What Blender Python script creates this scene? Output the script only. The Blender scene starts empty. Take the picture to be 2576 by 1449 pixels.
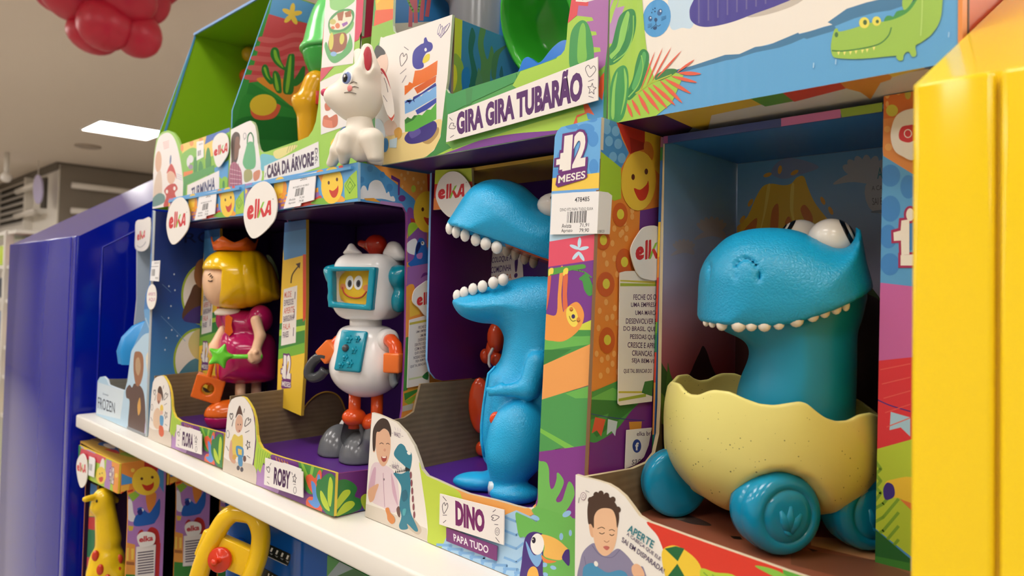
import bpy, bmesh, math, random
import numpy as np
from mathutils import Vector, Matrix
from mathutils.geometry import tessellate_polygon

# ------------------------------------------------------------------ camera, world, light, exposure
SC = bpy.context.scene
COL = SC.collection
Z0 = 1.40                      # eye height above the shop floor; builder coordinates are relative to the eye
YAW, PITCH, ROLL, FPX, CYP = 0.765728274, 0.0275689933, 0.0212839037, 1778.54436, 680.58
cy_, sy_ = math.cos(YAW), math.sin(YAW)
FWD = Vector((-sy_*math.cos(PITCH), cy_*math.cos(PITCH), math.sin(PITCH)))
R0 = Vector((cy_, sy_, 0.0)); U0 = R0.cross(FWD)
c_, s_ = math.cos(ROLL), math.sin(ROLL)
RIGHT = c_*R0 + s_*U0; UP = -s_*R0 + c_*U0; BACK = -FWD
cam = bpy.data.cameras.new('camera'); camo = bpy.data.objects.new('camera', cam); COL.objects.link(camo)
m = Matrix.Identity(4)
for i in range(3):
    m[i][0] = RIGHT[i]; m[i][1] = UP[i]; m[i][2] = BACK[i]
m[0][3], m[1][3], m[2][3] = 0, 0, Z0
camo.matrix_world = m
cam.sensor_width = 36; cam.lens = FPX*36/2576; cam.shift_y = (CYP-724.5)/2576
cam.clip_start = 0.02; cam.clip_end = 60
cam.dof.use_dof = True; cam.dof.focus_distance = 0.60; cam.dof.aperture_fstop = 9
SC.camera = camo
SC.view_settings.view_transform = 'Standard'; SC.view_settings.look = 'None'
SC.view_settings.exposure = 0.08; SC.view_settings.gamma = 1.0
wd = bpy.data.worlds.new('world'); SC.world = wd; wd.use_nodes = True
wd.node_tree.nodes['Background'].inputs[0].default_value = (1.0, 0.95, 0.88, 1)
wd.node_tree.nodes['Background'].inputs[1].default_value = 0.3
LIGHT_STRENGTH = 12.0          # emission of every ceiling panel
CEIL = 1.60                    # ceiling above the eye

# ------------------------------------------------------------------ materials
MATS = {}
def lin(h):
    h = h.lstrip('#'); o = []
    for i in (0, 2, 4):
        c = int(h[i:i+2], 16)/255
        o.append(c/12.92 if c <= .04045 else ((c+.055)/1.055)**2.4)
    return (*o, 1)
def bump(nt, b, fac, strength, dist):
    n = nt.nodes.new('ShaderNodeBump'); n.inputs['Strength'].default_value = strength; n.inputs['Distance'].default_value = dist
    nt.links.new(fac, n.inputs['Height']); nt.links.new(n.outputs[0], b.inputs['Normal'])
def C(hexs, kind='card'):
    """kind: card (laminated board), flute (board with showing flutes), kraft, gloss (plastic), satin, leather, egg, paint, metal, paper, fabric"""
    k = (hexs, kind)
    if k in MATS: return MATS[k]
    mt = bpy.data.materials.new(kind+'_'+hexs.lstrip('#').lower()); mt.use_nodes = True
    nt = mt.node_tree; b = nt.nodes['Principled BSDF']
    b.inputs['Base Color'].default_value = lin(hexs)
    rough = dict(card=.38, flute=.38, kraft=.8, gloss=.16, satin=.38, leather=.36, egg=.3, paint=.14, metal=.3, paper=.55, fabric=.8, dull=.7, rubber=.42).get(kind, .5)
    b.inputs['Roughness'].default_value = rough
    tc = nt.nodes.new('ShaderNodeTexCoord')
    if kind in ('flute', 'kraft'):
        w = nt.nodes.new('ShaderNodeTexWave'); w.wave_type = 'BANDS'
        w.bands_direction = 'X' if kind == 'flute' else 'Z'
        w.inputs['Scale'].default_value = 38 if kind == 'flute' else 55; w.inputs['Distortion'].default_value = .8
        nt.links.new(tc.outputs['Object'], w.inputs['Vector'])
        bump(nt, b, w.outputs['Fac'], .10, .002)
    if kind == 'kraft':
        n = nt.nodes.new('ShaderNodeTexNoise'); n.inputs['Scale'].default_value = 60
        r = nt.nodes.new('ShaderNodeMixRGB'); r.blend_type = 'MULTIPLY'; r.inputs[0].default_value = .35
        r.inputs[1].default_value = lin(hexs); nt.links.new(n.outputs[0], r.inputs[2]); nt.links.new(tc.outputs['Object'], n.inputs['Vector'])
        nt.links.new(r.outputs[0], b.inputs['Base Color'])
    if kind == 'card':
        n = nt.nodes.new('ShaderNodeTexNoise'); n.inputs['Scale'].default_value = 40
        nt.links.new(tc.outputs['Object'], n.inputs['Vector']); bump(nt, b, n.outputs['Fac'], .05, .002)
    if kind == 'leather':
        v = nt.nodes.new('ShaderNodeTexVoronoi'); v.feature = 'DISTANCE_TO_EDGE'; v.inputs['Scale'].default_value = 420
        n = nt.nodes.new('ShaderNodeTexNoise'); n.inputs['Scale'].default_value = 120; n.inputs['Detail'].default_value = 3
        mx = nt.nodes.new('ShaderNodeMixRGB'); mx.inputs[0].default_value = .005
        nt.links.new(tc.outputs['Object'], n.inputs['Vector']); nt.links.new(tc.outputs['Object'], mx.inputs[1]); nt.links.new(n.outputs['Color'], mx.inputs[2])
        nt.links.new(mx.outputs[0], v.inputs['Vector'])
        mr = nt.nodes.new('ShaderNodeMapRange'); mr.inputs['From Max'].default_value = .25; nt.links.new(v.outputs['Distance'], mr.inputs[0])
        bump(nt, b, mr.outputs[0], .28, .0005)
    if kind == 'egg':
        v = nt.nodes.new('ShaderNodeTexVoronoi'); v.inputs['Scale'].default_value = 300
        nt.links.new(tc.outputs['Object'], v.inputs['Vector'])
        n = nt.nodes.new('ShaderNodeTexNoise'); n.inputs['Scale'].default_value = 90; nt.links.new(tc.outputs['Object'], n.inputs['Vector'])
        ma = nt.nodes.new('ShaderNodeMath'); ma.operation = 'MULTIPLY_ADD'; ma.inputs[1].default_value = -.50; ma.inputs[2].default_value = .315
        nt.links.new(n.outputs[0], ma.inputs[0])
        lt = nt.nodes.new('ShaderNodeMath'); lt.operation = 'LESS_THAN'; nt.links.new(v.outputs['Distance'], lt.inputs[0]); nt.links.new(ma.outputs[0], lt.inputs[1])
        mx = nt.nodes.new('ShaderNodeMixRGB'); mx.inputs[1].default_value = lin(hexs); mx.inputs[2].default_value = lin('#5d6238')
        nt.links.new(lt.outputs[0], mx.inputs[0]); nt.links.new(mx.outputs[0], b.inputs['Base Color'])
    if kind == 'paint':
        b.inputs['Coat Weight'].default_value = .1; b.inputs['Specular IOR Level'].default_value = .4; b.inputs['Coat Roughness'].default_value = .12
    if kind == 'metal': b.inputs['Metallic'].default_value = .6
    if kind in ('gloss', 'satin', 'leather', 'egg', 'rubber'):
        b.inputs['Subsurface Weight'].default_value = 0.0
    if kind == 'fabric':
        n = nt.nodes.new('ShaderNodeTexNoise'); n.inputs['Scale'].default_value = 300
        nt.links.new(tc.outputs['Object'], n.inputs['Vector']); bump(nt, b, n.outputs['Fac'], .3, .001)
    MATS[k] = mt
    return mt
def ramp_mat(name, stops, z_lo, z_hi, loc_z=0):
    """a printed sky: colour bands blended up the board (a print, in object coordinates)"""
    mt = bpy.data.materials.new(name); mt.use_nodes = True; nt = mt.node_tree; b = nt.nodes['Principled BSDF']
    tc = nt.nodes.new('ShaderNodeTexCoord'); sp = nt.nodes.new('ShaderNodeSeparateXYZ'); mr = nt.nodes.new('ShaderNodeMapRange')
    mr.inputs['From Min'].default_value = z_lo+Z0-loc_z; mr.inputs['From Max'].default_value = z_hi+Z0-loc_z
    cr = nt.nodes.new('ShaderNodeValToRGB'); e = cr.color_ramp.elements
    e[0].position, e[0].color = stops[0][0], lin(stops[0][1]); e[1].position, e[1].color = stops[-1][0], lin(stops[-1][1])
    for p, h in stops[1:-1]:
        x = e.new(p); x.color = lin(h)
    nt.links.new(tc.outputs['Object'], sp.inputs[0]); nt.links.new(sp.outputs['Z'], mr.inputs[0]); nt.links.new(mr.outputs[0], cr.inputs[0])
    nt.links.new(cr.outputs[0], b.inputs['Base Color']); b.inputs['Roughness'].default_value = .45
    return mt
def emit(hexs, s):
    mt = bpy.data.materials.new('lamp_diffuser'); mt.use_nodes = True; b = mt.node_tree.nodes['Principled BSDF']
    b.inputs['Base Color'].default_value = lin(hexs); b.inputs['Emission Color'].default_value = lin(hexs); b.inputs['Emission Strength'].default_value = s
    return mt
def clear(hexs='#ffffff', rough=.05):
    k = (hexs, 'clear')
    if k in MATS: return MATS[k]
    mt = bpy.data.materials.new('clear_plastic'); mt.use_nodes = True; b = mt.node_tree.nodes['Principled BSDF']
    b.inputs['Base Color'].default_value = lin(hexs); b.inputs['Transmission Weight'].default_value = 1; b.inputs['Roughness'].default_value = rough
    b.inputs['IOR'].default_value = 1.2
    MATS[k] = mt
    return mt

# ------------------------------------------------------------------ pixels of the photograph -> points on a real surface
def ray(u, v):
    return RIGHT*((u-1288)/FPX) - UP*((v-CYP)/FPX) + FWD
class Plane:
    def __init__(s, p, n, shift=(0, 0, 0)):
        s.p = Vector(p); s.n = Vector(n).normalized(); s.sh = Vector(shift)
    def at(s, u, v):
        d = ray(u, v); t = s.p.dot(s.n)/d.dot(s.n)
        return d*t + s.sh
def PY(y, sh=(0, 0, 0)): return Plane((0, y, 0), (0, -1, 0), sh)
def PX(x, sh=(0, 0, 0)): return Plane((x, 0, 0), (1, 0, 0), sh)
def PZ(z, sh=(0, 0, 0)): return Plane((0, 0, z), (0, 0, -1 if z > 0 else 1), sh)
def px(P):
    """point -> pixel of the photograph"""
    P = Vector(P); w = P.dot(FWD)
    return (1288+FPX*P.dot(RIGHT)/w, CYP-FPX*P.dot(UP)/w)

# ------------------------------------------------------------------ mesh builder
class MB:
    def __init__(s):
        s.v = []; s.f = []; s.mi = []; s.sm = []; s.mats = []
    def slot(s, mat):
        if isinstance(mat, str): mat = C(mat)
        for i, q in enumerate(s.mats):
            if q is mat: return i
        s.mats.append(mat); return len(s.mats)-1
    def add(s, pts, faces, mat, smooth=False):
        o = len(s.v); s.v.extend([tuple(p) for p in pts]); i = s.slot(mat)
        for f in faces:
            s.f.append([o+k for k in f]); s.mi.append(i); s.sm.append(smooth)
    def poly(s, pts, mat):
        P = [Vector(p) for p in pts]
        s.add(P, [list(t) for t in tessellate_polygon([P])], mat)
    def prism(s, pts, vec, front, edge=None, back=None, smooth=False):
        P = [Vector(p) for p in pts]; vec = Vector(vec); n = len(P); Q = [p+vec for p in P]
        tris = [list(t) for t in tessellate_polygon([P])]
        s.add(P, tris, front); s.add(Q, tris, back or edge or front)
        s.add(P+Q, [[i, (i+1) % n, n+(i+1) % n, n+i] for i in range(n)], edge or front, smooth)
    def box(s, lo, hi, mat):
        (a, b, c), (d, e, f) = lo, hi
        P = [(a, b, c), (d, b, c), (d, e, c), (a, e, c), (a, b, f), (d, b, f), (d, e, f), (a, e, f)]
        s.add(P, [[3, 2, 1, 0], [4, 5, 6, 7], [0, 1, 5, 4], [1, 2, 6, 5], [2, 3, 7, 6], [3, 0, 4, 7]], mat)
    def rbox(s, c, ax, half, r, mat, seg=3):
        """rounded box: centre, three axes, half sizes"""
        bm = bmesh.new(); bmesh.ops.create_cube(bm, size=2)
        for v in bm.verts: v.co = Vector((v.co.x*half[0], v.co.y*half[1], v.co.z*half[2]))
        bmesh.ops.bevel(bm, geom=bm.edges[:]+bm.verts[:], offset=r, segments=seg, profile=.5, affect='EDGES')
        A = [Vector(a) for a in ax]; c = Vector(c); bm.verts.index_update()
        s.add([c+A[0]*v.co.x+A[1]*v.co.y+A[2]*v.co.z for v in bm.verts], [[v.index for v in f.verts] for f in bm.faces], mat, True); bm.free()
    def tube(s, pts, r, mat, n=12, closed=False, cap=True, flat=1.0, upv=None):
        P = [Vector(p) for p in pts]; N = len(P); rr = r if isinstance(r, (list, tuple)) else [r]*N
        V = []; prev = None
        for i in range(N):
            if closed: t = P[(i+1) % N]-P[i-1]
            else: t = P[min(i+1, N-1)]-P[max(i-1, 0)]
            t.normalize()
            if prev is None:
                a = Vector(upv) if upv else (Vector((0, 0, 1)) if abs(t.z) < .9 else Vector((1, 0, 0)))
                x = (a-t*a.dot(t)).normalized()
            else: x = (prev-t*prev.dot(t)).normalized()
            prev = x; y = t.cross(x)
            V += [P[i]+(x*math.cos(k*2*math.pi/n)+y*math.sin(k*2*math.pi/n)*flat)*rr[i] for k in range(n)]
        F = []
        for i in range(N if closed else N-1):
            j = (i+1) % N
            F += [[i*n+k, i*n+(k+1) % n, j*n+(k+1) % n, j*n+k] for k in range(n)]
        if cap and not closed: F += [list(range(n))[::-1], [(N-1)*n+k for k in range(n)]]
        s.add(V, F, mat, True)
    def lathe(s, o, ax, prof, mat, n=32, x=None, sq=1.0):
        """prof: (radius, height) along ax from o; sq squashes one side axis"""
        o = Vector(o); ax = Vector(ax).normalized()
        x = Vector(x) if x else (Vector((1, 0, 0)) if abs(ax.x) < .8 else Vector((0, 1, 0)))
        x = (x-ax*x.dot(ax)).normalized(); y = ax.cross(x); V = []
        for r, h in prof:
            V += [o+ax*h+(x*math.cos(2*math.pi*k/n)+y*sq*math.sin(2*math.pi*k/n))*r for k in range(n)]
        F = []
        for i in range(len(prof)-1):
            F += [[i*n+k, i*n+(k+1) % n, (i+1)*n+(k+1) % n, (i+1)*n+k] for k in range(n)]
        F += [list(range(n))[::-1], [(len(prof)-1)*n+k for k in range(n)]]
        s.add(V, F, mat, True)
    def ball(s, c, r, mat, ax=None, n=20):
        """ellipsoid: r number or 3 half sizes along ax"""
        if not isinstance(r, (list, tuple)): r = (r, r, r)
        A = [Vector(a) for a in (ax or ((1, 0, 0), (0, 1, 0), (0, 0, 1)))]; c = Vector(c); V = []; F = []; m = n//2
        for i in range(m+1):
            th = math.pi*i/m
            for k in range(n):
                ph = 2*math.pi*k/n
                V.append(c+A[0]*r[0]*math.sin(th)*math.cos(ph)+A[1]*r[1]*math.sin(th)*math.sin(ph)+A[2]*r[2]*math.cos(th))
        for i in range(m): F += [[i*n+k, (i+1)*n+k, (i+1)*n+(k+1) % n, i*n+(k+1) % n] for k in range(n)]
        s.add(V, F, mat, True)
    def build(s, name, parent=None, label=None, cat=None, group=None, kind=None):
        me = bpy.data.meshes.new(name)
        off = parent_loc(parent) if parent else Vector((0, 0, 0))
        loc = Vector((0, 0, 0))
        if not parent and s.v:
            a = np.array(s.v); loc = Vector(((a[:, 0].min()+a[:, 0].max())/2, (a[:, 1].min()+a[:, 1].max())/2, a[:, 2].min()+Z0)); off = loc
        me.from_pydata([(p[0]-off.x, p[1]-off.y, p[2]+Z0-off.z) for p in s.v], [], s.f)
        for mt in s.mats: me.materials.append(mt)
        me.polygons.foreach_set('material_index', s.mi); me.polygons.foreach_set('use_smooth', s.sm)
        me.update()
        o = bpy.data.objects.new(name, me); COL.objects.link(o); o.location = loc
        if parent: o.parent = parent
        tag(o, label, cat, group, kind)
        return o
def tag(o, label=None, cat=None, group=None, kind=None):
    if label: o['label'] = label
    if cat: o['category'] = cat
    if group: o['group'] = group
    if kind: o['kind'] = kind
def parent_loc(o):
    l = Vector(o.location)
    while o.parent: o = o.parent; l += Vector(o.location)
    return l
def thing(name, label, cat, loc, group=None):
    o = bpy.data.objects.new(name, None); COL.objects.link(o); o.location = (loc[0], loc[1], loc[2]+Z0); o.empty_display_size = .02
    tag(o, label, cat, group); return o

# ------------------------------------------------------------------ flat print on board
def smooth(pts, k=6, closed=True):
    n = len(pts); out = []
    for i in range(n if closed else n-1):
        p0, p1, p2, p3 = (pts[(i-1) % n], pts[i], pts[(i+1) % n], pts[(i+2) % n]) if closed else (pts[max(i-1, 0)], pts[i], pts[i+1], pts[min(i+2, n-1)])
        for j in range(k):
            t = j/k
            out.append(tuple(.5*((2*b)+(c-a)*t+(2*a-5*b+4*c-d)*t*t+(3*b-a-3*c+d)*t**3) for a, b, c, d in zip(p0, p1, p2, p3)))
    if not closed: out.append(tuple(pts[-1]))
    return out
def ell(u, v, r, r2=None, ang=0, n=24):
    r2 = r if r2 is None else r2; c, s = math.cos(math.radians(ang)), math.sin(math.radians(ang))
    return [(u+r*math.cos(t)*c-r2*math.sin(t)*s, v+r*math.cos(t)*s+r2*math.sin(t)*c) for t in [2*math.pi*i/n for i in range(n)]]
def tri2(pts):
    P = [Vector((p[0], p[1], 0)) for p in pts]
    return [[pts[i] for i in t] for t in tessellate_polygon([P])]
def area2(p): return sum(p[i][0]*p[(i+1) % len(p)][1]-p[(i+1) % len(p)][0]*p[i][1] for i in range(len(p)))/2
def clip(sub, tri):
    if area2(tri) < 0: tri = tri[::-1]
    out = list(sub)
    for i in range(3):
        a, b = tri[i], tri[(i+1) % 3]; inp = out; out = []
        if not inp: return []
        f = lambda p: (b[0]-a[0])*(p[1]-a[1])-(b[1]-a[1])*(p[0]-a[0])
        for j in range(len(inp)):
            p, q = inp[j-1], inp[j]; fp, fq = f(p), f(q)
            if (fp >= 0) != (fq >= 0):
                t = fp/(fp-fq); out.append((p[0]+(q[0]-p[0])*t, p[1]+(q[1]-p[1])*t))
            if fq >= 0: out.append(q)
    return out
def inside(p, t):
    d = [(t[(i+1) % 3][0]-t[i][0])*(p[1]-t[i][1])-(t[(i+1) % 3][1]-t[i][1])*(p[0]-t[i][0]) for i in range(3)]
    return min(d) >= 0 or max(d) <= 0
GLYPHS = {}
def glyphs(text, bold=0.0, shear=0.0):
    k = (text, bold, shear)
    if k in GLYPHS: return GLYPHS[k]
    cu = bpy.data.curves.new('t', 'FONT'); cu.body = text; cu.offset = bold; cu.shear = shear; cu.resolution_u = 3
    ob = bpy.data.objects.new('t', cu); COL.objects.link(ob)
    dg = bpy.context.evaluated_depsgraph_get(); me = ob.evaluated_get(dg).to_mesh()
    V = [(v.co.x, v.co.y) for v in me.vertices]; F = [list(p.vertices) for p in me.polygons]
    ob.evaluated_get(dg).to_mesh_clear(); bpy.data.objects.remove(ob); bpy.data.curves.remove(cu)
    if V:
        x0 = min(a for a, b in V); x1 = max(a for a, b in V); y0 = min(b for a, b in V); y1 = max(b for a, b in V)
        V = [((a-x0)/max(x1-x0, 1e-6), (b-y0)/max(y1-y0, 1e-6)) for a, b in V]
    GLYPHS[k] = (V, F)
    return V, F
STEP = 0.000008
class Face:
    """one printed side of a board: shapes given in photograph pixels, laid as thin ink layers on the real plane"""
    def __init__(s, mb, plane, kind='card'):
        s.mb = mb; s.pl = plane; s.k = kind; s.layer = 0; s.clipper = None
    def P(s, u, v): return s.pl.at(u, v)
    def board(s, hexs, pts, thick=.003, edge='#b7a283', back='#6b5a45', backkind='kraft', layer=True):
        n = s.pl.n; s.outline = pts; s.clipper = tri2(pts)
        s.mb.prism([s.P(*p) for p in pts], -n*thick, C(hexs, s.k), C(edge, 'paper'), C(back, backkind))
        return s
    def area(s, pts): s.outline = pts; s.clipper = tri2(pts); return s
    def _put(s, tris, hexs, kind=None, noclip=False):
        s.layer += 1; off = s.pl.n*(STEP*s.layer); mat = C(hexs, kind or s.k) if isinstance(hexs, str) else hexs
        for t in tris:
            if s.clipper and not noclip:
                for c in s.clipper:
                    q = clip(t, c)
                    if len(q) >= 3 and abs(area2(q)) > .02: s.mb.add([s.P(*p)+off for p in q], [list(range(len(q)))], mat)
            else: s.mb.add([s.P(*p)+off for p in t], [[0, 1, 2]], mat)
        return s
    def p(s, hexs, *pts, kind=None): return s._put(tri2(list(pts)), hexs, kind)
    def s(s, hexs, *pts, k=5, kind=None): return s._put(tri2(smooth(list(pts), k)), hexs, kind)
    def c(s, hexs, u, v, r, r2=None, ang=0, n=24, kind=None): return s._put(tri2(ell(u, v, r, r2, ang, n)), hexs, kind)
    def l(s, hexs, w, *pts, closed=False, sm=True):
        q = smooth(list(pts), 5, closed) if sm and len(pts) > 2 else list(pts)
        T = []
        idx = range(len(q)) if closed else range(len(q)-1)
        for i in idx:
            a, b = q[i], q[(i+1) % len(q)]; d = math.hypot(b[0]-a[0], b[1]-a[1]) or 1
            nx, ny = -(b[1]-a[1])/d*w/2, (b[0]-a[0])/d*w/2; ex, ey = (b[0]-a[0])/d*w*.2, (b[1]-a[1])/d*w*.2
            A = (a[0]+nx-ex, a[1]+ny-ey); B = (b[0]+nx+ex, b[1]+ny+ey); Cc = (b[0]-nx+ex, b[1]-ny+ey); D = (a[0]-nx-ex, a[1]-ny-ey)
            T += [[A, B, Cc], [A, Cc, D]]
        return s._put(T, hexs)
    def q(s, hexs, tl, tr, br, bl, kind=None): return s.p(hexs, tl, tr, br, bl, kind=kind)
    def t(s, hexs, text, tl, tr, br, bl, bold=0.0, shear=0.0, kind=None):
        V, F = glyphs(text, bold, shear); s.layer += 1; off = s.pl.n*(STEP*s.layer)
        A, B, Cc, D = [s.P(*x) for x in (tl, tr, br, bl)]
        if s.clipper:      # letters end where the board ends
            uv = [((bl[0]*(1-a)+br[0]*a)*(1-b)+(tl[0]*(1-a)+tr[0]*a)*b, (bl[1]*(1-a)+br[1]*a)*(1-b)+(tl[1]*(1-a)+tr[1]*a)*b) for a, b in V]
            F = [g for g in F if any(inside((sum(uv[i][0] for i in g)/len(g), sum(uv[i][1] for i in g)/len(g)), c) for c in s.clipper)]
        s.mb.add([(D*(1-a)+Cc*a)*(1-b)+(A*(1-a)+B*a)*b+off for a, b in V], F, C(hexs, kind or s.k)); return s
    def bars(s, hexs, tl, tr, br, bl, n=16, seed=1):
        rnd = random.Random(seed); T = []; x = 0.0
        L = lambda a, b, t: (a[0]+(b[0]-a[0])*t, a[1]+(b[1]-a[1])*t)
        ws = [rnd.choice((1, 1, 2, 3)) for _ in range(2*n)]; tot = sum(ws)
        for i, w in enumerate(ws):
            if i % 2 == 0:
                a, b = x/tot, (x+w)/tot; T += [[L(tl, tr, a), L(tl, tr, b), L(bl, br, b)], [L(tl, tr, a), L(bl, br, b), L(bl, br, a)]]
            x += w
        return s._put(T, hexs)
    def lines(s, hexs, tl, tr, br, bl, texts, gap=.35, bold=0.01, right=False):
        n = len(texts); L = lambda a, b, t: (a[0]+(b[0]-a[0])*t, a[1]+(b[1]-a[1])*t); mx = max(len(t) for t in texts)
        for i, tx in enumerate(texts):
            a, b = i/n, (i+1-gap)/n; w = len(tx)/mx; x0, x1 = ((1-w), 1) if right else (0, w)
            T0, T1, B0, B1 = L(tl, bl, a), L(tr, br, a), L(tl, bl, b), L(tr, br, b)
            s.t(hexs, tx, L(T0, T1, x0), L(T0, T1, x1), L(B0, B1, x1), L(B0, B1, x0), bold)
        return s
    def sun(s, u, v, r, r2, ang=0, ear=True, eye=1.0, hexs='#f6cf3f'):
        """the round smiling face printed on the boxes"""
        c, sn = math.cos(math.radians(ang)), math.sin(math.radians(ang))
        T = lambda x, y: (u+x*r*c-y*r2*sn, v+x*r*sn+y*r2*c)
        s.c(hexs, u, v, r, r2, ang)
        for x, y in ((-.32, -.12), (.42, -.32)): s.c('#5b2a1e', *T(x*eye, y*eye), r*.1, r2*.1)
        s.s('#cf3b24', T(-.25, .25), T(.1, .3), T(.45, .12), T(.55, -.02), T(.6, .3), T(.42, .6), T(.12, .66), T(-.1, .5), k=3)
        return s
    def logo(s, tl, tr, br, bl):
        """the maker's four red letters with a green stroke"""
        L = lambda a, b, t: (a[0]+(b[0]-a[0])*t, a[1]+(b[1]-a[1])*t)
        Q = lambda x, y: L(L(tl, tr, x), L(bl, br, x), y)
        red = '#d2333a'
        s.t(red, 'e', Q(0, .32), Q(.28, .27), Q(.28, .98), Q(0, 1), .075)
        s.p(red, Q(.305, .05), Q(.33, .0), Q(.385, .0), Q(.395, .93), Q(.375, .97), Q(.315, .98)); s.p(red, Q(.415, .04), Q(.43, 0), Q(.49, 0), Q(.505, .5), Q(.47, .94), Q(.415, .95))
        s.p('#8cc63f', Q(.62, .18), Q(.7, .14), Q(.58, .6), Q(.5, .95), Q(.44, .97), Q(.5, .6))
        s.p(red, Q(.52, .5), Q(.60, .44), Q(.76, .88), Q(.70, .96), Q(.65, .95))
        s.p(red, Q(.85, .1), Q(.96, .08), Q(1, .82), Q(.97, .9), Q(.90, .88), Q(.89, .74), Q(.84, .76), Q(.79, .9), Q(.74, .94), Q(.70, .88)); s.p('#f1ede7', Q(.885, .34), Q(.905, .34), Q(.915, .58), Q(.86, .60))
        s.c('#8a8a8a', *Q(1.05, .02), abs(tr[0]-tl[0])*.02, abs(bl[1]-tl[1])*.03, n=8)
        return s
    def doodle(s, pts, hexs='#4b4450', w=1.4, closed=False): return s.l(hexs, w, *pts, closed=closed)
    def heart(s, u, v, r, r2, ang=0, hexs='#4b4450', w=1.4):
        c, sn = math.cos(math.radians(ang)), math.sin(math.radians(ang)); T = lambda x, y: (u+x*r*c-y*r2*sn, v+x*r*sn+y*r2*c)
        return s.l(hexs, w, *[T(*q) for q in ((0, -.45), (.5, -.95), (1, -.4), (.7, .3), (0, 1), (-.7, .3), (-1, -.4), (-.5, -.95))], closed=True)
    def star(s, u, v, r, r2, ang=0, hexs='#4b4450', w=1.4):
        P = [(u+(r if i % 2 == 0 else r*.45)*math.sin(math.radians(36*i+ang)), v-(r2 if i % 2 == 0 else r2*.45)*math.cos(math.radians(36*i+ang))) for i in range(10)]
        return s.l(hexs, w, *P, closed=True, sm=False)
    def flower(s, hexs, u, v, r, r2, n=5, ang=0, pet=.36):
        for i in range(n):
            a = math.radians(ang+360*i/n); s.c(hexs, u+.6*r*math.sin(a), v-.6*r2*math.cos(a), r*pet*.62, r2*pet*1.2, math.degrees(a), 14)
        return s
def sheet(name, parent, plane, hexs, pts, draw=None, thick=.0010, lift=.0014, label=None, kind='paper'):
    """a sticker, tag or card lying just proud of a board"""
    mb = MB(); q = Plane(plane.p+plane.n*lift, plane.n, plane.sh); f = Face(mb, q, kind)
    f.area(pts); mb.prism([q.at(*p) for p in pts], -q.n*thick, C(hexs, kind))
    if draw: draw(f)
    return mb.build(name, parent, label)
def logo_shape(pts, k=5): return smooth(pts, k)
# ------------------------------------------------------------------ moulded shapes: distance fields meshed into one smooth skin
def smin(a, b, k):
    h = np.clip(.5+.5*(b-a)/k, 0, 1); return b*(1-h)+a*h-k*h*(1-h)
def smax(a, b, k): return -smin(-a, -b, k)
def d_ell(p, c, r, rot=0.0):
    x, y, z = p[0]-c[0], p[1]-c[1], p[2]-c[2]
    if rot: cr, sr = math.cos(rot), math.sin(rot); x, z = x*cr+z*sr, -x*sr+z*cr
    k0 = np.sqrt((x/r[0])**2+(y/r[1])**2+(z/r[2])**2)+1e-9; k1 = np.sqrt((x/r[0]**2)**2+(y/r[1]**2)**2+(z/r[2]**2)**2)+1e-9
    return k0*(k0-1)/k1
def d_cap(p, a, b, ra, rb=None):
    rb = ra if rb is None else rb; a = np.array(a); b = np.array(b); d = b-a; L = (d*d).sum()
    t = np.clip(((p[0]-a[0])*d[0]+(p[1]-a[1])*d[1]+(p[2]-a[2])*d[2])/L, 0, 1)
    return np.sqrt((p[0]-a[0]-t*d[0])**2+(p[1]-a[1]-t*d[1])**2+(p[2]-a[2]-t*d[2])**2)-(ra+(rb-ra)*t)
def d_poly(x, z, pts):
    P = np.array(pts); n = len(P); d = np.full(x.shape, 1e9); s = np.ones(x.shape)
    for i in range(n):
        a = P[i]; b = P[i-1]; ex, ez = b-a; wx, wz = x-a[0], z-a[1]
        t = np.clip((wx*ex+wz*ez)/(ex*ex+ez*ez+1e-15), 0, 1); d = np.minimum(d, (wx-ex*t)**2+(wz-ez*t)**2)
        c1 = z >= a[1]; c2 = z < b[1]; c3 = ex*wz > ez*wx; f = (c1 & c2 & c3) | (~c1 & ~c2 & ~c3); s = np.where(f, -s, s)
    return s*np.sqrt(d)
def d_puff(p, pts, hw, r, y0=0.0):
    """outline in (x, z) blown up to half width hw, rounded over the distance r from the outline"""
    d = d_poly(p[0], p[2], pts); q = np.maximum((d+r)/r, 0); w = np.abs(p[1]-y0)/hw
    return (np.sqrt(q*q+w*w)-1)*min(r, hw)
def d_box(p, c, h, r=0):
    q = [np.abs(p[i]-c[i])-h[i]+r for i in range(3)]
    return np.sqrt(sum(np.maximum(v, 0)**2 for v in q))+np.minimum(np.maximum(np.maximum(q[0], q[1]), q[2]), 0)-r
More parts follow.
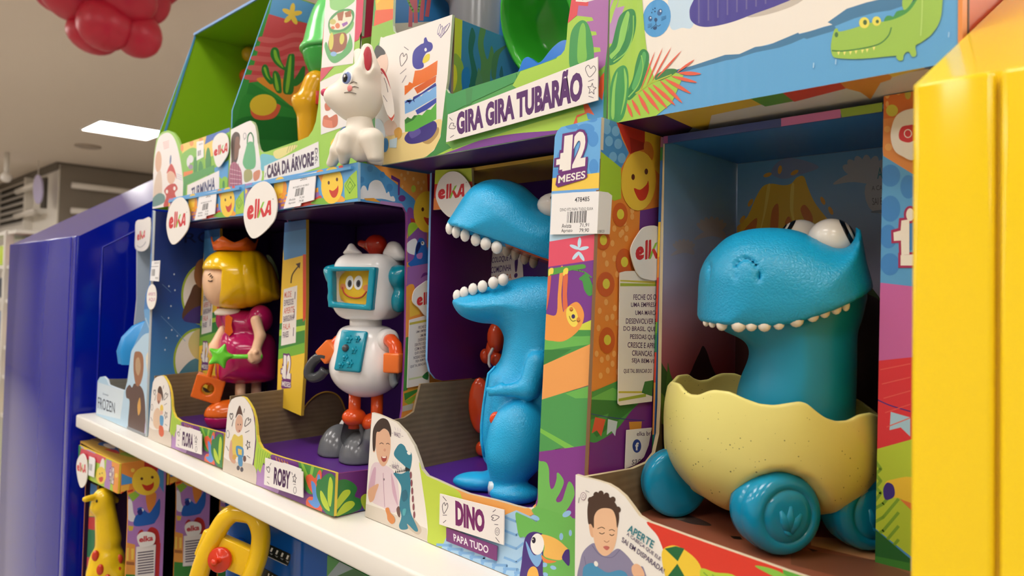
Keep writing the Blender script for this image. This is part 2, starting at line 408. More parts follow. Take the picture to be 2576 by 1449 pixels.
def skin(fn, lo, hi, h):
    """surface nets"""
    n = [int(math.ceil((hi[i]-lo[i])/h))+1 for i in range(3)]
    ax = [lo[i]+h*np.arange(n[i]) for i in range(3)]; g = np.meshgrid(*ax, indexing='ij'); v = fn(g); ins = v < 0
    s = [ins[:-1, :-1, :-1], ins[1:, :-1, :-1], ins[:-1, 1:, :-1], ins[1:, 1:, :-1], ins[:-1, :-1, 1:], ins[1:, :-1, 1:], ins[:-1, 1:, 1:], ins[1:, 1:, 1:]]
    cnt = sum(a.astype(int) for a in s); act = (cnt > 0) & (cnt < 8); idx = -np.ones(act.shape, int); I = np.argwhere(act); idx[act] = np.arange(len(I))
    acc = np.zeros((len(I), 3)); num = np.zeros(len(I)); cor = [(i & 1, (i >> 1) & 1, i >> 2) for i in range(8)]
    for a in range(8):
        for bb in range(a+1, 8):
            if sum(abs(cor[a][k]-cor[bb][k]) for k in range(3)) != 1: continue
            va = v[I[:, 0]+cor[a][0], I[:, 1]+cor[a][1], I[:, 2]+cor[a][2]]; vb = v[I[:, 0]+cor[bb][0], I[:, 1]+cor[bb][1], I[:, 2]+cor[bb][2]]
            m = (va < 0) != (vb < 0); t = np.where(m, va/(va-vb+1e-20), 0)
            for k in range(3): acc[:, k] += np.where(m, cor[a][k]+(cor[bb][k]-cor[a][k])*t, 0)
            num += m
    V = np.array(lo)+(I+acc/num[:, None])*h; F = []
    for d in range(3):
        e, f = (d+1) % 3, (d+2) % 3; sl0 = [slice(None)]*3; sl1 = [slice(None)]*3; sl0[d] = slice(0, -1); sl1[d] = slice(1, None)
        a, b = ins[tuple(sl0)], ins[tuple(sl1)]; E_ = np.argwhere(a != b); ok = (E_[:, e] > 0) & (E_[:, f] > 0) & (E_[:, e] < n[e]-1) & (E_[:, f] < n[f]-1); E_ = E_[ok]
        fl = a[tuple(E_.T)]
        def gi(de, df):
            q = E_.copy(); q[:, e] += de; q[:, f] += df; return idx[tuple(q.T)]
        Q = np.stack([gi(-1, -1), gi(0, -1), gi(0, 0), gi(-1, 0)], 1); Q[~fl] = Q[~fl][:, ::-1]; F.append(Q)
    return V, np.concatenate(F)
class Frame:
    """upright frame at a toy: a = sideways (right), b = depth, z = up; local points <-> world, photograph pixels -> local"""
    def __init__(s, o, ang=None, a=None):
        s.o = Vector(o)
        if a is None:
            v = Vector((o[0], o[1], 0)).normalized(); a = Vector((v.y, -v.x, 0))
        s.a = Vector(a).normalized(); s.b = Vector((-s.a.y, s.a.x, 0)); s.z = Vector((0, 0, 1))
    def w(s, x, y, z): return s.o+s.a*x+s.b*y+s.z*z
    def W(s, V): return [s.w(*p) for p in V]
    def l(s, u, v, y=0.0):
        pl = Plane(s.o+s.b*y, -s.b); q = pl.at(u, v)-s.o; return (q.dot(s.a), q.z)
    def L(s, pts, y=0.0): return [s.l(u, v, y) for u, v in pts]
    def P(s, u, v, y=0.0): return Plane(s.o+s.b*y, -s.b).at(u, v)
    def ax(s): return (s.a, s.b, s.z)
def mould(mb, fr, fn, lo, hi, h, mat, sm=True):
    V, F = skin(fn, lo, hi, h); mb.add(fr.W(V), F.tolist(), mat, sm); return V
def bounds(pts, m, y):
    return (min(p[0] for p in pts)-m, -y, min(p[1] for p in pts)-m), (max(p[0] for p in pts)+m, y, max(p[1] for p in pts)+m)
def flat_on(mb, fr, pts, yfun, mat, lift=.0005, k=None):
    """small mark painted on a moulded skin: outline in local (x, z), laid on the depth yfun(x, z)"""
    T = tri2(pts)
    for t in T: mb.add([fr.w(x, yfun(x, z)-lift, z) for x, z in t], [[0, 1, 2]], mat)
# ------------------------------------------------------------------ the shop: setting
ZS, ZT = -0.225, 0.122          # shelf top, tops of the boxes on it
FL = -Z0
def struct(name, mb): return mb.build(name, kind='structure')
b = MB(); b.box((-16, -3.2, FL-.05), (5, 7.2, FL), C('#b4ada3', 'satin')); struct('floor', b)
b = MB(); b.box((-16, -3.2, CEIL), (5, 7.2, CEIL+.06), C('#f0e3d2', 'dull')); struct('ceiling', b)
b = MB(); b.box((-16, -3.3, FL), (5, -3.2, CEIL), C('#b9b0a5', 'dull')); struct('wall_front', b)
b = MB(); b.box((-16, 7.2, FL), (5, 7.3, CEIL), C('#b9b0a5', 'dull')); struct('wall_back', b)
b = MB(); b.box((5, -3.2, FL), (5.1, 7.2, CEIL), C('#b9b0a5', 'dull')); struct('wall_right', b)
b = MB(); b.box((-16.1, -3.2, FL), (-16, 7.2, CEIL), C('#b9b0a5', 'dull')); struct('wall_left', b)
# the block of wall at the end of the aisle: white front, taupe side
WX, WY = -11.06, 2.60
b = MB(); b.box((WX-.02, WY+.02, FL), (WX, 7.2, CEIL), C('#8d8478', 'dull')); struct('wall_side', b)
b = MB(); b.box((-16, WY, FL), (WX, WY+.02, CEIL), C('#e9e4da', 'dull')); struct('wall_end', b)
b = MB(); b.box((-16, WY-.03, CEIL-.10), (WX+.03, WY, CEIL), C('#6f675c', 'dull')); b.box((WX, WY, CEIL-.03), (WX+.03, 7.2, CEIL), C('#6f675c', 'dull')); struct('trim_1', b)
# white rails on the taupe wall and on the white wall
PW = PX(WX)
def rail(name, pl, u0, v0, u1, v1, label, ts=(.12, .88)):
    a, c = pl.at(u0, v0), pl.at(u1, v1); a = a+pl.n*.16; c = c+pl.n*.16; m_ = MB()
    m_.tube([a, c], .042, C('#e6e0d6', 'satin'), 8)
    o = m_.build(name, None, label, 'rail', 'wall rails')
    for t in ts:
        q = a+(c-a)*t; k = MB(); k.tube([q-pl.n*.16, q], .02, C('#d9d2c8', 'satin'), 6); k.build('bracket', o)
    return o
rail('wall_rail', PW, 172, 468, 480, 504, 'upper long white rail on the taupe wall')
rail('wall_rail', PW, 170, 531, 480, 560, 'lower long white rail on the taupe wall, half behind the blue unit')
PE = PY(WY)
rail('wall_rail', PE, 75, 486, 122, 468, 'upper short white rail on the white end wall beside the louvre', (.52, .64))
rail('wall_rail', PE, 72, 547, 120, 534, 'lower short white rail on the white end wall beside the louvre', (.52, .64))
# louvre grille
g = thing('louvre_grille', 'white slatted louvre grille on the end wall under the ceiling', 'grille', PE.at(44, 530))
q = lambda u, v, d=0: PE.at(u, v)+Vector((0, -d, 0))
f_ = MB(); A, B_, D_, E_ = q(6, 486), q(81, 452), q(78, 560), q(4, 590)
x0, x1, z0, z1 = A.x, B_.x, q(40, 577).z, q(40, 465).z
f_.box((x0-.1, WY-.1, z0-.05), (x0, WY, z1), C('#e4dfd6', 'satin')); f_.box((x1, WY-.1, z0-.05), (x1+.1, WY, z1), C('#e4dfd6', 'satin'))
f_.box((x0, WY-.1, z0-.05), (x1, WY, z0+.03), C('#e4dfd6', 'satin')); f_.build('frame', g)
f_ = MB(); f_.box((x0, WY-.012, z0), (x1, WY-.002, z1), C('#4b463f', 'dull')); f_.build('opening', g)
for k in range(7):
    zz = z0+(z1-z0)*(k+.6)/7; f_ = MB(); f_.add([(x0, WY-.10, zz-.035), (x1, WY-.10, zz-.035), (x1, WY-.02, zz+.045), (x0, WY-.02, zz+.045)], [[0, 1, 2, 3]], C('#dcd6cc', 'satin')); f_.build('slat', g)
# lilac oval sign hung before the end wall
b = MB(); pl = PY(WY-.22); b.prism([pl.at(*p) for p in ell(94, 476, 11, 37)], (0, .02, 0), C('#cfc8f2', 'satin')); b.tube([pl.at(94, 442)+Vector((0, .01, 0)), (pl.at(94, 442).x, pl.p.y+.01, CEIL)], .006, C('#d8d2c8', 'satin'), 6); b.build('hanging_sign', None, 'narrow lilac oval sign hanging before the white end wall', 'sign')
b = MB(); b.prism([q(u, v, .03) for u, v in ((109, 448), (121, 447), (118, 524), (107, 524))], (0, .028, 0), C('#4d473f', 'dull')); b.build('wall_panel', None, 'dark narrow panel on the white end wall behind a rail', 'panel')
# ceiling lamps: square panels; one is seen, the rest are added out of view for brightness
PC = PZ(CEIL)
def ceil_lamp(x, y, label, sx=.62, sy=.64):
    t = thing('ceiling_light', label, 'ceiling light', (x, y, CEIL-.02), 'square ceiling lights')
    m_ = MB(); w = .02
    for lo, hi in (((x-sx/2-w, y-sy/2-w, CEIL-.018), (x+sx/2+w, y-sy/2, CEIL-.001)), ((x-sx/2-w, y+sy/2, CEIL-.018), (x+sx/2+w, y+sy/2+w, CEIL-.001)),
                   ((x-sx/2-w, y-sy/2, CEIL-.018), (x-sx/2, y+sy/2, CEIL-.001)), ((x+sx/2, y-sy/2, CEIL-.018), (x+sx/2+w, y+sy/2, CEIL-.001))): m_.box(lo, hi, C('#eeeae2', 'satin'))
    m_.build('frame', t)
    m_ = MB(); m_.box((x-sx/2, y-sy/2, CEIL-.012), (x+sx/2, y+sy/2, CEIL-.002), LAMP); m_.build('diffuser', t)
LAMP = emit('#fbf6f1', LIGHT_STRENGTH)
ceil_lamp(-8.09, 2.49, 'bright square ceiling light above the aisle, left of the green box')
for i, (x, y) in enumerate(((-5.6, -.6), (-3.6, -.9), (-2.0, -.5), (-.6, -.5), (.8, -.5), (2.6, -.9), (-.6, -2.0), (-2.4, -2.2), (1.4, -2.0), (-.4, 1.6), (-1.9, 1.7), (1.6, 1.6), (-8.1, -1.2), (-11, -1.2), (-11, .6), (-13.5, .6), (-1.2, 3.2), (.8, 3.2), (2.8, 3.2), (-1.2, 5), (.8, 5), (2.8, 5), (3.6, .4), (3.4, -2.2), (-4.4, -2.3), (-6.4, -2.2), (-8.4, -2.4), (-10.4, -2.4), (-12.4, -2.2), (-14, -1.2), (-3, 4.2), (-4.4, 5.4), (-2.6, 6.2), (.2, 6.4), (2.4, 6.4), (-6, .2), (-7.2, -.9), (-9.5, .1))):  # added panels, none of them seen, that brighten the ceiling and the boxes
    ceil_lamp(x, y, 'square ceiling light over the shop floor, added out of view to light the room')
b = MB(); c0 = PC.at(221, 367); b.lathe((c0.x, c0.y, CEIL-.001), (0, 0, -1), [(.14, 0), (.14, .012), (.11, .022), (.05, .024)], C('#b3a595', 'dull'), 24); b.build('ceiling_speaker', None, 'round grey flat vent in the ceiling below the light', 'vent')
b = MB(); c1 = ray(16, 446); c1 = c1*(11.0/c1.length); b.ball(c1, .065, C('#f2eee8', 'gloss'))
b.tube([c1, (c1.x, c1.y, CEIL)], .03, C('#e8e4dc', 'satin'), 8); b.build('ceiling_camera', None, 'small white dome hanging from the ceiling at far left', 'dome')

# balloons
t = thing('balloon_cluster', 'bunch of crimson red balloons hanging from the ceiling at upper left', 'balloons', (-4.1, 1.15, 1.15))
D0 = 4.15
def at_d(u, v, d):
    r = ray(u, v); return r*(d/r.length)
BAL = [(265, 62, 54, 54, 0, 0), (190, -5, 66, 50, 20, .15), (232, 88, 50, 38, 25, .12), (345, 85, 48, 52, -30, .05), (320, 0, 58, 48, 0, .02), (385, 10, 34, 44, 15, .16), (150, -30, 50, 50, 0, .25), (265, -40, 60, 60, 0, .05), (380, -45, 60, 50, 0, .2), (300, 40, 50, 50, 0, .18)]
for u, v, r, r2, ang, dd in BAL:
    d = D0+dd; c = at_d(u, v, d); k = d/FPX; m_ = MB()
    ca, sa = math.cos(math.radians(ang)), math.sin(math.radians(ang)); A1 = RIGHT*ca-UP*sa; A2 = RIGHT*sa+UP*ca
    m_.ball(c, (r*k, r*k, r2*k), C('#c01f38', 'satin'), (A1, -FWD, A2), 24)
    m_.lathe(c+FWD*(r*k*.93), FWD, [(.012, 0), (.008, .012), (.016, .022)], C('#8e1428', 'satin'), 8)
    m_.build('balloon', t)
m_ = MB(); c = at_d(270, -20, D0+.12); m_.tube([c, (c.x, c.y, CEIL)], .006, C('#d8d2c8', 'satin'), 6); m_.build('string', t)

# ------------------------------------------------------------------ display furniture
YC, XB, XYL = .358, -1.373, -.0850
def column(name, label, hexs, hexs2, xi, sgn, yf, zf, slope, depth, w=.5):
    """end unit: front strip and panel, sloping top, routed side panel. xi = the face towards the shelf, sgn = which way the unit lies"""
    t = thing(name, label, 'display unit', (xi+sgn*w/2, yf+depth/2, FL))
    prof = [(yf, FL), (yf, zf), (yf+depth*.999, zf+slope*depth), (yf+depth, FL)]
    m_ = MB(); xs = sorted((xi, xi+sgn*w)); M_ = C(hexs, 'paint')
    P = [Vector((xs[0], y, z)) for y, z in prof]; m_.prism(P, (xs[1]-xs[0], 0, 0), M_)
    m_.build('body', t)
    st = .0305
    m_ = MB(); a, c = sorted((xi+sgn*.0008, xi+sgn*(st-.001))); r = .004
    P = [(a, yf-r, FL), (c, yf-r, FL), (c, yf-r, zf+.001), (a, yf-r, zf+.001)]
    m_.rbox(((a+c)/2, yf-r/2+.001, (FL+zf)/2), ((1, 0, 0), (0, 1, 0), (0, 0, 1)), ((c-a)/2, .004, (zf-FL)/2), .0025, M_); m_.build('edge_strip', t)
    m_ = MB(); a, c = sorted((xi+sgn*(st+.001), xi+sgn*(w-.002)))
    m_.rbox(((a+c)/2, yf-r/2+.001, (FL+zf)/2), ((1, 0, 0), (0, 1, 0), (0, 0, 1)), ((c-a)/2, .004, (zf-FL)/2), .0025, M_); m_.build('front_panel', t)
    return t
pb = PX(XB); pyb = PY(YC-.003)
zfb = pyb.at(200, 592).z; e2 = pb.at(383, 505.5); slope_b = (e2.z-zfb)/(e2.y-YC)
tb = column('blue_display_unit', 'tall glossy royal blue display unit with sloping top at the shelf left end', '#00149c', '#00149c', XB, -1, YC, zfb, slope_b, .85)
# routed rectangle on the side that faces the shelf
m_ = MB(); pr = Plane((XB+.0006, 0, 0), (1, 0, 0))
P = [pr.at(u, v) for u, v in ((258, 622), (390, 560), (390, 1130), (247, 1130))]
P = [Vector((P[0].x, P[0].y, P[0].z)), Vector((P[0].x, .9, P[0].z+slope_b*(.9-P[0].y))), Vector((P[0].x, .9, -.9)), Vector((P[0].x, P[0].y, -.9))]
m_.prism(P, (-.0005, 0, 0), C('#00149c', 'paint')); m_.tube([p+Vector((-.0015, 0, 0)) for p in P], .0026, C('#00149c', 'paint'), 8, closed=True); m_.build('side_panel', tb)
py_ = PY(.333); zfy = py_.at(2291, 217).z; e3 = PX(XYL).at(2420, 100); slope_y = (e3.z-zfy)/(e3.y-.333)
ty = column('yellow_display_unit', 'tall glossy yellow display unit with a sloping top at the right end of the shelf', '#f6d321', '#f6d321', XYL, 1, .333, zfy, slope_y, .40)
SH = C('#efece4', 'satin')
def shelf(name, label, x0, x1, y0, y1, ztop, th):
    m_ = MB(); m_.rbox(((x0+x1)/2, (y0+y1)/2, ztop-th/2), ((1, 0, 0), (0, 1, 0), (0, 0, 1)), ((x1-x0)/2, (y1-y0)/2, th/2), .003, SH); return m_.build(name, None, label, 'shelf')
shelf('shelf_board', 'white shelf board carrying the row of boxed toys', XB+.0165, XYL-.001, YC, .70, ZS, .0215)
shelf('lower_shelf_board', 'white lower shelf board under the boxed giraffes', XB+.0165, XYL-.001, .345, .70, ZS-.42, .0215)
b = MB(); b.box((XB+.004, .702, FL), (XYL-.001, .73, .10), C('#14206e', 'paint')); b.build('back_board', None, 'dark blue board closing the back of the shelves', 'board')
b = MB(); b.box((XB+.004, .362, FL), (XYL-.001, .70, FL+.08), C('#14206e', 'paint')); b.build('plinth', None, 'dark blue plinth below the shelves', 'plinth')
# ------------------------------------------------------------------ boxes on the white shelf
KR = '#8d7757'
def price(f, a, b, c, d, code='250552', l2='BONECO', big=True):
    """price sticker print inside the quad a b c d (tl tr br bl)"""
    L = lambda p, q, t: (p[0]+(q[0]-p[0])*t, p[1]+(q[1]-p[1])*t); Q = lambda x, y: L(L(a, b, x), L(d, c, x), y); k = '#2a2a30'
    R_ = lambda x0, y0, x1, y1: (Q(x0, y0), Q(x1, y0), Q(x1, y1), Q(x0, y1))
    f.t(k, code, *R_(.42, .09, .68, .20), .01); f.t(k, l2, *R_(.2, .36, .78, .42)); f.bars(k, *R_(.32, .45, .62, .72))
    f.t(k, 'Avista', *R_(.14, .76, .36, .84)); f.t(k, 'Aprazo', *R_(.14, .88, .38, .97)); f.t(k, '71,91', *R_(.5, .76, .66, .85)); f.t(k, '79,90', *R_(.5, .88, .66, .97))
def meses(f, Q, yb='MESES', c1='#f4efe8', c2='#6d2c78'):
    """the white +12 with its dark rim, Q maps (0..1, 0..1 down) to pixels"""
    R_ = lambda x0, y0, x1, y1: (Q(x0, y0), Q(x1, y0), Q(x1, y1), Q(x0, y1))
    for c, g in ((c2, .07), (c1, .0)):
        f.t(c, '1', *R_(.2-g, .0-g*.8, .46+g, .74+g*.8), .05+g*.3); f.t(c, '2', *R_(.5-g, -.03-g*.8, .9+g, .72+g*.8), .05+g*.3)
        f.t(c, '+', *R_(.0-g, .35-g, .34+g, .70+g), .06+g*.3)
    f.p(c2, Q(.05, .80), Q(.95, .74), Q(.99, .96), Q(.9, 1.0), Q(.1, 1.06), Q(.02, 1.0))
    if yb: f.t(c1, yb, *R_(.1, .82, .93, .98), .02)

def hero(dx, name, boxlabel, plate, group):
    """box with a print-covered header, a cut-away right side, an inner post and a low front board"""
    sh = (dx, 0, 0); F0 = PY(.38, sh); FH = PY(.397, sh); SD = PX(-.5995, sh)
    first = dx == 0
    t = thing('toy_box', boxlabel, 'toy box', (-.72+dx, .47, ZS), group)
    # front board
    m_ = MB(); f = Face(m_, F0)
    arch = [(560.5, 1185), (565, 1130), (568.7, 1085.5), (572, 1045), (576, 1018), (583, 1005), (592, 1000), (606.4, 997), (616, 1000), (627, 1015), (635.4, 1030.4), (641, 1050), (644.5, 1072), (646, 1095), (650, 1112), (658.6, 1127.5), (679, 1140.6), (720, 1154), (765.8, 1166.7), (835.4, 1187), (844.5, 1190), (840, 1299), (835.4, 1298)]
    f.board('#6f3180', arch, .003, '#e9d04a', KR)
    f.s('#b187c2', (648, 1170), (690, 1180), (700, 1240), (650, 1225), (628, 1215), (632, 1190))
    f.p('#b3d443', (640, 1030), (660, 1125), (690, 1138), (705, 1155), (690, 1166), (676, 1150), (672, 1175), (662, 1163), (655, 1190), (648, 1178), (643, 1200), (636, 1190), (645, 1110))
    for i in range(6): f.l('#7fb23c', 1.3, (650+i*6, 1128+i*3), (645+i*5, 1190-i*6), sm=False)
    f.s('#7b3c8e', (680, 1148), (700, 1144), (740, 1160), (760, 1185), (740, 1200), (700, 1180))
    for i in range(5): f.l('#e8a048', 2.2, (694+i*7, 1150+i*3), (702+i*9, 1176+i*4), (706+i*9, 1190+i*4))
    for i in range(9): f.l('#e8a048', 2.6, (672+i*13, 1232+i*6), (678+i*12, 1244+i*5), (686+i*12, 1250+i*5.4))
    f.s('#47933f', (752, 1155), (758, 1200), (770, 1235), (790, 1240), (810, 1190), (812, 1175), (780, 1160))
    f.s('#8fc24a', (757, 1163), (764, 1168), (778, 1205), (772, 1215)); f.s('#8fc24a', (785, 1168), (791, 1172), (783, 1205), (779, 1200))
    f.s('#e2603c', (770, 1200), (782, 1193), (793, 1203), (800, 1188), (806, 1182), (810, 1195), (806, 1230), (812, 1255), (808, 1300), (795, 1296), (776, 1285), (770, 1262), (778, 1250), (790, 1248), (776, 1225))
    f.s('#5b95dc', (783, 1212), (793, 1217), (798, 1235), (799, 1196), (806, 1200), (803, 1240), (806, 1268), (796, 1278), (781, 1268), (776, 1258), (788, 1255))
    f.s('#2c4fa0', (810, 1290), (842, 1296), (842, 1304), (800, 1301))
    for q_ in (((806, 1230), (797, 1215), (803, 1205), (815, 1212), (822, 1235)), ((820, 1250), (812, 1215), (818, 1196), (832, 1194), (850, 1230))): f.s('#2f7f40', *q_)
    f.s('#2f7f40', (800, 1215), (830, 1190), (850, 1220), (846, 1303), (818, 1288), (803, 1262), (796, 1240))
    f.s('#bcd63d', (829, 1204), (834, 1202), (838, 1222), (833, 1272), (826, 1265), (825, 1235)); f.s('#bcd63d', (806, 1236), (812, 1238), (824, 1262), (830, 1285), (818, 1278), (808, 1258))
    f.p('#efeae4', (560, 1187), (566, 1110), (572, 1040), (578, 1008), (596, 996), (612, 995), (628, 1012), (638, 1042), (642, 1072), (643, 1105), (639, 1150), (632, 1190), (627, 1214))
    f.s('#d8ccbe', (559, 1186), (560, 1150), (580, 1160), (640, 1172), (640, 1230), (600, 1210))
    # the printed baby holding the toy
    if first:
        f.s('#e0c95a', (583, 1106), (590, 1092), (600, 1098), (610, 1094), (612, 1112), (610, 1135), (598, 1150), (582, 1140), (579, 1122))
        f.s('#d6a58b', (580, 1112), (584, 1110), (586, 1140), (594, 1160), (588, 1166), (577, 1150))
        f.c('#dcae94', 602, 1066, 9.5, 23, 4); f.s('#54382f', (593, 1052), (596, 1037), (603, 1020), (608, 1030), (612, 1050), (609, 1044), (600, 1042))
        for u in (599.5, 606): f.c('#3a2622', u, 1068, 1.1, 2)
        f.c('#a8554d', 603, 1084, 2, 2.4)
        f.s('#4b93c4', (595, 1122), (612, 1127), (612, 1150), (597, 1146)); f.p('#e5c95c', (599, 1128), (609, 1131), (609, 1145), (600, 1143))
        f.s('#4b93c4', (600, 1148), (610, 1151), (610, 1172), (601, 1170)); f.c('#4a4450', 600, 1177, 4, 6); f.c('#4a4450', 609, 1181, 4, 6); f.c('#d9a84a', 590, 1150, 5, 7); f.c('#6b4a45', 616, 1154, 4, 8)
    else:
        f.c('#c9977d', 600, 1060, 8.5, 22, 6); f.s('#4d3228', (594, 1046), (599, 1030), (608, 1034), (614, 1060), (611, 1075), (607, 1056)); f.c('#7a2e2c', 598, 1078, 2.4, 6)
        f.s('#e2c3a6', (580, 1112), (592, 1095), (604, 1106), (606, 1140), (596, 1160), (580, 1146)); f.c('#ecca4e', 609, 1098, 6, 12); f.c('#e6b6a0', 609, 1110, 5, 7)
        f.s('#5aa0cf', (603, 1120), (616, 1124), (614, 1150), (604, 1146)); f.s('#d9623c', (601, 1150), (614, 1154), (618, 1176), (610, 1184), (600, 1174))
    for a, b_ in (((570, 1122), (576, 1134)), ((588, 1055), (584, 1072)), ((618, 1088), (628, 1083)), ((622, 1146), (630, 1152)), ((616, 1028), (614, 1038))): f.l('#4b4450', 1.3, a, b_, sm=False)
    f.c('#4b4450', 574, 1092, 4, 10); f.c('#efeae4', 574, 1092, 3, 8.6); f.star(625, 1119, 6, 12, -20); f.heart(583, 1047, 4, 8); f.heart(623, 1062, 6, 12, 30)
    m_.build('front_panel', t)
    # name plate, a card standing a little proud
    def plate_art(f):
        f.t('#45164f', plate, (690, 1174), (731, 1186), (729, 1232), (688, 1218), .045)
        f.heart(675, 1181, 4, 8, -12); f.l('#4b4450', 1.2, (672, 1200), (678, 1201), sm=False); f.l('#4b4450', 1.2, (672, 1212), (677, 1218), sm=False); f.l('#4b4450', 1.2, (679, 1171), (682, 1165), sm=False)
        f.star(741, 1204, 5, 12, 10); f.l('#4b4450', 1.2, (738, 1218), (744, 1219), sm=False); f.c('#4b4450', 742, 1233, 4, 9); f.c('#efebe8', 742, 1233, 3, 7.6); f.l('#4b4450', 1.2, (736, 1194), (734, 1188), sm=False)
    sheet('name_plate', t, F0, '#efebe8', [(667, 1152), (712, 1166), (712, 1164), (757, 1180), (757, 1186), (761.5, 1187), (761.5, 1252), (664, 1219)], plate_art, .001, .0045)
    # header
    m_ = MB(); f = Face(m_, FH)
    h0, h1 = px((-.8408, .397, .124))[0], px((-.8408, .397, .085))[0]
    H = [(h0, 465-(h0-607)*.2), (700, 446), (800, 427), (900.5, 408), (900.5, 506), (800, 516), (698, 528), (h1, 545-(h1-602)*.18)]
    f.board('#5aa4de', H, .003, '#9cc9ea', '#3c1a4a', 'card')
    f.p('#ab83bf', (606, 465), (634, 459), (628, 500), (624, 541), (601, 546)); f.s('#f2cf4c', (604, 490), (613, 488), (616, 503), (609, 512), (603, 508)); f.s('#f2cf4c', (612, 475), (622, 478), (620, 486), (611, 486))
    f.p('#6fbdee', (636, 459), (665, 454), (655, 530), (628, 540)); f.s('#b3d443', (618, 500), (632, 480), (634, 530), (620, 536))
    f.s('#f3c73e', (690, 460), (704, 445), (716, 452), (716, 480), (706, 505), (692, 510)); f.s('#ef9a37', (714, 455), (722, 470), (714, 505), (700, 516), (710, 490))
    f.p('#a478bb', (700, 500), (800, 475), (806, 500), (702, 527))
    for i in range(4):
        for j in range(3): f.q('#f0a63f', (702+j*11+(i % 2)*5, 487+i*9-j*2), (711+j*11+(i % 2)*5, 485+i*9-j*2), (711+j*11+(i % 2)*5, 491+i*9-j*2), (702+j*11+(i % 2)*5, 493+i*9-j*2))
    f.q('#f0a63f', (790, 474), (801, 472), (801, 483), (790, 485))
    f.s('#d94536', (738, 524), (760, 510), (790, 500), (808, 492), (806, 512), (780, 516), (750, 522)); f.s('#7ab83c', (782, 512), (806, 498), (830, 505), (826, 514)); f.s('#f2a43c', (832, 506), (850, 490), (868, 500), (862, 508))
    f.s('#f09a35', (797, 432), (812, 428), (822, 450), (815, 470), (806, 452)); f.s('#e3493a', (852, 420), (858, 413), (864, 420), (858, 426))
    f.p('#a5cf3c', (866, 462), (884, 440), (898, 428), (900, 498), (868, 504))
    f.l('#7db539', 3, (880, 446), (894, 466), (880, 486), (869, 468), closed=True, sm=False); f.l('#7db539', 2.2, (881, 457), (888, 467), (881, 477), (875, 468), closed=True, sm=False)
    f.c('#f2cf4c', 817, 472, 1, 1)
    f.sun(836, 466, 27.5, 47, 3)
    m_.build('header_panel', t)
    LG = logo_shape([(665, 456), (684, 470.5), (694, 494), (696.6, 522), (691, 550), (679, 568), (660.5, 587), (642, 599), (630, 596), (618.6, 575), (612.7, 545), (615, 517), (623, 489), (640, 466)])
    sheet('logo_tag', t, FH, '#f1ede7', LG, lambda f: f.logo((624, 500), (684, 500), (682, 546), (620, 554)), .0012, .0055, 'white drop-shaped card tag')
    sheet('price_sticker', t, FH, '#f2f1f3', [(730, 447), (795, 432), (789, 503), (757, 511), (755, 518), (713, 525), (722, 494)], lambda f: price(f, (730, 447), (795, 432), (788, 505), (714, 520), '250552', 'BONECO ROBO' if first else 'BONECA FLOR'), .0009, .0026)
    # right side: header side and cut-away wall, in one board
    m_ = MB(); f = Face(m_, SD)
    Pz = lambda y, z: px((-.5995, y, z))
    S = [(901, 408), (1000, 425), (1092, 440), Pz(.56, .124), Pz(.56, -.2235), Pz(.42, -.2237), Pz(.384, -.2237), (849, 1191), (925, 1182), (960, 1176), (985, 1150), (1003, 1090), (1012, 1030), (1020, 860), (1024, 560), (1023, 535), (1016, 522), (960, 513), (901, 506)]
    f.board('#f0a04a', S, .003, '#7a2f86', '#2c1038', 'card')
    f.p('#4f9ad4', (900, 405), (940, 415), (1042, 500), (1060, 540), (900, 520))
    for u, v, r in ((931, 424, 9), (910, 452, 8), (962, 440, 8), (980, 472, 10), (930, 470, 9)): f.c('#4189c6', u, v, r*.8, r)
    for u, v in ((1010, 440), (1026, 435), (1018, 450), (1040, 450), (1012, 470), (1052, 460), (1060, 475), (1066, 458), (1036, 420)): f.c('#f6c078', u, v, 3, 4.5)
    f.c('#c9d848', 1040, 475, 6, 9)
    f.s('#eef0f4', (906, 500), (908, 475), (914, 467), (920, 470), (925, 480), (930, 462), (943, 453), (958, 457), (968, 475), (972, 486), (978, 482), (982, 494), (990, 494), (992, 507), (960, 500))
    f.p('#e9a73c', (915, 499), (940, 498), (960, 510), (920, 504)); f.p('#b187c2', (958, 505), (1010, 512), (1018, 524), (955, 515))
    f.p('#6d2f86', (984, 440), (1006, 452), (1005, 490), (1001, 492), (1001, 459), (984, 450)); f.c('#6d2f86', 1011, 499, 9, 8)
    f.p('#c6362c', (1074, 436), (1100, 440), (1100, 490), (1076, 480))
    f.s('#8b4a9a', (1026, 524), (1040, 530), (1044, 580), (1028, 600), (1022, 560)); f.p('#c33a2a', (1032, 548), (1044, 552), (1044, 562), (1034, 560)); f.s('#a5cf3c', (1028, 565), (1042, 560), (1052, 575), (1034, 600), (1026, 590))
    f.p('#8f56a2', (1024, 600), (1054, 570), (1090, 580), (1090, 640), (1024, 660)); f.p('#d98a3c', (1074, 580), (1092, 590), (1090, 640), (1074, 620))
    f.sun(1074, 533, 34, 52, 0)
    f.s('#eff1f4', (1024, 612), (1042, 600), (1050, 610), (1054, 640), (1036, 640), (1024, 632))
    f.s('#2a69c0', (1046, 620), (1054, 600), (1066, 602), (1074, 625), (1080, 650), (1070, 672), (1046, 676), (1026, 664), (1040, 650)); f.c('#f4f4f6', 1063, 612, 4, 5); f.c('#222222', 1062, 611, 1.8, 2.4); f.s('#15245e', (1046, 622), (1054, 608), (1058, 618), (1052, 632), (1047, 640)); f.s('#b77cc0', (1048, 640), (1062, 636), (1060, 650), (1050, 650))
    f.p('#a06ab0', (1024, 672), (1090, 660), (1090, 740), (1022, 720)); f.s('#f0a63f', (1024, 720), (1040, 716), (1042, 740), (1022, 745))
    f.s('#6d2f86', (1058, 700), (1064, 688), (1074, 686), (1080, 696), (1074, 692), (1064, 696)); f.q('#f0c24a', (1030, 755), (1052, 750), (1056, 790), (1030, 798))
